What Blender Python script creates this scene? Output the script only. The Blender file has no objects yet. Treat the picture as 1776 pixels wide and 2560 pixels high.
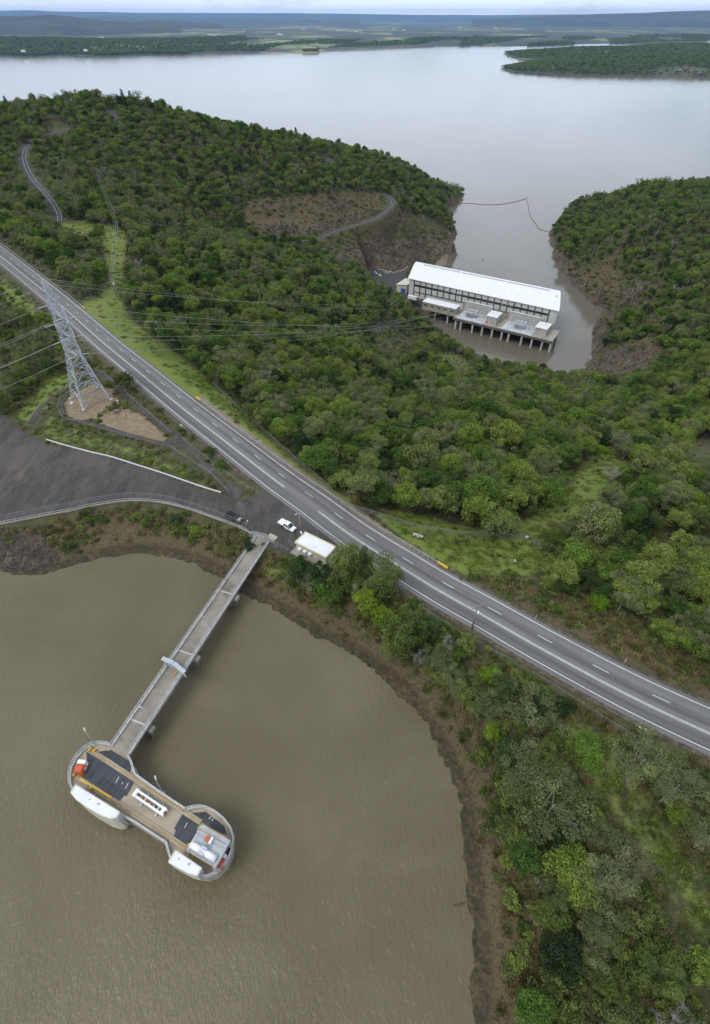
import bpy, math, random
import numpy as np
from mathutils import Vector, Matrix

random.seed(7)
rng = np.random.default_rng(11)
scene = bpy.context.scene
COL = scene.collection
R = math.radians

# ------------------------------------------------------------------ camera
FPX, CX, CY, HORIZON = 1324.0, 888.0, 1280.0, 42.0      # survey of the photograph (1776 x 2560)
PITCH = math.atan((CY - HORIZON) / FPX)
CAMZ = 98.0
CP, SP = math.cos(PITCH), math.sin(PITCH)
UPW = -4.5          # upper reservoir water level (highway = 0)
LOW = -110.0        # lower lake water level


def G(px, py, z=0.0):
    """where the sight line of a photo point meets the level z"""
    x = (px - CX) / FPX
    y = (py - CY) / FPX
    t = (CAMZ - z) / (SP + y * CP)
    return (x * t, (CP - y * SP) * t, z)


def V(px, py, z=0.0):
    return Vector(G(px, py, z))


def proj(P):
    """world points (n,3) -> photo points (n,2) and depth"""
    P = np.asarray(P, float)
    d = P[:, 1] * CP + (CAMZ - P[:, 2]) * SP
    v = -P[:, 1] * SP + (CAMZ - P[:, 2]) * CP
    return np.stack([CX + FPX * P[:, 0] / d, CY + FPX * v / d], 1), d


cam_d = bpy.data.cameras.new("camera")
cam = bpy.data.objects.new("camera", cam_d)
COL.objects.link(cam)
cam.location = (0, 0, CAMZ)
cam.rotation_euler = (math.pi / 2 - PITCH, 0, 0)
cam_d.sensor_fit = 'VERTICAL'
cam_d.sensor_height = 36.0
cam_d.lens = FPX / 2560.0 * 36.0
cam_d.clip_start = 1.0
cam_d.clip_end = 200000.0
scene.camera = cam


# ------------------------------------------------------------------ tagging
def tag(o, label=None, cat=None, group=None, kind=None):
    if label: o['label'] = label
    if cat: o['category'] = cat
    if group: o['group'] = group
    if kind: o['kind'] = kind
    return o


def thing(name, label, cat, loc=(0, 0, 0), rz=0.0, group=None):
    o = bpy.data.objects.new(name, None)
    o.empty_display_size = 0.5
    COL.objects.link(o)
    o.location = loc
    o.rotation_euler = (0, 0, rz)
    return tag(o, label, cat, group)


def link(name, me, mat=None, parent=None):
    if mat is not None and len(me.materials) == 0:
        for m in (mat if isinstance(mat, (list, tuple)) else [mat]):
            me.materials.append(m)
    o = bpy.data.objects.new(name, me)
    COL.objects.link(o)
    if parent is not None:
        o.parent = parent
    return o


def copy_tree(root, parent=None):
    c = root.copy()
    COL.objects.link(c)
    c.parent = parent
    for ch in list(root.children):
        copy_tree(ch, c)
    return c


# ------------------------------------------------------------------ mesh builders
class MB:
    """collects shapes; build() links them as ONE mesh object"""

    def __init__(self):
        self.v, self.f, self.s = [], [], []

    def add(self, verts, faces, smooth=False):
        b = len(self.v)
        self.v += [tuple(p) for p in verts]
        self.f += [tuple(b + i for i in f) for f in faces]
        self.s += [smooth] * len(faces)
        return self

    def box(self, c, s, rz=0.0, tilt=0.0):
        hx, hy, hz = s[0] / 2, s[1] / 2, s[2] / 2
        M = Matrix.Rotation(rz, 3, 'Z') @ Matrix.Rotation(tilt, 3, 'X')
        vs = [Vector(c) + M @ Vector((x * hx, y * hy, z * hz)) for z in (-1, 1) for (x, y) in ((-1, -1), (1, -1), (1, 1), (-1, 1))]
        return self.add(vs, [(3, 2, 1, 0), (4, 5, 6, 7), (0, 1, 5, 4), (1, 2, 6, 5), (2, 3, 7, 6), (3, 0, 4, 7)])

    def prism(self, poly, z0, z1, inset=0.0):
        """poly: [(x,y)] ; optional inset of the top outline for a chamfer"""
        n = len(poly)
        a = sum(poly[i][0] * poly[(i + 1) % n][1] - poly[(i + 1) % n][0] * poly[i][1] for i in range(n))
        if a < 0: poly = poly[::-1]
        top = poly
        if inset:
            cx = sum(p[0] for p in poly) / n; cy = sum(p[1] for p in poly) / n
            top = []
            for p in poly:
                d = math.hypot(p[0] - cx, p[1] - cy) or 1
                top.append((p[0] - (p[0] - cx) / d * inset, p[1] - (p[1] - cy) / d * inset))
        vs = [(p[0], p[1], z0) for p in poly] + [(p[0], p[1], z1) for p in top]
        fs = [tuple(range(n - 1, -1, -1)), tuple(range(n, 2 * n))]
        fs += [(i, (i + 1) % n, n + (i + 1) % n, n + i) for i in range(n)]
        return self.add(vs, fs)

    def bar(self, p, q, w, h=None, roll=0.0):
        """rectangular bar between two points"""
        p, q = Vector(p), Vector(q)
        h = h or w
        d = (q - p)
        if d.length < 1e-6: return self
        d.normalize()
        up = Vector((0, 0, 1)) if abs(d.z) < 0.95 else Vector((1, 0, 0))
        s = d.cross(up).normalized()
        u = s.cross(d).normalized()
        vs = []
        for e in (p, q):
            for (a, b) in ((-1, -1), (1, -1), (1, 1), (-1, 1)):
                vs.append(e + s * (a * w / 2) + u * (b * h / 2))
        return self.add(vs, [(3, 2, 1, 0), (4, 5, 6, 7), (0, 1, 5, 4), (1, 2, 6, 5), (2, 3, 7, 6), (3, 0, 4, 7)])

    def tube(self, pts, r, n=6, cap=True):
        """round tube along points; r one number or one per point"""
        pts = [Vector(p) for p in pts]
        rs = r if isinstance(r, (list, tuple)) else [r] * len(pts)
        vs, fs = [], []
        for i, p in enumerate(pts):
            d = (pts[min(i + 1, len(pts) - 1)] - pts[max(i - 1, 0)])
            if d.length < 1e-9: d = Vector((0, 0, 1))
            d.normalize()
            up = Vector((0, 0, 1)) if abs(d.z) < 0.9 else Vector((1, 0, 0))
            s = d.cross(up).normalized(); u = s.cross(d)
            for k in range(n):
                a = 2 * math.pi * k / n
                vs.append(p + (s * math.cos(a) + u * math.sin(a)) * rs[i])
        for i in range(len(pts) - 1):
            for k in range(n):
                fs.append((i * n + k, i * n + (k + 1) % n, (i + 1) * n + (k + 1) % n, (i + 1) * n + k))
        if cap:
            fs.append(tuple(range(n - 1, -1, -1)))
            fs.append(tuple((len(pts) - 1) * n + k for k in range(n)))
        return self.add(vs, fs, smooth=True)

    def strip(self, left, right):
        n = len(left)
        return self.add(list(left) + list(right), [(n + i, n + i + 1, i + 1, i) for i in range(n - 1)])

    def ball(self, c, r, seg=10, rings=6, sz=1.0, jit=0.0):
        vs, fs = [], []
        for i in range(rings + 1):
            th = math.pi * i / rings
            for k in range(seg):
                a = 2 * math.pi * k / seg
                rr = r * (1 + random.uniform(-jit, jit))
                vs.append((c[0] + rr * math.sin(th) * math.cos(a), c[1] + rr * math.sin(th) * math.sin(a), c[2] + sz * rr * math.cos(th)))
        for i in range(rings):
            for k in range(seg):
                fs.append((i * seg + k, (i + 1) * seg + k, (i + 1) * seg + (k + 1) % seg, i * seg + (k + 1) % seg))
        return self.add(vs, fs, smooth=True)

    def mesh(self, name):
        me = bpy.data.meshes.new(name)
        me.from_pydata([tuple(p) for p in self.v], [], self.f)
        me.polygons.foreach_set('use_smooth', self.s)
        me.update()
        return me

    def build(self, name, mat, parent=None, origin=None):
        """origin: recentre the mesh on that point and place the object there"""
        if origin is not None:
            self.v = [(p[0] - origin[0], p[1] - origin[1], p[2] - origin[2]) for p in self.v]
        o = link(name, self.mesh(name), mat, parent)
        if origin is not None:
            o.location = origin
        return o


def np_mesh(name, V_, F_, attrs=None, smooth=False):
    me = bpy.data.meshes.new(name)
    V_ = np.asarray(V_, np.float32); F_ = np.asarray(F_, np.int32)
    k = F_.shape[1]
    me.vertices.add(len(V_)); me.vertices.foreach_set('co', V_.ravel())
    me.loops.add(F_.size); me.loops.foreach_set('vertex_index', F_.ravel())
    me.polygons.add(len(F_))
    me.polygons.foreach_set('loop_start', np.arange(0, F_.size, k, dtype=np.int32))
    me.polygons.foreach_set('loop_total', np.full(len(F_), k, np.int32))
    me.polygons.foreach_set('use_smooth', np.full(len(F_), bool(smooth)))
    for nm, (dom, typ, data) in (attrs or {}).items():
        a = me.attributes.new(nm, typ, dom)
        key = {'FLOAT': 'value', 'INT': 'value', 'FLOAT_COLOR': 'color', 'FLOAT_VECTOR': 'vector'}[typ]
        a.data.foreach_set(key, np.ascontiguousarray(data).ravel())
    me.update(calc_edges=True)
    me.validate()
    return me


# ------------------------------------------------------------------ materials
class N:
    """small node-graph helper"""

    def __init__(self, name):
        self.m = bpy.data.materials.new(name)
        self.m.use_nodes = True
        self.t = self.m.node_tree
        self.t.nodes.clear()
        self.out = self.t.nodes.new('ShaderNodeOutputMaterial')

    def n(self, typ, **kw):
        nd = self.t.nodes.new('ShaderNode' + typ)
        for k, v in kw.items():
            if k in nd.inputs.keys() if isinstance(k, str) else False:
                self.put(nd.inputs[k], v)
            else:
                setattr(nd, k, v)
        return nd

    def put(self, sock, v):
        if isinstance(v, bpy.types.NodeSocket): self.t.links.new(v, sock)
        elif isinstance(v, bpy.types.Node): self.t.links.new(v.outputs[0], sock)
        else:
            try: sock.default_value = v
            except Exception: sock.default_value = (*v, 1.0)

    def coord(self, which='Object'):
        return self.n('TexCoord').outputs[which]

    def pos(self):
        return self.n('NewGeometry').outputs['Position']

    def noise(self, vec, scale, detail=4, rough=.55, dist=0.0):
        nd = self.n('TexNoise')
        self.put(nd.inputs['Vector'], vec)
        nd.inputs['Scale'].default_value = scale
        nd.inputs['Detail'].default_value = detail
        nd.inputs['Roughness'].default_value = rough
        nd.inputs['Distortion'].default_value = dist
        return nd.outputs['Fac']

    def ramp(self, fac, stops, interp='LINEAR'):
        nd = self.n('ValToRGB')
        nd.color_ramp.interpolation = interp
        el = nd.color_ramp.elements
        while len(el) < len(stops): el.new(0.5)
        for e, (p, c) in zip(el, stops):
            e.position = p
            e.color = (*c, 1) if len(c) == 3 else c
        self.put(nd.inputs[0], fac)
        return nd.outputs[0]

    def mix(self, fac, a, b, mode='MIX'):
        nd = self.n('Mix', data_type='RGBA', blend_type=mode)
        self.put(nd.inputs[0], fac); self.put(nd.inputs[6], a); self.put(nd.inputs[7], b)
        return nd.outputs[2]

    def math(self, op, a, b=0.0, clamp=False):
        nd = self.n('Math', operation=op, use_clamp=clamp)
        self.put(nd.inputs[0], a); self.put(nd.inputs[1], b)
        return nd.outputs[0]

    def step(self, x, lo, hi):
        nd = self.n('MapRange', interpolation_type='SMOOTHSTEP')
        self.put(nd.inputs[0], x)
        nd.inputs[1].default_value = lo; nd.inputs[2].default_value = hi
        return nd.outputs[0]

    def mapping(self, vec, scale=(1, 1, 1), rot=(0, 0, 0)):
        nd = self.n('Mapping')
        self.put(nd.inputs['Vector'], vec)
        nd.inputs['Scale'].default_value = scale
        nd.inputs['Rotation'].default_value = rot
        return nd.outputs[0]

    def bump(self, h, strength=.5, dist=.1):
        nd = self.n('Bump')
        nd.inputs['Strength'].default_value = strength
        nd.inputs['Distance'].default_value = dist
        self.put(nd.inputs['Height'], h)
        return nd.outputs[0]

    def principled(self, base, rough=.8, metal=0.0, normal=None, **kw):
        b = self.n('BsdfPrincipled')
        self.put(b.inputs['Base Color'], base)
        self.put(b.inputs['Roughness'], rough)
        self.put(b.inputs['Metallic'], metal)
        if normal is not None: self.put(b.inputs['Normal'], normal)
        for k, v in kw.items():
            self.put(b.inputs[k.replace('_', ' ')], v)
        self.t.links.new(b.outputs[0], self.out.inputs[0])
        return b


def weathered(name, c1, c2, scale=.8, rough=.8, metal=0.0, bump=.15, stain=None, stain_amt=.5, specular=.4):
    """two tones of one paint / concrete / metal with fine mottling and blotches of dirt"""
    k = N(name)
    P = k.coord()
    a = k.noise(P, scale, 5, .6)
    f = k.noise(P, scale * 9, 4, .7)
    c = k.mix(k.step(a, .32, .68), c1, c2)
    c = k.mix(k.math('MULTIPLY', k.step(f, .35, .75), .35), c, tuple(.7 * x for x in c2))
    if stain:
        s = k.noise(P, scale * .45, 6, .7, .6)
        c = k.mix(k.math('MULTIPLY', k.step(s, .52, .7), stain_amt), c, stain)
    b = k.principled(c, rough, metal, k.bump(f, bump, .05) if bump else None)
    b.inputs['Specular IOR Level'].default_value = specular
    return k.m


M = {}
M['concrete'] = weathered('aged_concrete', (.30, .27, .22), (.40, .37, .31), .25, .9, stain=(.17, .145, .11), stain_amt=.75)
M['fencesteel'] = weathered('fence_steel', (.24, .25, .26), (.32, .33, .34), 1.2, .6, .2, 0)
M['deckcon'] = weathered('walked_concrete', (.25, .205, .145), (.40, .345, .26), .16, .9, stain=(.10, .075, .048), stain_amt=.85)
M['bridgecon'] = weathered('bridge_concrete', (.20, .18, .145), (.30, .275, .23), .2, .92, stain=(.12, .10, .075), stain_amt=.8)
M['paleconc'] = weathered('pale_concrete', (.42, .40, .36), (.52, .50, .46), .4, .9, stain=(.25, .23, .19))
M['darkconc'] = weathered('dark_concrete', (.11, .10, .08), (.16, .145, .12), .4, .7)  # darker concrete tone for piers, foundation, deck edge and rear piles
M['galv'] = weathered('galvanised_steel', (.36, .39, .42), (.50, .53, .56), 1.2, .55, .35, 0)
M['pylonsteel'] = weathered('lattice_steel', (.34, .38, .42), (.52, .56, .60), .3, .6, .2, 0)
M['railsteel'] = weathered('handrail_steel', (.42, .45, .48), (.58, .60, .62), 1.2, .5, .2, 0)
M['whitepaint'] = weathered('white_paint', (.74, .75, .76), (.80, .80, .80), .5, .55, 0, 0, stain=(.55, .54, .50), stain_amt=.35)
M['whiteroof'] = weathered('white_membrane', (.68, .69, .71), (.78, .79, .81), .35, .6, 0, 0, stain=(.60, .60, .60), stain_amt=.3)
M['creamwall'] = weathered('cream_render', (.50, .47, .36), (.58, .55, .44), .5, .85, stain=(.36, .33, .22))
M['creamroof'] = weathered('cream_sheet', (.55, .53, .44), (.62, .60, .51), .3, .7)
M['clad'] = weathered('cream_cladding', (.52, .51, .46), (.60, .59, .54), .15, .75, bump=0)
M['navy'] = weathered('navy_paint', (.045, .058, .092), (.06, .074, .11), .5, .5, bump=0)
M['glassdark'] = weathered('dark_glazing', (.022, .026, .032), (.05, .052, .058), .3, .15, bump=0)
M['yellow'] = weathered('safety_yellow', (.62, .40, .03), (.72, .48, .05), .8, .5, bump=0, stain=(.4, .25, .05))
M['ochre'] = weathered('rusty_yellow_rail', (.36, .24, .08), (.46, .30, .09), .6, .8, stain=(.16, .10, .06))
M['red'] = weathered('red_oxide_paint', (.48, .085, .035), (.58, .12, .05), .7, .6, bump=0, stain=(.25, .06, .03))
M['winchgrey'] = weathered('crane_grey', (.36, .39, .41), (.46, .49, .51), .5, .55, .1, 0, stain=(.25, .25, .24))
M['bluegrey'] = weathered('blue_grey_sheet', (.40, .44, .49), (.48, .52, .57), .6, .5, .1, 0)
M['rust'] = weathered('rusted_steel', (.20, .09, .045), (.28, .14, .07), 1.5, .9)
M['timber'] = weathered('grey_timber', (.16, .145, .13), (.26, .24, .21), 1.0, .9)
M['rubber'] = weathered('black_rubber', (.012, .012, .013), (.022, .022, .022), 2, .9, bump=0)
M['carwhite'] = weathered('white_car_paint', (.78, .78, .79), (.82, .82, .83), .4, .25, bump=0)
M['carblack'] = weathered('black_car_paint', (.010, .011, .014), (.016, .018, .022), .4, .2, bump=0)
M['carsilver_sheen'] = weathered('silver_paint_and_sheen', (.30, .32, .35), (.36, .38, .41), .4, .3, .4, 0)  # real silver paint, and the painted reflection on the black car's bonnet
M['carblue'] = weathered('blue_car_paint', (.03, .09, .30), (.05, .12, .36), .4, .3, bump=0)
M['carglass'] = weathered('car_glass', (.02, .025, .03), (.035, .04, .045), .4, .08, bump=0)
M['lamp'] = weathered('lamp_lens', (.65, .65, .62), (.75, .75, .72), 2, .2, bump=0)
M['taillight'] = weathered('red_lens', (.35, .01, .01), (.4, .02, .02), 2, .2, bump=0)
M['tarp'] = weathered('blue_tarpaulin', (.02, .12, .48), (.03, .17, .58), .6, .6, bump=.2)
M['insul'] = weathered('insulator_glass', (.55, .58, .60), (.68, .70, .72), 2, .3, bump=0)
M['wire'] = weathered('bare_conductor', (.42, .43, .44), (.52, .53, .54), 1, .5, .3, 0)
M['boomred'] = weathered('red_boom_float', (.27, .10, .08), (.34, .13, .10), 1, .6, bump=0)
M['marking'] = weathered('road_paint', (.60, .60, .58), (.72, .72, .70), .9, .8, bump=0, stain=(.30, .30, .29), stain_amt=.55)
M['mulch'] = weathered('wood_mulch', (.25, .18, .105), (.36, .27, .165), .9, .95, bump=.6, stain=(.16, .13, .06))
M['skin'] = weathered('skin', (.42, .25, .17), (.48, .30, .21), 3, .6, bump=0)
M['hiyellow'] = weathered('hi_vis_yellow', (.62, .72, .03), (.7, .8, .06), 3, .8, bump=0)
M['hiorange'] = weathered('hi_vis_orange', (.78, .16, .05), (.85, .22, .08), 3, .8, bump=0)
M['navycloth'] = weathered('navy_cloth', (.02, .025, .045), (.03, .035, .06), 4, .9, bump=0)
M['bark'] = weathered('brown_bark', (.075, .058, .042), (.13, .105, .08), 1.5, .95, bump=.4)
M['palebark'] = weathered('pale_bark', (.21, .19, .16), (.32, .295, .26), 1.5, .9)
M['deadwood'] = weathered('dead_grey_wood', (.26, .24, .22), (.40, .38, .36), 2, .9)
M['rock'] = weathered('dark_basalt', (.030, .028, .027), (.075, .065, .055), .7, .9, bump=.6, stain=(.13, .085, .045))


def grating_mat(name, dark, line, sx, sy):
    """floor grating seen from above: panels with pale joints and uneven tone"""
    k = N(name)
    P = k.coord()
    w = k.n('TexBrick', offset=0.0)
    k.put(w.inputs['Vector'], P)
    w.inputs['Scale'].default_value = 1.0
    w.inputs['Mortar Size'].default_value = .035
    w.inputs['Brick Width'].default_value = sx
    w.inputs['Row Height'].default_value = sy
    k.put(w.inputs['Color1'], (*dark, 1)); k.put(w.inputs['Color2'], (*[d * 1.7 for d in dark], 1)); k.put(w.inputs['Mortar'], (*line, 1))
    c = k.mix(k.math('MULTIPLY', k.step(k.noise(P, .5, 4), .4, .7), .35), w.outputs['Color'], tuple(d * 2.1 for d in dark))
    k.principled(c, .6, .2)
    return k.m


M['grating'] = grating_mat('steel_grating', (.028, .032, .037), (.085, .085, .08), 1.15, 1.6)
M['grating2'] = grating_mat('fine_grating', (.020, .022, .024), (.06, .06, .055), .8, 1.2)


def mesh_wire_mat():
    k = N('chain_link')
    tr = k.n('BsdfTransparent')
    di = k.n('BsdfDiffuse'); k.put(di.inputs[0], (.30, .32, .33, 1))
    mx = k.n('MixShader'); mx.inputs[0].default_value = .16
    k.t.links.new(tr.outputs[0], mx.inputs[1]); k.t.links.new(di.outputs[0], mx.inputs[2])
    k.t.links.new(mx.outputs[0], k.out.inputs[0])
    return k.m


M['chainlink'] = mesh_wire_mat()

# ================================================================== GROUND SURVEY
def spline(pts, n):
    """Catmull-Rom through points, n samples evenly by length"""
    P = np.asarray(pts, float)
    A = np.vstack([2 * P[0] - P[1], P, 2 * P[-1] - P[-2]])
    out = []
    for i in range(1, len(A) - 2):
        t = np.linspace(0, 1, 24, endpoint=False)[:, None]
        p0, p1, p2, p3 = A[i - 1], A[i], A[i + 1], A[i + 2]
        out.append(.5 * (2 * p1 + (p2 - p0) * t + (2 * p0 - 5 * p1 + 4 * p2 - p3) * t ** 2 + (3 * p1 - p0 - 3 * p2 + p3) * t ** 3))
    out = np.vstack(out + [P[-1:]])
    s = np.r_[0, np.cumsum(np.linalg.norm(np.diff(out, axis=0), axis=1))]
    u = np.linspace(0, s[-1], n)
    return np.stack([np.interp(u, s, out[:, k]) for k in range(out.shape[1])], 1)


def polydist(X, Y, pts, want_t=False):
    """distance to a polyline (world xy)"""
    best = np.full(X.shape, 1e9); bt = np.zeros(X.shape)
    for i in range(len(pts) - 1):
        ax, ay = pts[i][0], pts[i][1]; bx, by = pts[i + 1][0] - ax, pts[i + 1][1] - ay
        L2 = bx * bx + by * by or 1e-9
        t = np.clip(((X - ax) * bx + (Y - ay) * by) / L2, 0, 1)
        d = np.hypot(X - ax - t * bx, Y - ay - t * by)
        if want_t: bt = np.where(d < best, i + t, bt)
        best = np.minimum(best, d)
    return (best, bt) if want_t else best


def inside(X, Y, poly):
    c = np.zeros(X.shape, bool)
    n = len(poly)
    for i in range(n):
        x1, y1 = poly[i][:2]; x2, y2 = poly[(i + 1) % n][:2]
        if y1 == y2: continue
        hit = ((y1 > Y) != (y2 > Y)) & (X < (x2 - x1) * (Y - y1) / (y2 - y1) + x1)
        c ^= hit
    return c


def sdist(X, Y, poly):
    """signed distance to a polygon, negative inside"""
    d = polydist(X, Y, list(poly) + [poly[0]])
    return np.where(inside(X, Y, poly), -d, d)


def sstep(x, a, b):
    t = np.clip((x - a) / (b - a), 0, 1)
    return t * t * (3 - 2 * t)


# ---- highway -------------------------------------------------------
HL = [(0, 656), (88, 729), (150, 783), (238, 863), (318, 931), (400, 1001), (463, 1053), (557, 1128), (672, 1220), (754, 1279), (856, 1357), (986, 1441),
      (1076, 1499), (1189, 1563), (1300, 1629), (1396, 1683), (1523, 1753), (1651, 1818), (1776, 1876)]
HW = [G(*q)[:2] for q in HL]
HW = [tuple(2 * np.array(HW[0]) - np.array(HW[1])), *HW]
HW = [tuple(2 * np.array(HW[0]) - np.array(HW[1])), *HW]
for _ in range(3): HW.append(tuple(2 * np.array(HW[-1]) - np.array(HW[-2])))
HWL = spline(HW, 360)                                   # left painted edge line
for _ in range(12): HWL[1:-1] = .25 * HWL[:-2] + .5 * HWL[1:-1] + .25 * HWL[2:]
_t = np.gradient(HWL, axis=0); _t /= np.linalg.norm(_t, axis=1)[:, None]
HWN = np.stack([-_t[:, 1], _t[:, 0]], 1)
if HWN[len(HWN) // 2][1] < 0: HWN = -HWN                # normal points to the far side
HWS = np.r_[0, np.cumsum(np.linalg.norm(np.diff(HWL, axis=0), axis=1))]
ROADW = 8.9
HWC = HWL + HWN * ROADW / 2


def hw_off(off, i0=0, i1=None, z=0.0):
    return [(p[0], p[1], z) for p in (HWL + HWN * off)[i0:i1]]


def hw_at(px, py):
    """index on the highway closest to a photo point"""
    g = G(px, py)
    return int(np.argmin(np.hypot(HWL[:, 0] - g[0], HWL[:, 1] - g[1])))


# ---- gravel yard ---------------------------------------------------
YARD_PX = [(-260, 960), (-60, 1010), (0, 1032), (62, 1082), (122, 1113), (220, 1130), (320, 1155), (440, 1200), (553, 1240), (590, 1256), (622, 1244), (668, 1224),
           (700, 1246), (754, 1290), (800, 1326), (850, 1364), (838, 1388), (830, 1412), (790, 1404), (740, 1378), (690, 1374), (640, 1338), (560, 1304), (430, 1264), (330, 1251), (180, 1278), (0, 1312), (-260, 1366)]
YARD = [G(*q)[:2] for q in YARD_PX]
RAMP_PX = [(432, 1098), (458, 1100), (520, 1158), (612, 1232), (592, 1252), (572, 1240), (530, 1190), (424, 1120)]
RAMP = [G(*q)[:2] for q in RAMP_PX]

# ---- upper reservoir shore ----------------------------------------
USH_PX = [(-300, 1470), (-120, 1440), (0, 1425), (60, 1432), (120, 1434), (180, 1420), (235, 1400), (290, 1387), (340, 1383), (395, 1386), (440, 1397), (490, 1411), (545, 1441), (600, 1478),
          (640, 1500), (690, 1530), (735, 1556), (790, 1592), (850, 1622), (905, 1655), (950, 1690), (1000, 1736), (1040, 1790), (1075, 1840), (1100, 1885), (1122, 1930), (1140, 1985), (1150, 2040),
          (1157, 2100), (1163, 2180), (1168, 2260), (1178, 2330), (1184, 2400), (1180, 2470), (1176, 2560)]
USH = [G(*q, UPW)[:2] for q in USH_PX]
UPPER = USH + [(USH[-1][0] - 1, -60), (-400, -60), (-400, USH[0][1])]

# ---- lower lake shore ---------------------------------------------
LSH_PX = [(1163, 484), (1146, 510), (1108, 528), (1121, 546), (1144, 588), (1121, 612), (1142, 623), (1144, 636), (1110, 665), (1060, 700)]
LSH_PX2 = [(1052, 760), (1068, 796), (1090, 818), (1118, 846), (1151, 865), (1178, 880), (1209, 893), (1235, 902), (1290, 912), (1352, 918), (1390, 935), (1447, 946),
           (1464, 915), (1480, 900), (1482, 877), (1495, 870), (1484, 825), (1490, 806), (1514, 780), (1503, 768), (1473, 755), (1447, 727), (1420, 697), (1396, 667), (1383, 626),
           (1379, 603), (1371, 588), (1383, 573)]
LSH = [G(*q, LOW)[:2] for q in LSH_PX] + [G(*q, LOW)[:2] for q in LSH_PX2]
LOWER = LSH + [(330, 905), (430, 930), (620, 880), (1200, 860), (1200, 1500), (-1200, 1500), (-1200, 1010), (-700, 1010), (-420, 1030), (-150, 1050), (40, 1075), (130, 1040)]

PLAT = [G(*q, -100.0)[:2] for q in [(900, 668), (985, 684), (1012, 672), (1030, 790), (1015, 770), (1000, 720), (930, 705)]]


CTRL = [  # photo x, photo y, ground height
    (0, 600, 0), (0, 700, -1), (0, 760, -3), (60, 850, -5), (0, 1000, -3), (60, 950, -3), (130, 1000, -1), (-200, 900, -4), (-300, 700, -3), (-300, 1150, 0), (-300, 1300, 0),
    (250, 990, .8), (210, 1030, .8), (330, 1060, .6), (400, 1100, .3), (260, 1110, .1), (100, 1080, 0),
    (350, 860, -1), (450, 930, -2), (600, 1060, -3), (760, 1190, -2), (850, 1250, -2), (960, 1290, -2), (1100, 1310, -4), (1320, 1345, -6), (1400, 1400, -5), (1000, 1340, -.5), (1200, 1400, -1.5),
    (1500, 1300, -12), (1600, 1400, -9), (1776, 1450, -8), (1300, 1480, -1.5), (1500, 1560, -2), (1700, 1650, -3), (1776, 1700, -3),
    (600, 900, -16), (800, 1000, -22), (1000, 1100, -26), (1200, 1150, -25), (1400, 1150, -26), (1500, 1180, -20), (1700, 1200, -22), (1000, 1230, -9), (1250, 1260, -13),
    (400, 750, -12), (500, 750, -24), (700, 800, -36), (900, 900, -56), (1000, 950, -72), (1100, 950, -92), (1200, 975, -96), (1400, 1000, -85), (1600, 1000, -64), (1776, 1000, -54),
    (700, 650, -40), (800, 690, -50), (880, 730, -62), (960, 790, -80), (1000, 840, -92), (1040, 850, -104),
    (940, 685, -100), (1000, 690, -101), (960, 710, -100), (900, 625, -74), (960, 600, -78), (1020, 600, -80), (1130, 592, -88), (1090, 560, -84), (1050, 640, -104), (1130, 628, -107), (1000, 655, -101),
    (930, 540, -58), (870, 565, -63), (985, 500, -49), (940, 482, -45), (820, 395, -20), (640, 520, -38), (750, 545, -50), (700, 590, -58), (650, 615, -62), (640, 640, -50), (800, 480, -34), (1050, 500, -66),
    (300, 500, -10), (300, 400, 0), (450, 450, -15), (600, 430, -20), (150, 560, 0), (130, 500, 4), (70, 420, 9), (100, 340, 15), (280, 285, 24), (200, 620, 0), (280, 600, -2), (270, 730, -1), (450, 600, -16),
    (0, 430, 6), (0, 520, 1), (-150, 450, 6), (-250, 600, 0), (-150, 300, 22),
    (230, 247, 34), (120, 265, 30), (0, 292, 24), (330, 262, 28), (400, 292, 18), (500, 325, 9), (620, 347, -1), (720, 365, -8), (800, 384, -16), (900, 395, -27), (950, 404, -34), (1020, 425, -50), (1080, 450, -68), (1130, 478, -92),
    (1540, 580, -64), (1620, 560, -56), (1720, 550, -49), (1400, 560, -99), (1450, 545, -89), (1500, 528, -79), (1580, 518, -68), (1650, 510, -59), (1776, 504, -46), (1900, 500, -38),
    (1600, 700, -60), (1776, 700, -46), (1500, 680, -80), (1600, 850, -72), (1776, 850, -58), (1520, 890, -92), (1560, 905, -86), (1500, 850, -104), (1540, 760, -92), (1450, 660, -98), (1440, 620, -92),
    (2000, 600, -30), (2000, 850, -40), (2000, 1100, -40), (2000, 1400, -8), (2000, 1700, -2), (2100, 2000, -1),
    (1200, 1700, -1.5), (1150, 1800, -3), (1300, 1800, -1.2), (1400, 1900, -.8), (1250, 2100, -2.5), (1400, 2200, -2), (1600, 2000, -1), (1776, 2200, -1.5), (1300, 2450, -3), (1600, 2500, -2.5), (1776, 2560, -2.5), (2100, 2300, -1.5),
    (900, 1480, -2), (1000, 1560, -2), (760, 1470, -2.2), (1060, 1600, -2.2),
]
_c = np.array([G(a, b, c) for a, b, c in CTRL])
# where the ground falls to the lower lake behind the ridges
_b = [(-600, 900, -60), (-300, 930, -40), (-150, 930, -60), (0, 950, -80), (90, 980, -95), (-420, 1030, -112), (-150, 1050, -112), (40, 1075, -112), (130, 1040, -112), (-700, 1010, -112),
      (330, 905, -112), (430, 930, -112), (400, 830, -70), (620, 880, -112), (600, 700, -40), (500, 780, -60)]
_s = [(x, y, LOW) for x, y in LSH] + [(x, y, UPW) for x, y in USH[::2]]
_h = [(p[0], p[1], 0) for p in HWC[::14]]
_y = [(x, y, 0) for x, y in YARD[::2]]
_m = [(-60, 20, -7), (-20, 40, -7), (10, 20, -7), (20, 45, -7), (-60, 50, -7), (30, 0, -7)]
CT = np.vstack([_c, _b, _s, _h, _y, _m])
_d = np.linalg.norm(CT[:, None, :2] - CT[None, :, :2], axis=2)
_keep = [i for i in range(len(CT)) if not any(_d[i, j] < 1.0 for j in range(i))]
CT = CT[_keep]
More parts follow.
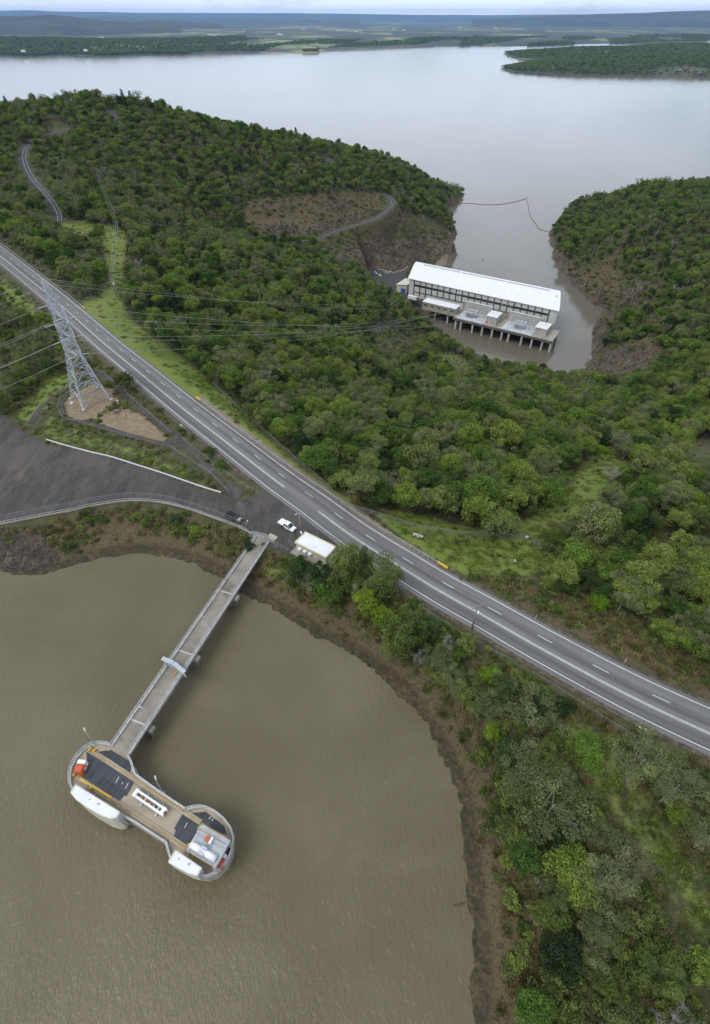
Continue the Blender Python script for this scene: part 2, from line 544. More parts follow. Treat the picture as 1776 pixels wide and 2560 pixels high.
_d = np.linalg.norm(CT[:, None, :2] - CT[None, :, :2], axis=2)
_n = len(CT)
_A = np.zeros((_n + 3, _n + 3))
_A[:_n, :_n] = _d - np.eye(_n) * .8
_A[:_n, _n] = 1; _A[:_n, _n + 1:] = CT[:, :2] / 100; _A[_n:, :_n] = _A[:_n, _n:].T
_W = np.linalg.solve(_A, np.r_[CT[:, 2], 0, 0, 0])


def rbf(X, Y):
    sh = X.shape
    X = X.ravel(); Y = Y.ravel(); out = np.empty(X.shape)
    for i in range(0, len(X), 20000):
        x, y = X[i:i + 20000], Y[i:i + 20000]
        d = np.hypot(x[:, None] - CT[None, :, 0], y[:, None] - CT[None, :, 1])
        out[i:i + 20000] = d @ _W[:_n] + _W[_n] + (x * _W[_n + 1] + y * _W[_n + 2]) / 100
    return out.reshape(sh)


def hillroad(pts, n=60):
    w = np.array([G(*p) for p in pts])
    w = spline(w, n)
    w[:, 2] = np.convolve(np.pad(w[:, 2], 4, 'edge'), np.ones(9) / 9, 'valid')
    return w


HILL_ROADS = [
    hillroad([(560, 640, -64), (618, 632, -64), (655, 626, -63.5), (690, 608, -62.5), (740, 603, -62.5), (800, 595, -62.3), (838, 578, -62), (900, 560, -60.5), (945, 543, -58), (972, 520, -53), (979, 503, -50), (965, 488, -47), (940, 481, -44), (900, 470, -40)], 90),
    hillroad([(146, 556, 0), (143, 535, 1.5), (132, 512, 4), (105, 478, 6), (80, 450, 8), (62, 415, 9.5), (58, 385, 11), (72, 358, 13), (100, 342, 15), (140, 332, 17), (180, 322, 18.5), (215, 312, 20)], 90),
    hillroad([(262, 268, 27), (276, 281, 24.5), (292, 294, 22.5), (310, 300, 21)], 24),
    hillroad([(795, 382, -17.5), (808, 388, -18.5), (822, 399, -20.5), (828, 410, -23)], 24),
]
TRACK = hillroad([(1036, 842, -101), (1020, 810, -96), (1120, 870, -104), (1165, 905, -103), (1176, 925, -100)][2:], 20)


_lat = np.random.default_rng(17).random((256, 256))


def vnoise(X, Y):
    """smooth value noise, one lattice cell per unit"""
    i, j = np.floor(X).astype(int), np.floor(Y).astype(int)
    u, v = X - i, Y - j
    u = u * u * (3 - 2 * u); v = v * v * (3 - 2 * v)
    a = lambda p, q: _lat[p & 255, q & 255]
    return (a(i, j) * (1 - u) + a(i + 1, j) * u) * (1 - v) + (a(i, j + 1) * (1 - u) + a(i + 1, j + 1) * u) * v - .5


CUT = G(820, 560, -58)


def undul(X, Y):
    a = np.sin(X * .071 + 1.3) * np.cos(Y * .063 + .4) + .6 * np.sin(X * .17 + Y * .11) + .5 * np.cos(Y * .21 - X * .13 + 2) + .35 * np.sin(X * .43 + 1) * np.sin(Y * .39)
    return a


def ground(X, Y):
    X = np.asarray(X, float); Y = np.asarray(Y, float)
    z = rbf(X, Y)
    far = sstep(Y, 120, 420)
    dh = polydist(X, Y, HWC[::4])
    sy = sdist(X, Y, YARD)
    calm = sstep(dh, 7, 22) * sstep(sy, 0, 8)
    z = z + undul(X, Y) * (.12 + 1.5 * far) * calm
    for hr in HILL_ROADS:
        near = (X > hr[:, 0].min() - 16) & (X < hr[:, 0].max() + 16) & (Y > hr[:, 1].min() - 16) & (Y < hr[:, 1].max() + 16)
        if not near.any(): continue
        d, t = polydist(X[near], Y[near], hr[::2], True)
        zc = np.interp(t * 2, np.arange(len(hr)), hr[:, 2])
        w = sstep(d, 13, 5)
        z[near] = z[near] * (1 - w) + (zc - .12) * w
    sp = sdist(X, Y, PLAT)
    w = sstep(sp, 5, 0); z = z * (1 - w) + -100.15 * w
    w = sstep(sy, 5, 0); z = z * (1 - w) + -.06 * w
    w = sstep(dh, 15, 7.4); z = z * (1 - w) + -.09 * w
    su = sdist(X, Y, UPPER)
    wob = 1.5 * vnoise(X / 4.1, Y / 4.1) + .9 * vnoise(X / 1.6 + 9, Y / 1.6) + .5 * vnoise(X / .8 + 31, Y / .8)
    z = z + .22 * vnoise(X / 1.7, Y / 1.7 + 5) * sstep(su, 0, 2) * sstep(su, 20, 10)
    su = su + wob
    z = np.where(su < 0, np.minimum(z, UPW - .08 + .22 * np.maximum(su, -12)), np.where(su < 6, np.maximum(np.minimum(z, UPW + .1 + .55 * su), UPW + .05 + .08 * su), z))
    sl = sdist(X, Y, LOWER)
    lwob = 1.2 * np.sin(X * .31 + Y * .17) + .8 * np.sin(Y * .47 - X * .29)
    sl = sl + lwob * (sstep(sp, 2, 20))
    rough = (sstep(sl, 1, 8) * sstep(sl, 75, 28) + .8 * sstep(np.hypot(X - CUT[0], (Y - CUT[1]) * .9), 130, 70)) * (Y > 320) * sstep(sp, 1, 8)
    for hr in HILL_ROADS[:1]: rough = rough * sstep(polydist(X, Y, hr[::3]), 5, 12)
    z = z + rough * (4.2 * (np.abs(vnoise(X / 13, Y / 13)) - .2) + 3.4 * (np.abs(vnoise(X / 6.3 + 7, Y / 6.3)) - .2) + 2.0 * vnoise(X / 3.2, Y / 3.2 + 3))
    z = np.where(sl < 0, np.minimum(z, LOW - .3 + .25 * np.maximum(sl, -30)), np.where(sl < 14, np.maximum(z, LOW + .2 + .35 * sl), z))
    return z


def gz(x, y):
    return float(ground(np.array([x]), np.array([y]))[0])


# height lookup for placing things (bilinear on the terrain grid)
_xs = np.r_[np.arange(-640, -110, 4.0), np.arange(-110, 120, 1.0), np.arange(120, 300, 2.5), np.arange(300, 700, 4.0)]
_ys = np.r_[np.arange(-22, 150, 1.0), np.arange(150, 330, 2.0), np.arange(330, 760, 2.8), np.arange(760, 1096, 4.0)]
GX, GY = np.meshgrid(_xs, _ys)
GZ = ground(GX, GY)


def hz(x, y):
    x = np.asarray(x, float); y = np.asarray(y, float)
    i = np.clip(np.searchsorted(_xs, x) - 1, 0, len(_xs) - 2); j = np.clip(np.searchsorted(_ys, y) - 1, 0, len(_ys) - 2)
    u = np.clip((x - _xs[i]) / (_xs[i + 1] - _xs[i]), 0, 1); v = np.clip((y - _ys[j]) / (_ys[j + 1] - _ys[j]), 0, 1)
    return (GZ[j, i] * (1 - u) + GZ[j, i + 1] * u) * (1 - v) + (GZ[j + 1, i] * (1 - u) + GZ[j + 1, i + 1] * u) * v


def land(px, py, iters=40):
    """the ground point a photo pixel looks at (march along the sight line)"""
    g0 = np.array(G(px, py, 40.0)); g1 = np.array(G(px, py, -112.0))
    t = np.linspace(0, 1, 500)[:, None]
    P = g0 + (g1 - g0) * t
    below = P[:, 2] <= hz(P[:, 0], P[:, 1])
    k = int(np.argmax(below)) if below.any() else len(P) - 1
    x, y = P[k, 0], P[k, 1]
    return Vector((x, y, float(hz(x, y))))


# ---- zones of the ground cover (photo polygons) ---------------------
Z_GRASS = [
    [(212, 800), (300, 870), (420, 960), (505, 1012), (640, 1112), (720, 1170), (850, 1262), (900, 1282), (880, 1250), (760, 1170), (640, 1065), (540, 960), (440, 880), (330, 800), (300, 740), (314, 640), (320, 590), (300, 560), (262, 560), (255, 610), (275, 700), (240, 745), (200, 760)],
    [(940, 1290), (980, 1272), (1060, 1290), (1200, 1325), (1320, 1345), (1400, 1390), (1395, 1425), (1250, 1450), (1150, 1432), (1080, 1392), (1000, 1340)],
    [(1300, 1368), (1455, 1285), (1568, 1160), (1505, 1108), (1405, 1228), (1275, 1328)],
    [(1400, 1380), (1560, 1480), (1776, 1450), (1776, 1380), (1600, 1430)],
    [(1420, 1770), (1540, 1840), (1600, 1930), (1640, 2030), (1720, 2130), (1776, 2200), (1776, 2420), (1690, 2260), (1600, 2130), (1500, 2010), (1440, 1940), (1410, 1850)],
    [(30, 1050), (120, 950), (190, 925), (178, 962), (80, 1052)],
    [(85, 1090), (130, 1020), (150, 1055), (260, 1085), (400, 1130), (540, 1230), (430, 1195), (300, 1148), (130, 1110)],
    [(500, 1130), (560, 1185), (690, 1262), (660, 1240), (590, 1200)],
    [(0, 690), (60, 740), (150, 850), (120, 830), (0, 740)],
    [(150, 560), (215, 550), (250, 570), (200, 590)],
    [(640, 545), (760, 545), (760, 555), (640, 560)], [(560, 540), (640, 545), (600, 590)],
    [(1040, 850), (1080, 835), (1170, 880), (1290, 930), (1200, 950), (1090, 920)],
    [(630, 1395), (700, 1410), (760, 1450), (700, 1470), (640, 1430)],
]
Z_SOIL = [
    [(620, 500), (700, 495), (900, 470), (955, 495), (950, 520), (900, 555), (820, 580), (740, 596), (640, 605), (600, 590), (610, 540)],
    [(1080, 1420), (1150, 1440), (1250, 1455), (1400, 1470), (1500, 1520), (1640, 1600), (1776, 1650), (1776, 1745), (1650, 1690), (1480, 1610), (1300, 1510), (1150, 1440)],
    [(120, 1300), (300, 1270), (400, 1275), (540, 1330), (620, 1370), (600, 1470), (480, 1410), (330, 1380), (200, 1410), (120, 1425)],
    [(620, 1400), (700, 1440), (780, 1490), (1000, 1700), (1080, 1850), (1140, 2000), (1165, 2240), (1190, 2400), (1180, 2560), (1300, 2560), (1320, 2400), (1290, 2200), (1270, 2000), (1200, 1850), (1100, 1700), (950, 1560), (780, 1450), (660, 1390)],
    [(900, 1290), (910, 1310), (1100, 1425), (1050, 1405), (930, 1330)],
    [(275, 640), (300, 680), (296, 720), (284, 700)],
    [(400, 940), (500, 1010), (640, 1115), (760, 1205), (900, 1300), (760, 1190), (640, 1095), (500, 990)],
    [(120, 290), (170, 312), (240, 308), (250, 296), (180, 285)],
    [(1440, 690), (1530, 640), (1560, 700), (1500, 780), (1450, 740)],
    [(268, 590), (280, 600), (292, 690), (296, 745), (284, 745), (276, 660)], [(255, 745), (290, 730), (296, 745), (225, 800), (215, 795)],
    [(1560, 850), (1640, 840), (1680, 880), (1600, 890)],
    [(860, 600), (950, 590), (1060, 545), (1010, 505), (960, 560), (880, 580)],
    [(880, 840), (915, 850), (940, 900), (900, 880)],
]
Z_MULCH = [
    [(162, 1008), (180, 985), (240, 958), (290, 978), (285, 1010), (240, 1046), (190, 1052), (168, 1035)],
    [(256, 1035), (318, 1022), (362, 1042), (420, 1095), (405, 1106), (330, 1090), (262, 1066)],
]
Z_ROCK = [
    [(630, 575), (700, 552), (770, 566), (860, 540), (930, 520), (900, 556), (820, 580), (720, 592), (640, 596)], [(640, 505), (700, 498), (720, 520), (660, 530)], [(800, 500), (880, 490), (890, 510), (820, 525)],
    [(790, 690), (885, 600), (960, 585), (1000, 600), (1140, 580), (1146, 592), (1100, 640), (1000, 690), (950, 690), (880, 690)],
    [(1464, 925), (1480, 880), (1540, 870), (1600, 860), (1640, 880), (1620, 920), (1540, 950), (1480, 950)],
    [(1545, 720), (1580, 690), (1610, 720), (1590, 760), (1550, 770)],
    [(0, 1340), (60, 1325), (130, 1340), (140, 1400), (60, 1432), (0, 1428)],
]
Z_DIRT = [
    [(1060, 700), (1100, 680), (1148, 640), (1140, 620), (1110, 640), (1050, 690)],
    [(285, 985), (300, 990), (310, 1020), (256, 1062), (240, 1050), (285, 1010)],
    [(900, 1280), (925, 1300), (940, 1340), (905, 1310)],
    [(500, 985), (640, 1090), (760, 1180), (900, 1275), (1000, 1345), (1090, 1402), (1100, 1418), (990, 1352), (890, 1292), (740, 1190), (620, 1098), (495, 1000)],
]


def zone(px, py, polys, soft):
    w = np.zeros(px.shape)
    for q in polys:
        a = np.array(q); pad = soft * 2
        m = (px > a[:, 0].min() - pad) & (px < a[:, 0].max() + pad) & (py > a[:, 1].min() - pad) & (py < a[:, 1].max() + pad)
        if m.any():
            w[m] = np.maximum(w[m], sstep(sdist(px[m], py[m], q), soft, -soft))
    return w


def build_terrain():
    X, Y, Z = GX.ravel(), GY.ravel(), GZ.ravel()
    q, d = proj(np.stack([X, Y, Z], 1))
    ok = d > 5
    px = np.where(ok, q[:, 0], -9e4); py = np.where(ok, q[:, 1], -9e4)
    A = np.zeros((len(X), 4), np.float32); B = np.zeros((len(X), 4), np.float32)
    A[:, 0] = np.maximum(zone(px, py, Z_GRASS[:4] + Z_GRASS[5:6] + Z_GRASS[7:10], 20), zone(px, py, [Z_GRASS[4], Z_GRASS[6]] + Z_GRASS[10:], 26) * .5)
    A[:, 1] = zone(px, py, Z_SOIL, 16)
    su = sdist(X, Y, UPPER)
    A[:, 2] = np.where(su > -3, sstep(su, 5.0 , .8), 1)                        # wet mud at the upper shore
    A[:, 3] = zone(px, py, Z_MULCH, 4)
    sl = sdist(X, Y, LOWER)
    B[:, 0] = np.maximum(zone(px, py, Z_ROCK, 6), np.where(Y > 300, sstep(sl, 13, 4), 0))
    B[:, 1] = zone(px, py, Z_DIRT, 4)
    B[:, 2] = np.maximum(np.where(su > 0, sstep(su, 16, 6), 0), 0)             # sparse weeds and litter on the upper bank
    nx, ny = len(_xs), len(_ys)
    i = np.arange(nx * ny).reshape(ny, nx)
    F_ = np.stack([i[:-1, :-1].ravel(), i[:-1, 1:].ravel(), i[1:, 1:].ravel(), i[1:, :-1].ravel()], 1)
    me = np_mesh('ground', np.stack([X, Y, Z], 1), F_, {'zone_a': ('POINT', 'FLOAT_COLOR', A), 'zone_b': ('POINT', 'FLOAT_COLOR', B)}, True)
    k = N('ground_cover')
    P = k.pos()
    n1 = k.noise(P, .045, 6, .6, .4); n2 = k.noise(P, .35, 6, .65); n3 = k.noise(P, 2.2, 4, .7); n4 = k.noise(P, .9, 5, .7, .5)
    fine = k.math('ADD', k.math('MULTIPLY', n2, .6), k.math('MULTIPLY', n3, .4))
    floor_ = k.ramp(fine, [(.3, (.022, .024, .010)), (.45, (.045, .050, .018)), (.56, (.080, .075, .030)), (.7, (.12, .10, .05))])
    grass = k.ramp(k.math('ADD', k.math('MULTIPLY', n1, .45), k.math('ADD', k.math('MULTIPLY', n4, .25), k.math('MULTIPLY', n3, .30))), [(.34, (.074, .114, .016)), (.43, (.106, .154, .021)), (.50, (.138, .186, .028)), (.57, (.160, .180, .045)), (.65, (.17, .150, .070))])
    grass = k.mix(k.math('MULTIPLY', k.step(n3, .45, .75), .4), grass, (.075, .115, .016))
    soil = k.ramp(k.math('ADD', k.math('MULTIPLY', n4, .55), k.math('MULTIPLY', n3, .45)), [(.32, (.026, .020, .012)), (.41, (.050, .038, .022)), (.48, (.082, .062, .032)), (.53, (.130, .094, .046)), (.57, (.066, .068, .024)), (.62, (.095, .076, .036)), (.70, (.060, .070, .026))])
    mud = k.ramp(k.math('ADD', k.math('MULTIPLY', n4, .45), k.math('ADD', k.math('MULTIPLY', n2, .3), k.math('MULTIPLY', n3, .25))), [(.34, (.014, .011, .006)), (.45, (.031, .025, .012)), (.53, (.060, .046, .023)), (.60, (.100, .074, .036)), (.68, (.060, .062, .020))])
    mulch = k.ramp(k.math('ADD', k.math('MULTIPLY', n3, .6), k.math('MULTIPLY', n4, .4)), [(.3, (.08, .06, .03)), (.44, (.17, .125, .075)), (.54, (.25, .19, .12)), (.64, (.33, .26, .17)), (.72, (.12, .12, .045))])
    rk = k.noise(k.mapping(P, (1, 1, .35)), .30, 8, .72, .8)
    rock = k.ramp(rk, [(.32, (.028, .022, .018)), (.43, (.058, .044, .033)), (.52, (.10, .076, .052)), (.60, (.15, .115, .075)), (.70, (.105, .10, .048))])
    dirt = k.ramp(k.math('ADD', k.math('MULTIPLY', n2, .5), k.math('MULTIPLY', n3, .5)), [(.35, (.15, .115, .075)), (.6, (.26, .215, .15))])
    za = k.n('Attribute', attribute_name='zone_a'); zb = k.n('Attribute', attribute_name='zone_b')
    sa = k.n('SeparateColor'); k.put(sa.inputs[0], za.outputs['Color'])
    sb = k.n('SeparateColor'); k.put(sb.inputs[0], zb.outputs['Color'])
    brk = k.math('MULTIPLY', k.math('SUBTRACT', k.math('ADD', k.math('MULTIPLY', n2, .55), k.math('MULTIPLY', n4, .45)), .5), 2.4)

    def mask(s, amt=1.0):
        return k.math('MULTIPLY', k.step(k.math('ADD', s, k.math('MULTIPLY', brk, amt)), .34, .72), k.step(s, .02, .25))
    c = floor_
    c = k.mix(mask(sb.outputs[2]), c, soil)
    c = k.mix(mask(sa.outputs[1]), c, soil)
    c = k.mix(mask(sa.outputs[0], .9), c, grass)
    c = k.mix(k.math('MULTIPLY', mask(sa.outputs[2], .9), .92), c, mud)
    c = k.mix(mask(sb.outputs[0]), c, rock)
    c = k.mix(mask(sb.outputs[1], .6), c, dirt)
    c = k.mix(mask(za.outputs['Alpha'], .5), c, mulch)
    hgt = k.math('ADD', k.math('MULTIPLY', n2, .7), k.math('ADD', k.math('MULTIPLY', n3, .25), k.math('MULTIPLY', rk, k.math('MULTIPLY', sb.outputs[0], 3.0))))
    k.principled(c, .95, 0, k.bump(hgt, .8, .8))
    o = link('ground', me, k.m)
    tag(o, kind='structure')
    return o


build_terrain()


# ------------------------------------------------------------------ water
def water_mat(name, deep, shallow, tint_scale, wave, strength, ior=1.33, rough=.07, stretch=.45):
    k = N(name)
    P = k.pos()
    n = k.noise(P, tint_scale, 4, .55, .8)
    base = k.mix(k.step(n, .35, .7), deep, shallow)
    rot = k.mapping(P, (1, stretch, 1), (0, 0, R(-52)))
    w1 = k.noise(rot, wave, 3, .5, .3)
    rot2 = k.mapping(P, (1, stretch * 1.3, 1), (0, 0, R(-20)))
    w2 = k.noise(rot2, wave * 2.3, 3, .55, .2)
    patch = k.step(k.noise(P, wave * .03, 3, .5), .3, .75)
    h = k.math('MULTIPLY', k.math('ADD', k.math('MULTIPLY', w1, .65), k.math('MULTIPLY', w2, .35)), k.math('ADD', .55, k.math('MULTIPLY', patch, .6)))
    b = k.principled(base, rough, 0, k.bump(h, strength, 1.0))
    b.inputs['IOR'].default_value = ior
    return k.m


def reservoir_outline():
    P = np.array(USH); t = np.gradient(P, axis=0); t /= np.linalg.norm(t, axis=1)[:, None]
    P = P + np.stack([-t[:, 1], t[:, 0]], 1) * 2.2
    return [tuple(p) for p in P] + [(P[-1][0], -60.0), (-420.0, -60.0), (-420.0, P[0][1])]


def build_water():
    mb = MB()
    mb.add([(*p, UPW) for p in reservoir_outline()], [tuple(range(len(USH) + 3))])
    o = mb.build('reservoir_water', water_mat('muddy_water', (.116, .098, .053), (.156, .134, .083), .022, 1.5, .50, rough=.10))
    tag(o, kind='structure')
    mb = MB()
    mb.add([(-9000, 250, LOW), (9000, 250, LOW), (9000, 9000, LOW), (-9000, 9000, LOW)], [(0, 1, 2, 3)])
    o = mb.build('lake_water', water_mat('lake_water', (.120, .108, .080), (.145, .132, .105), .006, .30, .11, rough=.09))
    tag(o, kind='structure')


build_water()


# ------------------------------------------------------------------ roads
def uv_strip(name, left, right, mat, u0=0.0, u1=1.0, cols=1):
    """road sheet with u across and v (metres) along"""
    L_, R_ = np.array(left, float), np.array(right, float)
    n = len(L_)
    rows = [L_ + (R_ - L_) * c / cols for c in range(cols + 1)]
    V_ = np.vstack(rows)
    s = np.r_[0, np.cumsum(np.linalg.norm(np.diff((L_ + R_) / 2, axis=0), axis=1))]
    F_ = []
    for c in range(cols):
        a = np.arange(n - 1) + c * n
        F_.append(np.stack([a, a + 1, a + n + 1, a + n], 1)[:, ::-1])
    F_ = np.vstack(F_)
    rc = np.concatenate([np.stack([np.full(n, u0 + (u1 - u0) * c / cols), s, np.zeros(n)], 1) for c in range(cols + 1)])
    me = np_mesh(name, V_, F_, {'run': ('POINT', 'FLOAT_VECTOR', rc.astype(np.float32))})
    return link(name, me, mat)


def asphalt_mat(name, base, dark, light, wid):
    k = N(name)
    a = k.n('Attribute', attribute_name='run')
    v = a.outputs['Vector']
    P = k.pos()
    n1 = k.noise(P, .15, 5, .6); n2 = k.noise(P, 5, 3, .7)
    streak = k.noise(k.mapping(v, (wid * 1.1, .012, 1)), 1.0, 5, .7, .1)
    lanes = k.noise(k.mapping(v, (wid * .42, .004, 1)), 1.0, 2, .5)
    c = k.mix(k.step(streak, .35, .68), dark, base)
    c = k.mix(k.math('MULTIPLY', k.step(lanes, .42, .60), .6), c, light)
    c = k.mix(k.math('MULTIPLY', k.step(n1, .45, .75), .35), c, dark)
    c = k.mix(k.math('MULTIPLY', k.step(n2, .4, .7), .18), c, light)
    k.principled(c, .88, 0, k.bump(n2, .2, .02))
    return k.m


M['asphalt'] = asphalt_mat('worn_asphalt', (.148, .143, .138), (.082, .080, .078), (.205, .198, .19), 11)
M['hillasphalt'] = asphalt_mat('hill_asphalt', (.048, .047, .050), (.034, .033, .036), (.068, .066, .068), 6)


PATHS = []


def build_roads():
    hw = uv_strip('highway', hw_off(-1.15), hw_off(ROADW + 1.0), M['asphalt'], cols=4)
    tag(hw, kind='structure')
    i = hw_at(672, 1220)
    # painted lines
    mb = MB()
    z = .005

    def line(off, w, a=0, b=None, broken=None):
        b = len(HWL) - 1 if b is None else b
        if broken is None:
            mb.strip(hw_off(off - w / 2, a, b + 1, z), hw_off(off + w / 2, a, b + 1, z))
        else:
            on, per, ph = broken
            s = HWS[a] + ph
            while s + on < HWS[b]:
                u = np.linspace(s, s + on, 4)
                c = [np.array([np.interp(q, HWS, (HWL + HWN * off)[:, k]) for k in (0, 1)]) for q in u]
                nn = [np.array([np.interp(q, HWS, HWN[:, k]) for k in (0, 1)]) for q in u]
                mb.strip([(*(p - m * w / 2), z) for p, m in zip(c, nn)], [(*(p + m * w / 2), z) for p, m in zip(c, nn)])
                s += per
    line(0, .17)
    line(ROADW, .17)
    g0, g1 = hw_at(712, 1222), hw_at(790, 1280)
    CEN = 3.45
    line(CEN - .16, .13, 0, g0); line(CEN + .16, .13, 0, g0)
    line(CEN - .16, .13, g1); line(CEN + .16, .13, g1)
    line((CEN + ROADW) / 2, .14, broken=(3.3, 12.1, 1.0))
    o = mb.build('road_marking', M['marking'])
    tag(o, kind='structure')
    # concrete gutters and soil edges along the seal
    k = N('gutter_dirt')
    P = k.pos()
    k.principled(k.ramp(k.noise(P, .8, 6, .7), [(.35, (.045, .036, .028)), (.5, (.085, .066, .048)), (.65, (.15, .12, .085))]), .95, 0, k.bump(k.noise(P, 3, 4), .6, .2))
    mb = MB()
    a = hw_at(1110, 1425)
    mb.strip(hw_off(ROADW + .85, a, None, -.012), hw_off(ROADW + 1.75, a, None, -.03))
    b = hw_at(985, 1445)
    mb.strip(hw_off(-2.1, b, None, -.03), hw_off(-1.0, b, None, -.012))
    mb.strip(hw_off(-2.6, 0, hw_at(640, 1195), -.03), hw_off(-1.0, 0, hw_at(640, 1195), -.012))
    o = mb.build('road_gutter', k.m)
    tag(o, kind='structure')
    # yard
    k = N('yard_gravel')
    P = k.pos()
    rot = k.mapping(P, (1, .30, 1), (0, 0, R(52)))
    sw = k.noise(rot, .10, 6, .62, 1.6); nn = k.noise(P, .05, 4, .5, .5); ff = k.noise(P, 2.5, 4, .7); tr = k.noise(rot, .7, 5, .7, .8)
    c = k.ramp(k.math('ADD', k.math('MULTIPLY', sw, .5), k.math('MULTIPLY', tr, .5)), [(.34, (.030, .027, .026)), (.48, (.052, .047, .043)), (.58, (.082, .071, .060)), (.70, (.135, .112, .085))])
    c = k.mix(k.math('MULTIPLY', k.step(nn, .46, .68), .55), c, (.115, .098, .082))
    c = k.mix(k.math('MULTIPLY', k.step(ff, .4, .7), .25), c, (.05, .047, .045))
    k.principled(c, .95, 0, k.bump(ff, .3, .05))
    mb = MB()
    yz = -.012
    mb.add([(x, y, yz) for x, y in YARD], [tuple(range(len(YARD)))])
    o = mb.build('gravel_yard', k.m)
    tag(o, kind='structure')
    mb = MB()
    mb.add([(x, y, hz(x, y) + .10) for x, y in RAMP], [tuple(range(len(RAMP)))])
    o = mb.build('footpath', k.m)
    tag(o, kind='structure')

    def path(px, w, nm='footpath', lift=.12, m=None):
        c = spline([land(*q)[:2] for q in px], 60)
        PATHS.append(c)
        t = np.gradient(c, axis=0); t /= np.linalg.norm(t, axis=1)[:, None]
        nn = np.stack([-t[:, 1], t[:, 0]], 1)
        l, r = c + nn * w / 2, c - nn * w / 2
        o = link(nm, MB().strip([(*p, float(hz(*p)) + lift) for p in l], [(*p, float(hz(*p)) + lift) for p in r]).mesh(nm), m or k.m)
        tag(o, kind='structure')
    path([(250, 945), (225, 950), (180, 975), (156, 1005), (155, 1030), (180, 1052), (240, 1063), (330, 1090), (425, 1113)], 1.5)
    path([(240, 930), (285, 962), (340, 1015), (400, 1062), (450, 1098)], 1.6)
    path([(75, 1060), (110, 1015), (150, 980), (185, 965)], 1.9)
    for hr in HILL_ROADS:
        t = np.gradient(hr[:, :2], axis=0); t /= np.linalg.norm(t, axis=1)[:, None]
        nn = np.stack([-t[:, 1], t[:, 0]], 1) * 3.0
        z = hr[:, 2:] + .1
        o = uv_strip('hill_road', np.hstack([hr[:, :2] + nn, z]), np.hstack([hr[:, :2] - nn, z]), M['hillasphalt'], cols=2)
        tag(o, kind='structure')
        mb = MB()
        for off in (-2.4, 0) if len(hr) > 30 else ():
            u = nn / 3.0
            mb.strip(np.hstack([hr[:, :2] + u * (off + .06), z + .01]), np.hstack([hr[:, :2] + u * (off - .06), z + .01]))
        if mb.v:
            tag(mb.build('road_marking', M['marking']), kind='structure')
    # paved area beside the power station
    pl = [G(*q, -99.98)[:2] for q in [(915, 672), (985, 686), (1012, 676), (1022, 745), (1026, 776), (1008, 745), (960, 705), (925, 690)]]
    mb = MB(); mb.add([(x, y, -99.98) for x, y in pl], [tuple(range(len(pl)))])
    tag(mb.build('car_park', M['hillasphalt']), kind='structure')


build_roads()


# ------------------------------------------------------------------ sky, sun, air
SUN_ELEV, SUN_AZ = R(56), R(-128)      # azimuth from the view direction, clockwise


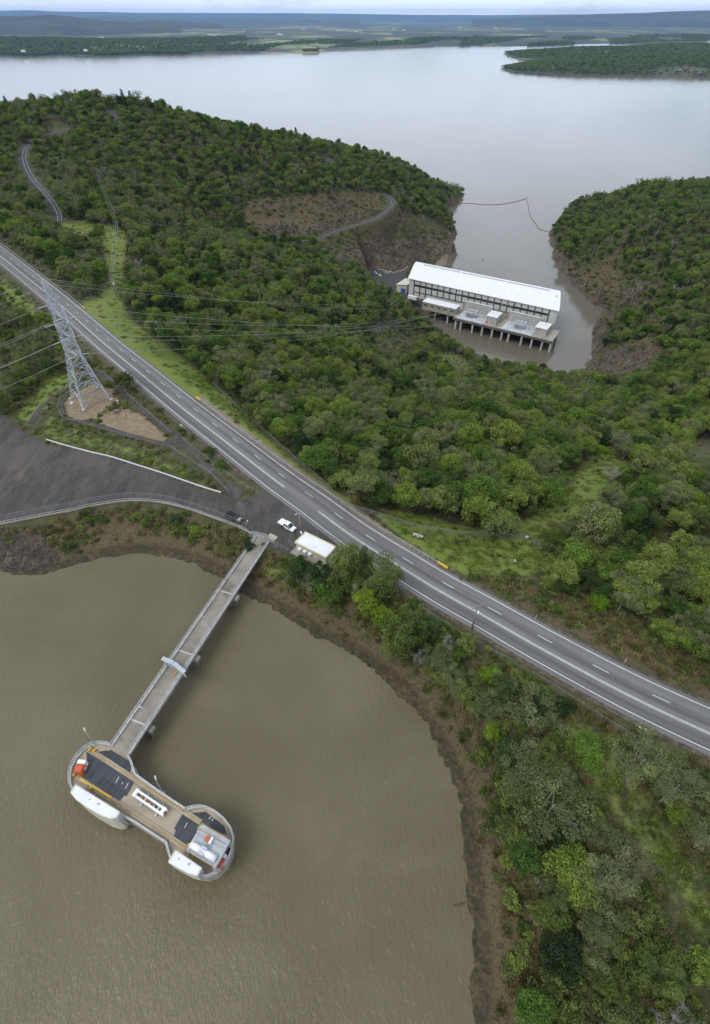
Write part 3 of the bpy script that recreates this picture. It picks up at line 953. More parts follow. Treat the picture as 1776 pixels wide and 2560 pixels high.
def build_light():
    w = bpy.data.worlds.new('World')
    scene.world = w
    w.use_nodes = True
    t = w.node_tree
    t.nodes.clear()
    out = t.nodes.new('ShaderNodeOutputWorld')
    bg = t.nodes.new('ShaderNodeBackground')
    t.links.new(bg.outputs[0], out.inputs[0])
    sky = t.nodes.new('ShaderNodeTexSky')
    sky.sky_type = 'NISHITA'
    sky.sun_disc = False
    sky.sun_elevation = SUN_ELEV
    sky.sun_rotation = SUN_AZ
    sky.air_density = 1.0; sky.dust_density = 1.0; sky.ozone_density = 2.0
    tc = t.nodes.new('ShaderNodeTexCoord')

    def nd(typ, **kw):
        n = t.nodes.new('ShaderNode' + typ)
        for k_, v_ in kw.items(): setattr(n, k_, v_)
        return n

    def mth(op, a, b=0.0, clamp=False):
        n = nd('Math', operation=op, use_clamp=clamp)
        for s, v in ((0, a), (1, b)):
            if isinstance(v, (int, float)): n.inputs[s].default_value = v
            else: t.links.new(v, n.inputs[s])
        return n.outputs[0]
    sep = nd('SeparateXYZ'); t.links.new(tc.outputs['Generated'], sep.inputs[0])
    # soft cloud streaks, stretched level
    mp = nd('Mapping'); t.links.new(tc.outputs['Generated'], mp.inputs['Vector']); mp.inputs['Scale'].default_value = (1, 1, 5.0)
    nz = nd('TexNoise'); t.links.new(mp.outputs[0], nz.inputs['Vector'])
    nz.inputs['Scale'].default_value = 2.6; nz.inputs['Detail'].default_value = 7; nz.inputs['Roughness'].default_value = .58; nz.inputs['Distortion'].default_value = .4
    cov = nd('MapRange', interpolation_type='SMOOTHSTEP'); t.links.new(nz.outputs[0], cov.inputs[0])
    cov.inputs[1].default_value = .26; cov.inputs[2].default_value = .50
    shade = nd('ValToRGB'); t.links.new(nz.outputs[0], shade.inputs[0])
    e = shade.color_ramp.elements
    e[0].position = .38; e[0].color = (8.7, 9.5, 10.8, 1)
    e[1].position = .66; e[1].color = (7.4, 8.1, 9.2, 1)
    # clouds brighten towards a patch straight ahead, apart from the sun
    sd = nd('VectorMath', operation='DOT_PRODUCT')
    t.links.new(tc.outputs['Generated'], sd.inputs[0])
    sd.inputs[1].default_value = (.06, .90, .43)      # the thinnest, brightest part of the cloud
    glow = mth('POWER', mth('MAXIMUM', sd.outputs['Value'], 0.0), 5.0)
    low = mth('POWER', mth('SUBTRACT', 1.0, mth('ABSOLUTE', sep.outputs[2])), 4.0)
    gain = mth('ADD', mth('ADD', mth('MULTIPLY', glow, .45), .84), mth('MULTIPLY', low, .07))
    sc = nd('VectorMath', operation='SCALE'); t.links.new(shade.outputs[0], sc.inputs[0]); t.links.new(gain, sc.inputs['Scale'])
    mx = nd('Mix', data_type='RGBA')
    t.links.new(mth('MULTIPLY', cov.outputs[0], .93), mx.inputs[0]); t.links.new(sky.outputs[0], mx.inputs[6]); t.links.new(sc.outputs[0], mx.inputs[7])
    t.links.new(mx.outputs[2], bg.inputs['Color'])
    bg.inputs['Strength'].default_value = .10
    sun_d = bpy.data.lights.new('sun', 'SUN')
    sun_d.energy = 1.35
    sun_d.angle = R(26)
    sun_d.color = (1.0, .96, .90)
    s = bpy.data.objects.new('sun', sun_d)
    COL.objects.link(s)
    d = Vector((math.cos(SUN_ELEV) * math.sin(SUN_AZ), math.cos(SUN_ELEV) * math.cos(SUN_AZ), math.sin(SUN_ELEV)))
    s.rotation_euler = d.to_track_quat('Z', 'Y').to_euler()
    s.location = (0, 100, 300)
    scene.view_settings.view_transform = 'Standard'
    scene.view_settings.look = 'None'
    scene.view_settings.exposure = 0.35
    scene.view_settings.gamma = 1.0
    scene.cycles.max_bounces = 8
    scene.cycles.diffuse_bounces = 3
    scene.cycles.glossy_bounces = 3
    scene.cycles.transparent_max_bounces = 24
    scene.cycles.volume_bounces = 1
    scene.cycles.use_denoising = True


build_light()

# ================================================================== VEGETATION
def leaf_mat(name, stops, hue_scale=.02, trans=.25, pale=(.14, .15, .10)):
    """foliage: tone differs from tree to tree, from clump to clump and from leaf to leaf"""
    k = N(name)
    oi = k.n('ObjectInfo')
    at = k.n('Attribute', attribute_name='tone')
    reg = k.noise(oi.outputs['Location'], hue_scale, 3, .6)
    f = k.math('ADD', k.math('MULTIPLY', oi.outputs['Random'], .78), k.math('MULTIPLY', reg, .44))
    f = k.math('ADD', f, k.math('SUBTRACT', k.math('MULTIPLY', at.outputs['Fac'], .16), .20))
    c = k.ramp(f, stops)
    v = k.math('ADD', .62, k.math('MULTIPLY', at.outputs['Fac'], .76))
    hs = k.n('HueSaturation'); k.put(hs.inputs['Color'], c); k.put(hs.inputs['Value'], v)
    di = k.n('BsdfDiffuse'); k.put(di.inputs[0], hs.outputs[0])
    tr = k.n('BsdfTranslucent'); k.put(tr.inputs[0], hs.outputs[0])
    gl = k.n('BsdfGlossy'); k.put(gl.inputs[0], (.6, .62, .6, 1)); gl.inputs['Roughness'].default_value = .55
    m1 = k.n('MixShader'); m1.inputs[0].default_value = trans
    k.t.links.new(di.outputs[0], m1.inputs[1]); k.t.links.new(tr.outputs[0], m1.inputs[2])
    m2 = k.n('MixShader'); m2.inputs[0].default_value = .02
    k.t.links.new(m1.outputs[0], m2.inputs[1]); k.t.links.new(gl.outputs[0], m2.inputs[2])
    k.t.links.new(m2.outputs[0], k.out.inputs[0])
    return k.m


M['leaf'] = leaf_mat('rainforest_leaves', [(.06, (.044, .084, .017)), (.24, (.082, .146, .024)), (.42, (.130, .208, .030)), (.58, (.178, .254, .040)), (.72, (.200, .244, .060)), (.82, (.205, .218, .095)), (.89, (.145, .215, .040)), (.97, (.21, .29, .046))])
M['leafdark'] = leaf_mat('dark_leaves', [(.1, (.026, .052, .016)), (.5, (.050, .090, .026)), (.9, (.085, .130, .040))])
M['leaflime'] = leaf_mat('lime_leaves', [(.1, (.13, .23, .015)), (.5, (.19, .31, .02)), (.9, (.26, .37, .04))], trans=.3)
M['leafgum'] = leaf_mat('gum_leaves', [(.1, (.105, .142, .046)), (.4, (.152, .184, .068)), (.7, (.200, .212, .108)), (.95, (.15, .20, .048))])
M['leafolive'] = leaf_mat('she_oak_needles', [(.1, (.066, .104, .022)), (.5, (.112, .158, .034)), (.9, (.172, .205, .052))])
M['leafbush'] = leaf_mat('bush_leaves', [(.1, (.060, .095, .022)), (.4, (.105, .155, .032)), (.65, (.165, .190, .060)), (.9, (.21, .28, .05))], .08)
M['greengrass'] = leaf_mat('green_grass', [(.1, (.095, .150, .020)), (.4, (.145, .210, .028)), (.65, (.190, .235, .042)), (.95, (.23, .215, .075))], .06)
M['drygrass'] = leaf_mat('dry_tussock', [(.1, (.10, .12, .025)), (.35, (.19, .165, .06)), (.65, (.31, .25, .13)), (.95, (.15, .18, .045))], .08)


def leaf_cloud(centres, radii, per, size, r, squash=.75, up=.35, blade=(1.0, .62), shell=.55, tone=None):
    """leaf-sized faces on the outside of clumps: returns verts, quads, tone"""
    n = len(centres)
    C = np.repeat(np.asarray(centres, float), per, 0); RR = np.repeat(np.asarray(radii, float), per)
    d = r.normal(size=(n * per, 3)); d[:, 2] += up; d /= np.linalg.norm(d, axis=1)[:, None]
    rad = RR * (shell + (1 - shell) * r.random(n * per) ** .6)
    p = C + d * rad[:, None] * np.array([1, 1, squash])
    nr = d + r.normal(size=d.shape) * .55; nr[:, 2] += .25
    nr /= np.linalg.norm(nr, axis=1)[:, None]
    a = np.cross(nr, r.normal(size=nr.shape)); a /= np.linalg.norm(a, axis=1)[:, None]
    b = np.cross(nr, a)
    s = size * (.6 + .8 * r.random(n * per))
    a *= (s * blade[0] / 2)[:, None]; b *= (s * blade[1] / 2)[:, None]
    dr = nr * (s * .18)[:, None]
    V_ = np.stack([p - a - dr, p + b, p + a - dr, p - b], 1).reshape(-1, 3)
    F_ = np.arange(len(V_)).reshape(-1, 4)
    ct = r.random(n) if tone is None else tone
    tn = np.clip(np.repeat(ct, per) * .75 + r.random(n * per) * .25, 0, 1)
    return V_, F_, np.repeat(tn, 4)


def limb_mesh(h, rt, clumps, r, nlimb=7, lean=0.0, start=.35):
    mb = MB()
    k = 6
    pts, rs = [], []
    bend = r.normal(size=2) * h * .03
    for i in range(k):
        f = i / (k - 1)
        pts.append((bend[0] * f * f + lean * f * h, bend[1] * f * f, -0.6 + (h * .72 + .6) * f))
        rs.append(rt * (1.25 if i == 0 else 1 - .68 * f))
    mb.tube(pts, rs, 7)
    idx = r.choice(len(clumps), min(nlimb, len(clumps)), replace=False)
    for q in idx:
        c = clumps[q]
        f = start + (.95 - start) * r.random()
        i = f * (k - 1); a = int(min(i, k - 2)); w = i - a
        s = np.array(pts[a]) * (1 - w) + np.array(pts[a + 1]) * w
        m = (s + np.array(c)) / 2 + np.array([0, 0, -.06 * h]) + r.normal(size=3) * .02 * h
        r0 = rt * (1 - .68 * f) * .55
        mb.tube([s, m, c], [r0, r0 * .7, r0 * .3], 5)
    return mb


def crown_round(seed, h=10, rad=4.2, n=30, per=75, leaf=.62, low=.28, mat='leaf', clump=.36, flat=.9):
    r = np.random.default_rng(seed)
    cs, rs = [], []
    zc, rz = h * (low + 1) / 2, h * (1 - low) / 2
    lop = r.normal(size=2) * rad * .16
    while len(cs) < n:
        d = r.normal(size=3); d[2] = d[2] + .35; d /= np.linalg.norm(d)
        if d[2] < -.55: continue
        q = .50 + .34 * r.random()
        wob = 1 + .22 * math.sin(3 * math.atan2(d[1], d[0]) + seed) + r.normal() * .06
        cs.append((lop[0] + d[0] * rad * q * wob, lop[1] + d[1] * rad * q * wob, zc + d[2] * rz * q * flat))
        rs.append(rad * clump * (.65 + .6 * r.random()))
    V_, F_, T_ = leaf_cloud(cs, rs, per, leaf, r)
    return cs, (V_, F_, T_)


def foliage_mesh(name, data, mat):
    V_, F_, T_ = data
    me = np_mesh(name, V_, F_, {'tone': ('POINT', 'FLOAT', T_.astype(np.float32))})
    me.materials.append(M[mat])
    return me


PROTO = {}     # kind -> list of (trunk mesh, crown mesh, base height)


def add_proto(kind, trunk_mb, crown_me, bark, h, wide):
    tm = trunk_mb.mesh(kind + '_trunk')
    tm.materials.append(M[bark])
    PROTO.setdefault(kind, []).append((tm, crown_me, h, wide))


for sd in range(5):         # broad rainforest trees
    hh = (9.5, 11, 8.5, 12, 10)[sd]; rr = (4.2, 4.0, 4.6, 4.4, 3.5)[sd]
    cs, dat = crown_round(100 + sd, hh, rr, (32, 28, 36, 34, 26)[sd], 140, .43, (.2, .3, .22, .3, .25)[sd])
    r = np.random.default_rng(sd)
    add_proto('forest_tree', limb_mesh(hh, .22, cs, r), foliage_mesh('forest_crown', dat, 'leaf'), 'bark', hh, rr)
for sd in range(2):         # very dark ones
    hh, rr = (9, 11)[sd], (3.6, 3.9)[sd]
    cs, dat = crown_round(140 + sd, hh, rr, 34, 140, .39, .15, clump=.32)
    add_proto('dark_tree', limb_mesh(hh, .2, cs, np.random.default_rng(sd)), foliage_mesh('dark_crown', dat, 'leafdark'), 'bark', hh, rr)
for sd in range(2):         # bright lime
    hh, rr = (7, 8)[sd], (3.0, 3.4)[sd]
    cs, dat = crown_round(160 + sd, hh, rr, 26, 130, .39, .2)
    add_proto('lime_tree', limb_mesh(hh, .16, cs, np.random.default_rng(sd)), foliage_mesh('lime_crown', dat, 'leaflime'), 'bark', hh, rr)
for sd in range(3):         # open gums with pale limbs
    hh, rr = (12, 13, 11)[sd], (4.4, 4.0, 4.8)[sd]
    r = np.random.default_rng(180 + sd)
    cs, rs = [], []
    for i in range(30):
        a = r.random() * 6.28; q = rad_ = rr * (.25 + .75 * r.random())
        cs.append((math.cos(a) * q, math.sin(a) * q, hh * (.48 + .46 * r.random()) - .12 * q)); rs.append(rr * (.20 + .16 * r.random()))
    dat = leaf_cloud(cs, rs, 100, .36, r, squash=.6, blade=(1.0, .36))
    add_proto('gum_tree', limb_mesh(hh, .20, cs, r, 11, start=.3), foliage_mesh('gum_crown', dat, 'leafgum'), 'palebark', hh, rr)
for sd in range(3):         # she-oaks: soft upright plumes
    hh, rr = (11, 12, 10)[sd], (3.4, 3.0, 3.8)[sd]
    r = np.random.default_rng(200 + sd)
    cs, rs = [], []
    for i in range(24):
        a = r.random() * 6.28; q = rr * math.sqrt(r.random()) * .85
        cs.append((math.cos(a) * q, math.sin(a) * q, hh * (.25 + .62 * r.random() * (1.05 - .4 * q / rr)))); rs.append(rr * (.26 + .14 * r.random()))
    dat = leaf_cloud(cs, rs, 95, .62, r, squash=1.5, up=.6, blade=(1.1, .22))
    add_proto('she_oak', limb_mesh(hh, .2, cs, r, 9), foliage_mesh('she_oak_crown', dat, 'leafolive'), 'bark', hh, rr)
for sd in range(3):         # hoop pines: whorled columns
    hh, rr = (15, 14, 17)[sd], (3.4, 3.1, 3.7)[sd]
    r = np.random.default_rng(220 + sd)
    cs, rs = [], []
    mb = MB()
    mb.tube([(0, 0, -.6), (.05, 0, hh * .5), (0, .05, hh)], [.32, .2, .04], 7)
    for lv in range(13):
        f = lv / 12
        z = hh * (.30 + .70 * f); q = rr * (1.05 - .85 * f) * (.8 + .4 * r.random())
        for j in range(5 if f < .8 else 3):
            a = j * 6.28 / 5 + lv * 1.1 + r.normal() * .2
            e = (math.cos(a) * q, math.sin(a) * q, z + .25 * q)
            mb.tube([(0, 0, z), e], [.06, .02], 4)
            cs.append((e[0] * .85, e[1] * .85, e[2])); rs.append(.34 * rr * (1.1 - .35 * f))
        cs.append((0, 0, z)); rs.append(.30 * rr * (1.15 - .6 * f))
    dat = leaf_cloud(cs, rs, 44, .44, r, squash=.55, up=.3, blade=(1, .4))
    add_proto('hoop_pine', mb, foliage_mesh('hoop_pine_crown', dat, 'leafdark'), 'bark', hh, rr)
for sd in range(3):         # bare grey trees
    hh, rr = (8, 10, 7)[sd], (3.0, 3.4, 3.2)[sd]
    r = np.random.default_rng(240 + sd)
    cs = [(math.cos(a) * rr * q, math.sin(a) * rr * q, hh * (.55 + .42 * u)) for a, q, u in zip(r.random(20) * 6.28, .3 + .7 * r.random(20), r.random(20))]
    mb = limb_mesh(hh, .15, cs, r, 20, start=.2)
    tw = MB()
    for c in cs:
        for j in range(9):
            d = r.normal(size=3); d[2] = abs(d[2]) + .3; d /= np.linalg.norm(d)
            e = np.array(c) + d * (.5 + .9 * r.random())
            m = (np.array(c) + e) / 2 + r.normal(size=3) * .12
            tw.tube([c, m, e], [.035, .025, .012], 3, False)
            for w in range(2):
                f = m + r.normal(size=3) * .45; tw.tube([m, f], [.018, .01], 3, False)
    me = tw.mesh('bare_twigs'); me.materials.append(M['deadwood'])
    add_proto('bare_tree', mb, me, 'deadwood', hh, rr)
for sd in range(4):         # shrubs
    hh, rr = (2.2, 2.8, 1.7, 2.4)[sd], (1.6, 1.8, 1.5, 2.1)[sd]
    cs, dat = crown_round(260 + sd, hh, rr, 12, 60, .34, .05, clump=.42)
    add_proto('shrub', limb_mesh(hh, .05, cs, np.random.default_rng(sd), 5, start=.05), foliage_mesh('shrub_leaves', dat, 'leafbush'), 'bark', hh, rr)
for sd in range(3):         # tussocks
    r = np.random.default_rng(280 + sd)
    n = 130
    p = r.normal(size=(n, 2)) * .26; a = r.random(n) * 6.28; L = .22 + .34 * r.random(n)
    d = np.stack([np.cos(a) * .6, np.sin(a) * .6, np.ones(n)], 1) * L[:, None]; s = np.stack([-np.sin(a), np.cos(a), np.zeros(n)], 1) * .035
    b0 = np.c_[p, np.zeros(n) - .05]
    V_ = np.stack([b0 - s, b0 + s, b0 + d + s * .4 + d * [.3, .3, 0], b0 + d - s * .4], 1).reshape(-1, 3)
    me = np_mesh('tussock_blades', V_, np.arange(4 * n).reshape(-1, 4), {'tone': ('POINT', 'FLOAT', np.repeat(r.random(n), 4).astype(np.float32))})
    me.materials.append(M['drygrass'])
    PROTO.setdefault('tussock', []).append((None, me, .7, .8))

for sd in range(3):         # soft green grass tufts
    r = np.random.default_rng(320 + sd)
    n = 90
    p = r.normal(size=(n, 2)) * .34; a = r.random(n) * 6.28; L = .14 + .22 * r.random(n)
    d = np.stack([np.cos(a) * .7, np.sin(a) * .7, np.ones(n)], 1) * L[:, None]; s = np.stack([-np.sin(a), np.cos(a), np.zeros(n)], 1) * .04
    b0 = np.c_[p, np.zeros(n) - .04]
    V_ = np.stack([b0 - s, b0 + s, b0 + d + s * .4, b0 + d - s * .4], 1).reshape(-1, 3)
    me = np_mesh('grass_blades', V_, np.arange(4 * n).reshape(-1, 4), {'tone': ('POINT', 'FLOAT', np.repeat(r.random(n), 4).astype(np.float32))})
    me.materials.append(M['greengrass'])
    PROTO.setdefault('grass_tuft', []).append((None, me, .4, .8))
for sd in range(3):         # low weed and creeper mats
    r = np.random.default_rng(300 + sd)
    c = np.c_[r.normal(size=(9, 2)) * .55, .08 + .12 * r.random(9)]
    dat = leaf_cloud(c, .35 + .2 * r.random(9), 34, .22, r, squash=.55, up=1.0)
    PROTO.setdefault('weed', []).append((None, foliage_mesh('weed_leaves', dat, 'leafbush'), .5, 1.0))

PLANTED = {}


def plant(kind, x, y, label, group=None, s=1.0, var=None, cat=None, rz=None, z=None, sz=None, lean=0.0):
    P_ = PROTO[kind]
    tm, cm, h, w = P_[random.randrange(len(P_)) if var is None else var % len(P_)]
    z = float(hz(x, y)) if z is None else z
    t = thing(kind, label, cat or ('shrub' if kind == 'shrub' else 'grass tuft' if kind in ('tussock', 'grass_tuft') else 'weeds' if kind == 'weed' else 'tree'), (x, y, z), random.uniform(0, 6.28) if rz is None else rz, group)
    if lean: t.rotation_euler[0] = lean
    t.scale = (s, s, sz or s * random.uniform(.9, 1.12))
    if tm is not None: link('trunk' if kind != 'shrub' else 'stem', tm, None, t)
    link('crown' if kind not in ('shrub', 'tussock', 'weed', 'grass_tuft') else 'foliage', cm, None, t)
    PLANTED.setdefault(kind, []).append(t)
    return t


# ---- keep the views open that the photo shows open ------------------
def px_of(pts):
    q, _ = proj(np.array(pts)); return [tuple(p) for p in q]


_hwband = px_of(hw_off(-2.5, 55, 330)) + px_of(hw_off(ROADW + 2.2, 55, 330))[::-1]
OPEN = [_hwband, YARD_PX, RAMP_PX] + [Z_GRASS[0], Z_GRASS[1], Z_GRASS[2], Z_GRASS[4], Z_GRASS[5], Z_GRASS[6], Z_GRASS[9]] + Z_MULCH + [
    # power station, its water and its car park
    [(915, 662), (985, 680), (1014, 690), (1016, 650), (1060, 648), (1150, 600), (1400, 700), (1500, 760), (1515, 780), (1490, 830), (1465, 912), (1447, 940), (1330, 905), (1200, 890), (1140, 850), (1062, 790), (1030, 770), (1008, 735), (935, 700)],
    [(620, 500), (700, 495), (900, 480), (935, 478), (975, 485), (1000, 520), (985, 545), (900, 590), (880, 600), (1010, 540), (1075, 545), (1140, 585), (1140, 640), (1060, 660), (1000, 690), (900, 670), (885, 640), (830, 640), (790, 590), (740, 588), (650, 575), (610, 545)],
    [(1464, 925), (1480, 870), (1540, 860), (1600, 850), (1660, 870), (1620, 920), (1540, 940)],
    [(1380, 600), (1400, 640), (1440, 660), (1530, 650), (1560, 690), (1590, 690), (1600, 760), (1500, 800), (1480, 830), (1440, 740)],
    [(1371, 560), (1390, 600), (1395, 660), (1380, 640)],
    [(1080, 1420), (1200, 1440), (1400, 1490), (1500, 1540), (1640, 1610), (1776, 1670), (1776, 1745), (1650, 1690), (1480, 1610), (1300, 1510), (1150, 1440)],
    [(140, 560), (105, 490), (50, 420), (48, 370), (85, 345), (72, 400), (110, 450), (150, 520), (160, 556)],
    [(262, 268), (292, 280), (300, 298), (280, 296)], [(140, 300), (175, 312), (165, 330), (120, 338)],
    [(796, 382), (820, 386), (834, 404), (822, 408)], 
    [(1080, 870), (1160, 890), (1185, 930), (1170, 940), (1100, 890)], [(895, 840), (930, 850), (960, 900), (1000, 900), (1060, 850), (1075, 830), (1000, 830), (960, 800)],
    [(155, 905), (250, 905), (300, 990), (150, 1060)],
    USH_PX + [(1176, 2560), (-300, 2560)],
    [(1176, 2560), (1200, 2560), (1225, 2330), (1215, 2150), (1190, 1960), (1140, 1830), (1060, 1690), (960, 1600), (900, 1560), (850, 1560), (760, 1520), (640, 1450), (620, 1400), (600, 1478), (1150, 2040)],
    [(0, 1312), (180, 1278), (330, 1251), (560, 1304), (640, 1338), (700, 1380), (740, 1400), (700, 1420), (600, 1480), (440, 1397), (235, 1400), (0, 1430)],
    [(690, 1310), (820, 1380), (830, 1415), (740, 1400)],
    [(1300, 1350), (1330, 1340), (1360, 1390), (1320, 1420)],
    [(985, 1455), (1100, 1530), (1250, 1610), (1400, 1700), (1530, 1770), (1776, 1890), (1776, 1920), (1500, 1790), (1380, 1730), (1250, 1650), (1080, 1560), (985, 1500)],
]


def visible_ok(x, y, z, h, w):
    """False where a plant would stand in front of something the photo shows open"""
    top = np.stack([x, y, z + h], 1); mid = np.stack([x, y, z + h * .55], 1); lo = np.stack([x, y, z + h * .1], 1)
    s1 = np.stack([x - w * .75, y, z + h * .6], 1); s2 = np.stack([x + w * .75, y, z + h * .6], 1)
    bad = np.zeros(len(x), bool)
    for P_ in (top, mid, lo, s1, s2):
        q, d = proj(P_)
        for poly in OPEN:
            a = np.array(poly)
            m = (q[:, 0] > a[:, 0].min()) & (q[:, 0] < a[:, 0].max()) & (q[:, 1] > a[:, 1].min()) & (q[:, 1] < a[:, 1].max()) & ~bad
            if m.any():
                b = np.zeros(len(x), bool); b[m] = inside(q[m, 0], q[m, 1], poly); bad |= b
    return ~bad


def scatter(cell, x0, x1, y0, y1, r, jit=.48):
    xs, ys = np.meshgrid(np.arange(x0, x1, cell), np.arange(y0, y1, cell))
    ys = ys + (np.arange(xs.shape[1]) % 2)[None, :] * cell * .5
    x = xs.ravel() + r.uniform(-jit, jit, xs.size) * cell; y = ys.ravel() + r.uniform(-jit, jit, xs.size) * cell
    return x, y


def in_frame(x, y, z, m=60):
    q, d = proj(np.stack([x, y, z], 1))
    return (q[:, 0] > -m * 2) & (q[:, 0] < 1776 + m * 2) & (q[:, 1] > -m) & (q[:, 1] < 2560 + m * 3) & (d > 5), q, d


def stuff_points(name, pts, idx, rot, scl, protos, kind='stuff'):
    """many plants as one object: geometry nodes set the listed plants' meshes on the points"""
    me = bpy.data.meshes.new(name)
    me.vertices.add(len(pts)); me.vertices.foreach_set('co', np.asarray(pts, np.float32).ravel())
    for nm, typ, dat in (('pick', 'INT', np.asarray(idx, np.int32)), ('turn', 'FLOAT', np.asarray(rot, np.float32)), ('grow', 'FLOAT_VECTOR', np.asarray(scl, np.float32))):
        a = me.attributes.new(nm, typ, 'POINT'); a.data.foreach_set('vector' if typ == 'FLOAT_VECTOR' else 'value', dat.ravel())
    o = link(name, me)
    tag(o, kind=kind)
    ng = bpy.data.node_groups.new(name + '_nodes', 'GeometryNodeTree')
    ng.interface.new_socket('Geometry', in_out='INPUT', socket_type='NodeSocketGeometry')
    ng.interface.new_socket('Geometry', in_out='OUTPUT', socket_type='NodeSocketGeometry')
    nn, ll = ng.nodes, ng.links
    gi = nn.new('NodeGroupInput'); go = nn.new('NodeGroupOutput')
    m2p = nn.new('GeometryNodeMeshToPoints'); ll.new(gi.outputs[0], m2p.inputs['Mesh'])
    inst = nn.new('GeometryNodeInstanceOnPoints'); ll.new(m2p.outputs[0], inst.inputs['Points'])
    jn = nn.new('GeometryNodeJoinGeometry')
    for objs in reversed(protos):
        j2 = nn.new('GeometryNodeJoinGeometry')
        for ob in objs:
            oi = nn.new('GeometryNodeObjectInfo'); oi.inputs['Object'].default_value = ob
            oi.transform_space = 'ORIGINAL'
            ll.new(oi.outputs['Geometry'], j2.inputs[0])
        g2i = nn.new('GeometryNodeGeometryToInstance'); ll.new(j2.outputs[0], g2i.inputs[0])
        ll.new(g2i.outputs[0], jn.inputs[0])
    ll.new(jn.outputs[0], inst.inputs['Instance'])
    inst.inputs['Pick Instance'].default_value = True

    def attr(nm, typ):
        a = nn.new('GeometryNodeInputNamedAttribute'); a.data_type = typ; a.inputs['Name'].default_value = nm
        return a.outputs['Attribute']
    ll.new(attr('pick', 'INT'), inst.inputs['Instance Index'])
    cx = nn.new('ShaderNodeCombineXYZ'); ll.new(attr('turn', 'FLOAT'), cx.inputs[2])
    ll.new(cx.outputs[0], inst.inputs['Rotation'])
    ll.new(attr('grow', 'FLOAT_VECTOR'), inst.inputs['Scale'])
    ll.new(inst.outputs[0], go.inputs[0])
    md = o.modifiers.new('plants', 'NODES'); md.node_group = ng
    return o


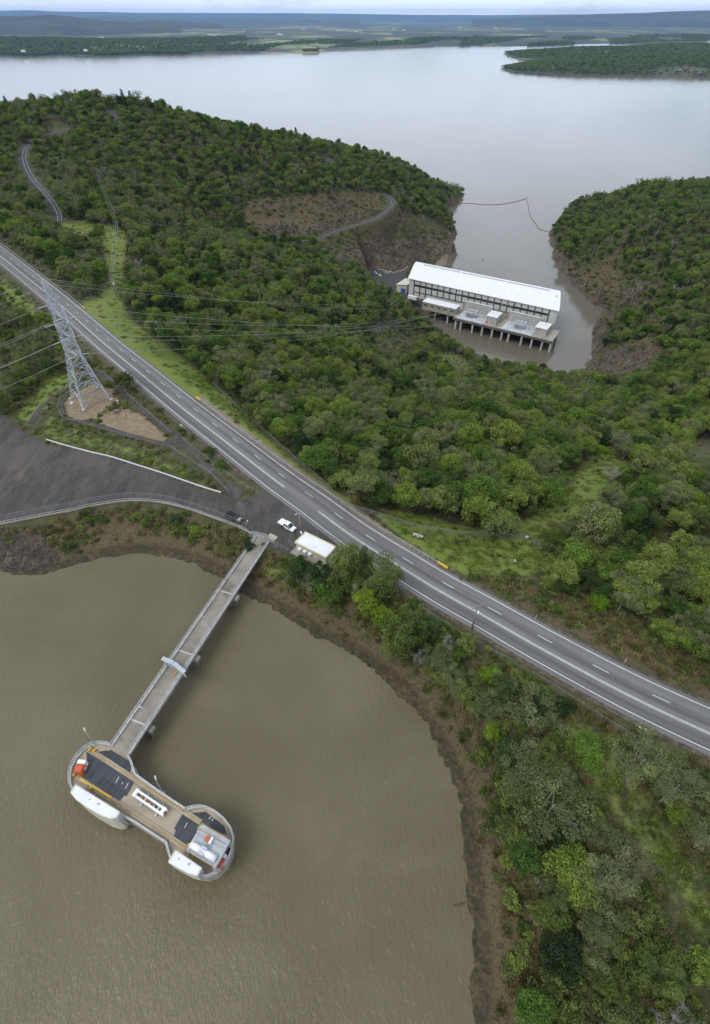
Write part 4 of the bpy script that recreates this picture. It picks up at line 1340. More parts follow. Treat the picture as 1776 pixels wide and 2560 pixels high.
def build_forest():
    r = np.random.default_rng(5)
    # candidate spots: finer near, coarser far
    bx = [scatter(4.5, -130, 130, 0, 200, r), scatter(4.8, -330, 340, 200, 420, r), scatter(5.2, -520, 520, 420, 760, r), scatter(6.0, -560, 560, 760, 1090, r)]
    x = np.concatenate([b[0] for b in bx]); y = np.concatenate([b[1] for b in bx])
    z = hz(x, y)
    ok, q, d = in_frame(x, y, z)
    su = sdist(x, y, UPPER); sl = sdist(x, y, LOWER)
    ok &= (su > 4) & (sl > 3)
    ok &= polydist(x, y, HWC[::4]) > 10
    x, y, z, q, d = x[ok], y[ok], z[ok], q[ok], d[ok]
    far_side = np.array([(p[0] - c[0]) * n_[0] + (p[1] - c[1]) * n_[1] for p, c, n_ in ((np.array([a, b]), HWC[i], HWN[i]) for a, b, i in zip(x, y, np.argmin(np.hypot(x[:, None] - HWC[None, ::6, 0], y[:, None] - HWC[None, ::6, 1]), 1) * 6))]) > 0
    # near side: only where the photo has trees on the bank and left of the highway
    NEAR = [
        [(760, 1420), (850, 1380), (990, 1470), (1070, 1570), (1190, 1650), (1260, 1720), (1300, 1790), (1270, 1900), (1220, 1850), (1120, 1720), (1010, 1620), (900, 1530), (760, 1480)],
        [(1220, 1760), (1320, 1770), (1420, 1900), (1480, 2020), (1580, 2140), (1690, 2290), (1776, 2440), (1900, 2700), (1290, 2700), (1330, 2400), (1290, 2200), (1270, 2050), (1230, 1920)],
        [(1520, 1830), (1650, 1850), (1900, 1960), (1900, 2250), (1760, 2160), (1660, 2040), (1600, 1940)],
        [(-200, 700), (0, 720), (60, 790), (130, 860), (180, 900), (170, 935), (110, 950), (30, 1040), (-200, 1010)],
        [(0, 640), (120, 740), (215, 830), (190, 860), (100, 790), (0, 700)],
    ]
    nearok = np.zeros(len(x), bool)
    for poly in NEAR: nearok |= inside(q[:, 0], q[:, 1], poly)
    ok = far_side | nearok
    x, y, z, q, d, fs = x[ok], y[ok], z[ok], q[ok], d[ok], far_side[ok]
    # some gaps
    gap = np.sin(x * .05 + 1) * np.cos(y * .043) + .5 * np.sin(x * .13 - y * .09)
    keep = r.random(len(x)) < np.clip(.97 - .25 * (gap > .9), 0, 1)
    keep &= ~((~fs) & (r.random(len(x)) < .10))
    slope_open = inside(q[:, 0], q[:, 1], [(1350, 1200), (1560, 1120), (1776, 1250), (1776, 1480), (1400, 1420)])
    keep &= ~(slope_open & (r.random(len(x)) < .30))
    x, y, z, q, d, fs = [a[keep] for a in (x, y, z, q, d, fs)]
    n = len(x)
    kinds = np.array(['forest_tree'] * n, dtype=object)
    u = r.random(n)
    reg = np.sin(x * .018 + 2) * np.cos(y * .015 + 1) + .6 * np.sin(x * .05 + y * .03)
    gumz = inside(q[:, 0], q[:, 1], [(0, 420), (250, 420), (420, 480), (520, 640), (420, 640), (300, 560), (0, 560)])
    kinds[(u > .83)] = 'gum_tree'
    kinds[(u > .112) & (u < .20)] = 'she_oak'
    kinds[(u > .78) & (reg > .5)] = 'gum_tree'
    kinds[gumz & (u > .62)] = 'gum_tree'
    kinds[(u < .07)] = 'dark_tree'
    kinds[(u > .07) & (u < .092)] = 'lime_tree'
    kinds[(u > .092) & (u < .112)] = 'bare_tree'
    kinds[(~fs) & (kinds == 'bare_tree') & (r.random(n) < .8)] = 'she_oak'
    kinds[(~fs) & (u > .15) & (u < .40)] = 'she_oak'
    kinds[(~fs) & (u > .40) & (u < .55)] = 'gum_tree'
    s = np.where(fs, .62 + .42 * r.random(n), .55 + .42 * r.random(n))
    big = r.random(n)
    s *= np.where((~fs) & ((kinds == 'forest_tree') | (kinds == 'lime_tree')), .72, 1.0)
    s *= np.where(big > .94, 1.35, np.where(big < .22, .72, 1.0)) * np.where(y > 420, .86, 1.0) * np.where((y < 330) & (x > 20) & fs, 1.12, 1.0)
    H = np.array([PROTO[k][0][2] for k in kinds]); Wd = np.array([PROTO[k][0][3] for k in kinds])
    ok = visible_ok(x, y, z, H * s, Wd * s)
    # try again smaller where a full tree does not fit
    for f in (.6, .38):
        s2 = np.where(ok, s, s * f / (1 if f == .6 else .6))
        ok2 = visible_ok(x, y, z, H * s2, Wd * s2)
        s = np.where(~ok & ok2, s2, s); ok |= ok2
    x, y, z, q, d, fs, kinds, s, H = [a[ok] for a in (x, y, z, q, d, fs, kinds, s, H)]
    n = len(x)
    size = H * s / d
    vis = (q[:, 0] > -10) & (q[:, 0] < 1790) & (q[:, 1] > 0) & (q[:, 1] < 2640)
    LIMIT = {'forest_tree': 296, 'gum_tree': 120, 'dark_tree': 60, 'lime_tree': 40, 'bare_tree': 40, 'she_oak': 80}
    ZONES = [
        (lambda a, b, f: not f and a < 400, 'left of the highway beside the pylon', 'trees beside the lattice pylon'),
        (lambda a, b, f: not f and b < 1780, 'on the bank below the highway', 'trees on the bank below the highway'),
        (lambda a, b, f: not f, 'in the low bush beside the reservoir', 'trees in the bush by the reservoir edge'),
        (lambda a, b, f: a < 700, 'on the forest slope beyond the guard rail', 'forest edge trees above the guard rail'),
        (lambda a, b, f: a < 1180, 'in the forest behind the fenced grass verge', 'forest trees behind the grass verge'),
        (lambda a, b, f: True, 'in the gully forest right of the overgrown track', 'gully forest trees by the track'),
    ]
    LOOK = {'forest_tree': 'rounded mid green rainforest tree', 'gum_tree': 'open grey green gum tree', 'dark_tree': 'compact very dark green tree',
            'lime_tree': 'small bright lime green tree', 'bare_tree': 'bare grey leafless tree', 'she_oak': 'soft plumed olive green she-oak'}
    single = np.zeros(n, bool)
    for kd, lim in LIMIT.items():
        c = np.where((kinds == kd) & vis)[0]
        c = c[np.argsort(-size[c])][:lim]
        single[c] = True
    for i in np.where(single)[0]:
        a, b = q[i]
        for f, where, grp in ZONES:
            if f(a, b, fs[i]):
                short = {'forest_tree': 'rainforest trees', 'gum_tree': 'gum trees', 'dark_tree': 'dark trees', 'lime_tree': 'lime trees', 'bare_tree': 'bare trees', 'she_oak': 'she-oaks'}[kinds[i]]
                plant(kinds[i], x[i], y[i], LOOK[kinds[i]] + ' ' + where, short + ', ' + grp, s=s[i])
                break
    rest = ~single
    # hoop pines that stand out of the canopy on the crest lines
    pines = [(5, 268), (25, 270), (46, 258), (76, 248), (135, 245), (160, 240), (178, 232), (206, 234), (313, 256), (332, 254), (402, 284), (640, 345), (742, 345), (763, 352), (865, 362), (535, 528), (690, 620), (1650, 480), (1440, 520), (1560, 495), (1690, 478), (1595, 488), (717, 592)]
    for i, (a, b) in enumerate(pines):
        p = land(a, b + 12)
        plant('hoop_pine', p.x, p.y, 'dark hoop pine with whorled branches standing out of the ' + ('wooded headland beyond the power station' if a > 1300 else 'forest on the brown cut hillside' if 500 < a < 740 and b > 500 else 'tree line on the hilltop'),
              'hoop pines on the ' + ('right headland' if a > 1300 else 'cut hillside' if 500 < a < 740 and b > 500 else 'hilltop'), s=random.uniform(.72, 1.0) * (1.15 if a in (178, 742, 1440) else 1), var=i)
    p = land(350, 272); plant('gum_tree', p.x, p.y, 'tall rounded gum tree rising above the hilltop crest beside two pines', s=1.25, var=0)
    p = land(1412, 545); plant('gum_tree', p.x, p.y, 'slender pale gum tree at the tip of the right wooded headland', s=1.2, var=1)
    # the uncounted rest as one object
    keys = ['forest_tree', 'gum_tree', 'dark_tree', 'lime_tree', 'bare_tree', 'she_oak']
    protos, start = [], {}
    for kd in keys:
        start[kd] = len(protos)
        seen = []
        for t in PLANTED[kd]:
            ch = {c.name.split('.')[0]: c for c in t.children}
            if ch['crown'].data.name not in seen:
                seen.append(ch['crown'].data.name); protos.append([ch['crown'], ch['trunk']])
        start[kd] = (start[kd], len(seen))
    kk = kinds[rest].copy()
    idx = np.array([start[k][0] + r.integers(start[k][1]) for k in kk])
    sc = s[rest]
    o = stuff_points('forest', np.stack([x[rest], y[rest], z[rest]], 1), idx, r.random(len(sc)) * 6.28, np.stack([sc, sc, sc * r.uniform(.85, 1.2, len(sc))], 1), protos)
    tag(o, 'dense green forest covering the hills around the power station', 'forest')
    print('trees', n, 'single', single.sum(), 'rest', rest.sum())

    # undergrowth: shrubs and tussocks on banks, cuts and verges
    sh = [scatter(1.25, -75, 95, 2, 95, r), scatter(1.7, -130, 130, 95, 190, r), scatter(3.0, -330, 360, 190, 420, r), scatter(3.6, -250, 420, 420, 800, r)]
    x = np.concatenate([b[0] for b in sh]); y = np.concatenate([b[1] for b in sh]); z = hz(x, y)
    ok, q, d = in_frame(x, y, z)
    ok &= (sdist(x, y, UPPER) > 2.5) & (sdist(x, y, LOWER) > 3) & (polydist(x, y, HWC[::4]) > 7.5) & (sdist(x, y, YARD) > .8) & (sdist(x, y, RAMP) > .5) & (sdist(x, y, PLAT) > 2)
    for hr in HILL_ROADS: ok &= polydist(x, y, hr[::3]) > 6
    for c_ in PATHS: ok &= polydist(x, y, c_[::3]) > 1.2
    x, y, z, q, d = x[ok], y[ok], z[ok], q[ok], d[ok]
    gw = np.zeros(len(x)); 
    for poly in Z_GRASS: gw = np.maximum(gw, inside(q[:, 0], q[:, 1], poly))
    mw = np.zeros(len(x))
    for poly in Z_MULCH: mw = np.maximum(mw, inside(q[:, 0], q[:, 1], poly))
    SHRUB = [  # denser scrub of the photo
        ([(120, 1290), (330, 1258), (440, 1275), (560, 1320), (625, 1360), (600, 1400), (470, 1345), (340, 1310), (150, 1345)], .55),
        ([(640, 1370), (740, 1400), (790, 1440), (750, 1490), (690, 1440)], .6),
        ([(860, 1460), (1000, 1480), (1160, 1580), (1380, 1740), (1300, 1850), (1180, 1790), (1060, 1670), (940, 1590)], .55),
        ([(1180, 1850), (1260, 1800), (1400, 1900), (1560, 2140), (1776, 2460), (1776, 2560), (1235, 2560), (1250, 2300), (1225, 2050)], .55),
        ([(1500, 1830), (1776, 1920), (1776, 2300), (1620, 2080)], .45),
        ([(1060, 1410), (1200, 1445), (1420, 1460), (1540, 1520), (1776, 1600), (1776, 1720), (1500, 1590), (1300, 1500)], .12),
        ([(0, 690), (130, 790), (180, 900), (60, 1000), (0, 1030)], .4),
        ([(300, 880), (420, 990), (560, 1120), (640, 1200), (600, 1190), (500, 1120), (400, 1040), (300, 950)], .25),
        ([(600, 490), (950, 480), (1000, 560), (1140, 590), (1000, 640), (880, 640), (640, 620)], .42),
        ([(1380, 620), (1480, 640), (1620, 660), (1640, 800), (1600, 900), (1480, 860), (1520, 780), (1440, 720)], .5),
        ([(900, 830), (1060, 830), (1200, 930), (1000, 930)], .4),
    ]
    pr = np.full(len(x), .015)
    for poly, pp in SHRUB: pr = np.where(inside(q[:, 0], q[:, 1], poly), pp, pr)
    pr = np.where(mw > 0, 0, np.where(gw > 0, pr * .03, pr))
    pr = np.where(y < 190, pr * .52, pr)
    u = r.random(len(x)); isb = u < pr
    su = sdist(x, y, UPPER)
    patch = vnoise(x / 5, y / 5) + .6 * vnoise(x / 2 + 4, y / 2)
    ist = ~isb & (u < pr + np.where(gw > 0, .025, .42 + .5 * patch) * sstep(su, 2.5, 8)) & (mw < 1)
    isw = ~isb & ~ist & (u > 1 - np.where(gw > 0, .05, .20 + .5 * patch) * sstep(su, 3, 9)) & (mw < 1)
    s = np.where(isb, .35 + .75 * r.random(len(x)) ** 1.5, .6 + .9 * r.random(len(x))) * np.where(y > 420, 1.25, 1)
    okv = visible_ok_soft(x, y, z, 1.6 * s)
    isb &= okv; ist &= okv; isw &= okv
    c = np.where(isb & (q[:, 0] > 0) & (q[:, 0] < 1776) & (q[:, 1] < 2560))[0]
    c = c[np.argsort(-(s / d)[c])][:290]
    sing = np.zeros(len(x), bool); sing[c] = True
    for i in c:
        a, b = q[i]
        where = ('on the steep bank between the yard fence and the muddy water' if a < 640 and b > 1240 else 'beside the access bridge and the small white roofed hut' if a < 800 and b > 1350 else
                 'along the verge near the pylon' if a < 660 else 'on the brown embankment across the highway from the water' if b < 1760 and a > 1060 and G(a, b)[1] > HWC[hw_at(a, b)][1] - 2 else 'on the scrubby slope near the water station' if b < 1000 else 'in the scrub along the reservoir bank')
        plant('shrub', x[i], y[i], 'small leafy green shrub ' + where, 'shrubs ' + where, s=s[i])
    plant('tussock', *land(1000, 1500)[:2], 'dry grass tussock by the gutter below the highway', s=1.0, var=0)
    plant('tussock', *land(1230, 1470)[:2], 'dry grass tussock on the brown embankment above the highway', s=1.1, var=1)
    plant('tussock', *land(480, 1090)[:2], 'dry grass tussock in the strip between highway and ramp', s=1.0, var=2)
    plant('weed', *land(1010, 1530)[:2], 'low leafy weed patch on the bank below the thin wire fence', s=1.0, var=0)
    plant('weed', *land(700, 1440)[:2], 'low leafy weed patch on the bank beside the bridge', s=1.0, var=1)
    plant('weed', *land(1460, 1540)[:2], 'low leafy weed patch on the brown embankment', s=1.1, var=2)
    protos = []
    for kd, part in (('shrub', 'foliage'), ('tussock', 'foliage'), ('weed', 'foliage')):
        seen = []
        for t in PLANTED[kd]:
            ch = [c_ for c_ in t.children if c_.name.startswith(part)][0]
            if ch.data.name not in seen: seen.append(ch.data.name); protos.append([ch])
        if kd == 'shrub': ns = len(seen)
        if kd == 'tussock': nt = len(seen)
    nw = len(protos) - ns - nt
    ng = len(protos)
    for k_ in range(3):
        t = plant('grass_tuft', *land((1150, 1010, 640)[k_], (1380, 1330, 1100)[k_])[:2], 'soft green grass tuft ' + ('in the middle of the fenced grass verge', 'on the grass verge near the guard rail', 'on the narrow verge above the long guard rail')[k_], var=k_)
        protos.append([t.children[0]])
    isg = ~isb & ~ist & ~isw & (gw > 0) & (y < 470) & (r.random(len(x)) < .55) & (polydist(x, y, HWC[::4]) > 8.5) & okv
    m = (isb & ~sing) | ist | isw | isg
    idx = np.where(isg[m], ng + r.integers(0, 3, m.sum()), np.where(isb[m], r.integers(0, ns, m.sum()), np.where(isw[m], ns + nt + r.integers(0, nw, m.sum()), ns + r.integers(0, nt, m.sum()))))
    o = stuff_points('undergrowth', np.stack([x[m], y[m], z[m]], 1), idx, r.random(m.sum()) * 6.28, np.stack([s[m]] * 3, 1) * np.where(isb[m], 1, np.where(isw[m], 1.0, 1.35))[:, None], protos)
    tag(o, 'low scrub and dry grass tussocks on the banks and cuttings', 'undergrowth')
    print('shrubs', sing.sum(), 'undergrowth', m.sum())


def visible_ok_soft(x, y, z, h):
    """small plants must not hang over the roads, yard, water or buildings"""
    ok = np.ones(len(x), bool)
    hard = [_hwband, YARD_PX, RAMP_PX, OPEN[12 - 0] if False else _hwband]
    q, d = proj(np.stack([x, y, z + h], 1))
    for poly in hard: ok &= ~inside(q[:, 0], q[:, 1], poly)
    ok &= ~inside(q[:, 0], q[:, 1], [(915, 662), (985, 680), (1012, 700), (1010, 730), (935, 700)])
    return ok


# ---- trees the photo singles out on the near bank -------------------
def hero_trees():
    L = [  # kind, photo x, y of the foot, scale, variant, label
        ('she_oak', 868, 1462, .85, 0, 'tall dark olive she-oak at the corner of the white roofed hut'),
        ('she_oak', 905, 1452, .72, 1, 'olive she-oak standing between the hut and the highway edge'),
        ('she_oak', 958, 1490, .82, 2, 'dark olive she-oak leaning over the highway edge line'),
        ('dark_tree', 815, 1480, .62, 0, 'dark green bushy tree directly below the hut'),
        ('dark_tree', 765, 1472, .55, 1, 'dense blackish green tree nearest the bridge abutment'),
        ('forest_tree', 822, 1515, .62, 2, 'blue green rounded tree on the bank below the hut'),
        ('lime_tree', 905, 1530, .85, 0, 'bright lime green tree in the middle of the dark bank trees'),
        ('lime_tree', 950, 1570, .58, 1, 'smaller bright lime green tree just below the large lime one'),
        ('she_oak', 985, 1640, .75, 2, 'broad olive she-oak clump overhanging the reservoir mud'),
        ('she_oak', 1025, 1625, .68, 0, 'olive she-oak behind the clump over the mud'),
        ('gum_tree', 1090, 1680, .55, 0, 'sparse yellowish gum tree with a pale forked trunk by the mud'),
        ('bare_tree', 1048, 1665, .55, 0, 'bare grey bush among the bank she-oaks'),
        ('dark_tree', 1085, 1595, .5, 1, 'dark rounded tree beside the grey power pole'),
        ('she_oak', 1160, 1640, .55, 1, 'dark she-oak at the foot of the grey power pole'),
        ('lime_tree', 1216, 1700, .45, 0, 'small round lime tree on the bank right of the power pole'),
        ('dark_tree', 1240, 1745, .6, 0, 'dark dense tree next to the small round lime tree'),
        ('gum_tree', 1315, 1830, .85, 2, 'large grey green gum on the bank in front of the mown strip'),
        ('gum_tree', 1290, 1960, .7, 0, 'grey green gum spreading towards the muddy shore'),
        ('dark_tree', 1388, 1790, .4, 1, 'small dark round tree alone on the grass below the highway'),
        ('lime_tree', 1232, 1850, .4, 1, 'thin bright green sapling clump above the mud'),
        ('forest_tree', 1450, 1890, .6, 2, 'spreading green creeper covered tree left of the mown strip'),
        ('gum_tree', 1560, 1960, .85, 1, 'wide grey green gum tree right of the mown strip'),
        ('gum_tree', 1345, 2060, .95, 2, 'spreading gum with many bare pale branches near the shore'),
        ('bare_tree', 1400, 2090, .5, 1, 'bare grey tree beside the spreading gum near the shore'),
        ('bare_tree', 1705, 1960, .6, 2, 'leafless pale branching tree close under the highway bend'),
        ('forest_tree', 555, 1182, .36, 4, 'lone round grey green tree at the end of the highway verge'),
        ('shrub', 318, 968, 1.5, 1, 'dark green bush on the verge between pylon and highway'),
        ('dark_tree', 452, 1320, .52, 0, 'dark green tree on the bank under the yard fence'),
        ('lime_tree', 488, 1345, .42, 1, 'yellow green shrubby tree beside the dark bank tree'),
        ('dark_tree', 622, 1385, .38, 1, 'dark bush tucked against the left side of the bridge abutment'),
        ('forest_tree', 788, 1185, 1.05, 2, 'big dome shaped green tree at the forest edge beside the fence'),
        ('gum_tree', 870, 1180, .6, 1, 'grey green gum beside the big dome shaped tree'),
        ('gum_tree', 1262, 1140, 1.15, 2, 'very large pale green spreading tree in the middle of the forest'),
        ('bare_tree', 1118, 1215, .85, 0, 'bare silvery tree in the forest behind the grass verge'),
        ('bare_tree', 1148, 1220, .8, 1, 'second bare silvery tree touching its bare neighbour in the forest'),
        ('bare_tree', 1520, 1210, .9, 2, 'dead white branched tree at the top of the overgrown track'),
        ('lime_tree', 1490, 1155, .95, 0, 'bright lime tree beside the overgrown track'),
        ('lime_tree', 1590, 1405, .75, 1, 'lime green round tree on the slope right of the fence end'),
        ('lime_tree', 1660, 1540, .75, 0, 'lime green tree above the brown embankment'),
        ('forest_tree', 1450, 1375, .85, 0, 'full green tree standing alone beside the overgrown track'),
        ('forest_tree', 1420, 1490, .62, 2, 'squat green tree on top of the brown embankment'),
        ('forest_tree', 1480, 1510, .6, 3, 'rounded green tree at the edge of the brown embankment'),
        ('gum_tree', 1650, 1490, 1.0, 2, 'umbrella shaped gum with a leaning pale trunk on the grass slope'),
        ('gum_tree', 1740, 1640, .8, 0, 'grey leaved gum above the brown embankment near the picture edge'),
        ('shrub', 1375, 1375, 1.3, 3, 'round dark bush just behind the fence corner'),
        ('shrub', 1265, 1445, 1.0, 0, 'yellowish bush at the lower edge of the grass verge'),
        ('forest_tree', 125, 830, .75, 1, 'brown green tree behind the top of the lattice pylon'),
        ('forest_tree', 205, 920, .6, 3, 'green tree behind the waist of the lattice pylon'),
    ]
    for i_, (kd, a, b, s, v, lab) in enumerate(L):
        p = land(a, b)
        if i_ < 27 and kd != 'bare_tree': s *= 1.32 * (1.22 if i_ < 10 and kd != 'lime_tree' else 1.0)
        plant(kd, p.x, p.y, lab, s=s, var=v)


hero_trees()
build_forest()

# ================================================================== THINGS PEOPLE BUILT
def xy(p): return (p[0], p[1])


def T(a, b, z=0.0):      # survey of the water station's deck
    return V(150 + a / 3.3957, 1820 + b / 3.3957, z)


def rail_along(mb, pts, h=1.05, every=2.0, r=.045, mid=True, rp=.04, closed=False):
    """tube handrail on posts along a 3-D polyline"""
    pts = [Vector(p) for p in pts]
    if closed: pts.append(pts[0])
    up = Vector((0, 0, h))
    mb.tube([p + up for p in pts], r, 5)
    if mid: mb.tube([p + up * .52 for p in pts], r * .8, 5)
    for a, b in zip(pts, pts[1:]):
        L = (b - a).length; n = max(1, round(L / every))
        for i in range(n):
            q = a.lerp(b, i / n)
            mb.bar(q, q + up, rp * 2)


# ---------------------------------------------------------------- water station (intake tower)
def build_tower():
    out = [(440, 150), (400, 138), (340, 135), (270, 150), (200, 195), (145, 260), (105, 335), (90, 410), (95, 480), (116, 530), (140, 560), (300, 640), (480, 745), (550, 752),
           (640, 800), (760, 880), (860, 945), (905, 970), (920, 1030), (937, 1092), (990, 1150), (1080, 1225), (1170, 1255), (1250, 1265), (1340, 1225), (1420, 1145), (1465, 1040),
           (1475, 930), (1450, 850), (1390, 770), (1310, 710), (1220, 675), (1150, 675), (1075, 695), (960, 620), (820, 525), (640, 395), (620, 330), (600, 270), (580, 240)]
    O = [T(*q) for q in out]
    c = T(760, 700)
    t = thing('intake_tower', 'dumbbell shaped concrete water station with dark gratings standing in the muddy reservoir', 'water station', (c.x, c.y, 0))
    L = lambda P: [(p.x - c.x, p.y - c.y) for p in P]
    mb = MB(); mb.prism(L(O), -.75, 0); mb.build('deck', M['deckcon'], t)
    mb = MB(); mb.prism([(x * .965, y * .965) for x, y in L(O)], -14, -.75); mb.build('shaft', M['concrete'], t)
    # kerb / parapet with rail, left open at the bridge
    loc = lambda P: [Vector((p.x - c.x, p.y - c.y, p.z)) for p in P]
    lo = loc(O)
    mb = MB()
    for a, b in zip(lo[:-1], lo[1:]): mb.bar(a + Vector((0, 0, .18)), b + Vector((0, 0, .18)), .34, .36)
    mb.build('kerb', M['paleconc'], t)
    sm = [Vector((*p, 0)) for p in spline([(p.x, p.y) for p in lo[0:10]], 30)]
    mb = MB(); rail_along(mb, [p + Vector((0, 0, .36)) for p in sm], .85, 1.5, .05)
    mb.build('handrail', M['railsteel'], t)
    mb = MB(); rail_along(mb, [p + Vector((0, 0, .36)) for p in [Vector((*q, 0)) for q in spline([(p.x, p.y) for p in lo[22:34]], 34)] + lo[33:]], .85, 1.5, .05)
    mb.build('handrail', M['railsteel'], t)
    mb = MB(); rail_along(mb, [p + Vector((0, 0, .36)) for p in lo[13:20]], .85, 1.5, .05)
    mb.build('handrail', M['railsteel'], t)
    # gratings
    ax = math.atan2(*(T(1195, 800) - T(255, 185)).xy.yx)
    for q in ([(226, 202), (634, 457), (566, 580), (550, 572), (508, 617), (163, 404), (232, 292)], [(320, 205), (400, 190), (412, 200), (432, 186), (606, 291), (598, 388)],
              [(1040, 735), (1200, 822), (1085, 1012), (965, 925), (985, 870), (972, 852)], [(1122, 722), (1238, 712), (1395, 830), (1420, 903), (1300, 880)],
              [(1180, 850), (1400, 975), (1345, 1085), (1150, 945)], [(1405, 965), (1460, 1008), (1400, 1150), (1340, 1170), (1400, 1040)]):
        g = [T(*p) for p in q]
        o0 = g[0]
        R_ = Matrix.Rotation(-ax, 3, 'Z')
        P = [R_ @ (p - o0) for p in g]
        mb = MB(); mb.prism([xy(p) for p in P], .02, .07)
        o = mb.build('grating', M['grating'] if len(q) != 4 else M['grating2'], t)
        o.location = (o0.x - c.x, o0.y - c.y, 0); o.rotation_euler[2] = ax
    # crane rails on their plinths
    for a, b, cc in (((255, 185), (1200, 806), 'ochre'), ((120, 400), (1095, 1036), 'ochre')):
        p, q = T(*a) - Vector((c.x, c.y, 0)), T(*b) - Vector((c.x, c.y, 0))
        mb = MB(); mb.bar(p + Vector((0, 0, .12)), q + Vector((0, 0, .12)), .8, .2)
        r = mb.build('rail_plinth', M['concrete'], t)
        mb = MB(); mb.bar(p + Vector((0, 0, .29)), q + Vector((0, 0, .29)), .22, .14)
        mb.bar(p + Vector((0, 0, .45)), p + (q - p).normalized() * .5 + Vector((0, 0, .45)), .6, .5)
        mb.build('crane_rail', M[cc], t)
    p, q = T(180, 440) - Vector((c.x, c.y, 0)), T(445, 600) - Vector((c.x, c.y, 0))
    mb = MB(); mb.bar(p + Vector((0, 0, .42)), q + Vector((0, 0, .42)), .28, .16); mb.build('cable_tray', M['yellow'], t)
    # white bordered hatch marks on the gratings
    mb = MB()
    for a, b in (((475, 465), (502, 415)), ((557, 515), (582, 465)), ((1058, 848), (1082, 805)), ((525, 478), (535, 458)), ((1265, 772), (1285, 752)), ((1290, 790), (1305, 768))):
        mb.bar(T(*a, .09) - Vector((c.x, c.y, 0)), T(*b, .09) - Vector((c.x, c.y, 0)), .09, .03)
    mb.build('hatch_frame', M['whitepaint'], t)
    # service buildings on the outer side
    for roof, nm, lab, wb in (([(88, 545), (130, 478), (512, 716), (488, 760), (440, 772), (350, 742), (230, 672), (140, 608)], 'gate_house', 'long curved edged white roofed gate house on the left outer side of the water station', -3.2),
                              ([(918, 1137), (980, 1035), (1207, 1190), (1168, 1256), (1100, 1238), (1000, 1185)], 'gate_house', 'shorter white roofed gate house near the gantry crane end of the water station', -.3)):
        P = [T(*q, 2.6) for q in roof]
        cc = sum(P, Vector()) / len(P)
        h = thing(nm, lab, 'gate house', (cc.x, cc.y, 0))
        pl = [(p.x - cc.x, p.y - cc.y) for p in P]
        mb = MB(); mb.prism([(x * .96, y * .96) for x, y in pl], wb, 2.35); mb.build('wall', M['creamwall'], h)
        mb = MB(); mb.prism(pl, 2.35, 2.62); mb.build('eave', M['creamroof'], h)
        mb = MB(); mb.prism([(x * .94, y * .93) for x, y in pl], 2.6, 2.70, .05); rf = mb.build('roof', M['whiteroof'], h)
        mb = MB()
        for k in range(len(pl)):
            a, b = Vector((*pl[k], 2.66)), Vector((*pl[(k + 1) % len(pl)], 2.66)); mb.bar(a * .98, b * .98, .16, .10)
        mb.build('roof_edge', M['creamroof'], rf)
        mb = MB(); mb.tube([(.6, .2, 2.6), (.6, .2, 3.0)], .14, 8); mb.tube([(-1.1, .9, 2.6), (-1.1, .9, 2.9)], .1, 8)
        mb.build('roof_vent', M['winchgrey'], rf)
        mb = MB(); e0, e1 = Vector((*pl[2], 0)), Vector((*pl[3], 0)); m = e0.lerp(e1, .5); mb.box((m.x * .97, m.y * .97, .9), (1.0, .3, 1.9), math.atan2(e1.y - e0.y, e1.x - e0.x)); mb.build('door', M['winchgrey'], h)
    # red winch houses
    for a, b, w, lab in (((150, 385), (198, 275), 1.5, 'red winch box with white lid at the left rounded end of the water station'), ((1335, 1175), (1388, 1062), 1.4, 'red winch box with white lid beside the gantry crane')):
        p, q = T(*a, 1), T(*b, 1); m = (p + q) / 2; L_ = (q - p).length; an = math.atan2((q - p).y, (q - p).x)
        h = thing('winch_box', lab, 'winch', (m.x, m.y, 0), an)
        mb = MB(); mb.box((-L_ * .16, 0, .75), (L_ * .66, w, 1.1)); mb.box((-L_ * .2, 0, 1.36), (L_ * .5, w * .8, .14)); mb.build('housing', M['red'], h)
        mb = MB(); mb.box((L_ * .33, 0, .8), (L_ * .30, w * .95, 1.3)); mb.build('lid', M['whitepaint'], h)
        mb = MB(); mb.box((0, 0, .1), (L_ * 1.04, w * 1.2, .2)); mb.build('skid', M['rust'], h)
        mb = MB(); mb.tube([(-L_ * .05, -w * .62, .6), (-L_ * .05, w * .62, .6)], .3, 10); mb.build('drum', M['winchgrey'], h)
    # white stop-log beam lying on stands
    p, q = T(640, 548, .6), T(895, 722, .6); m = (p + q) / 2; L_ = (q - p).length; an = math.atan2((q - p).y, (q - p).x)
    h = thing('lifting_beam', 'long white rusting lifting beam lying on the sandy middle of the deck', 'lifting beam', (m.x, m.y, 0), an)
    mb = MB()
    for s in (-1, 1): mb.box((0, s * .42, .62), (L_, .12, .5)); mb.box((0, s * .42, .88), (L_, .34, .06)); mb.box((0, s * .42, .36), (L_, .34, .06))
    for k in range(7): mb.box((-L_ / 2 + L_ * (k + .5) / 7, 0, .62), (.14, .8, .44))
    mb.build('beam', M['whitepaint'], h)
    mb = MB()
    for k in (-.47, .43): mb.box((L_ * k, 0, .93), (L_ * .09, 1.3, .12))
    mb.build('end_plate', M['whitepaint'], h)
    mb = MB(); mb.box((L_ * .02, .1, .84), (L_ * .28, .34, .10)); mb.box((-L_ * .25, .05, .84), (L_ * .12, .26, .08)); mb.build('rust_panel', M['rust'], h)
    for k in (-.2, .3):
        mb = MB(); mb.box((L_ * k, 0, .18), (.3, 2.0, .32)); mb.box((L_ * k, -1.0, .12), (.5, .3, .24)); mb.build('stand', M['paleconc'], h)
    # gantry crane
    h0 = 2.3
    A, B, C_, D = T(1206, 822, h0), T(1440, 958, h0), T(1312, 1190, h0), T(1092, 1060, h0)
    m = (A + B + C_ + D) / 4; an = math.atan2((B - A).y, (B - A).x)
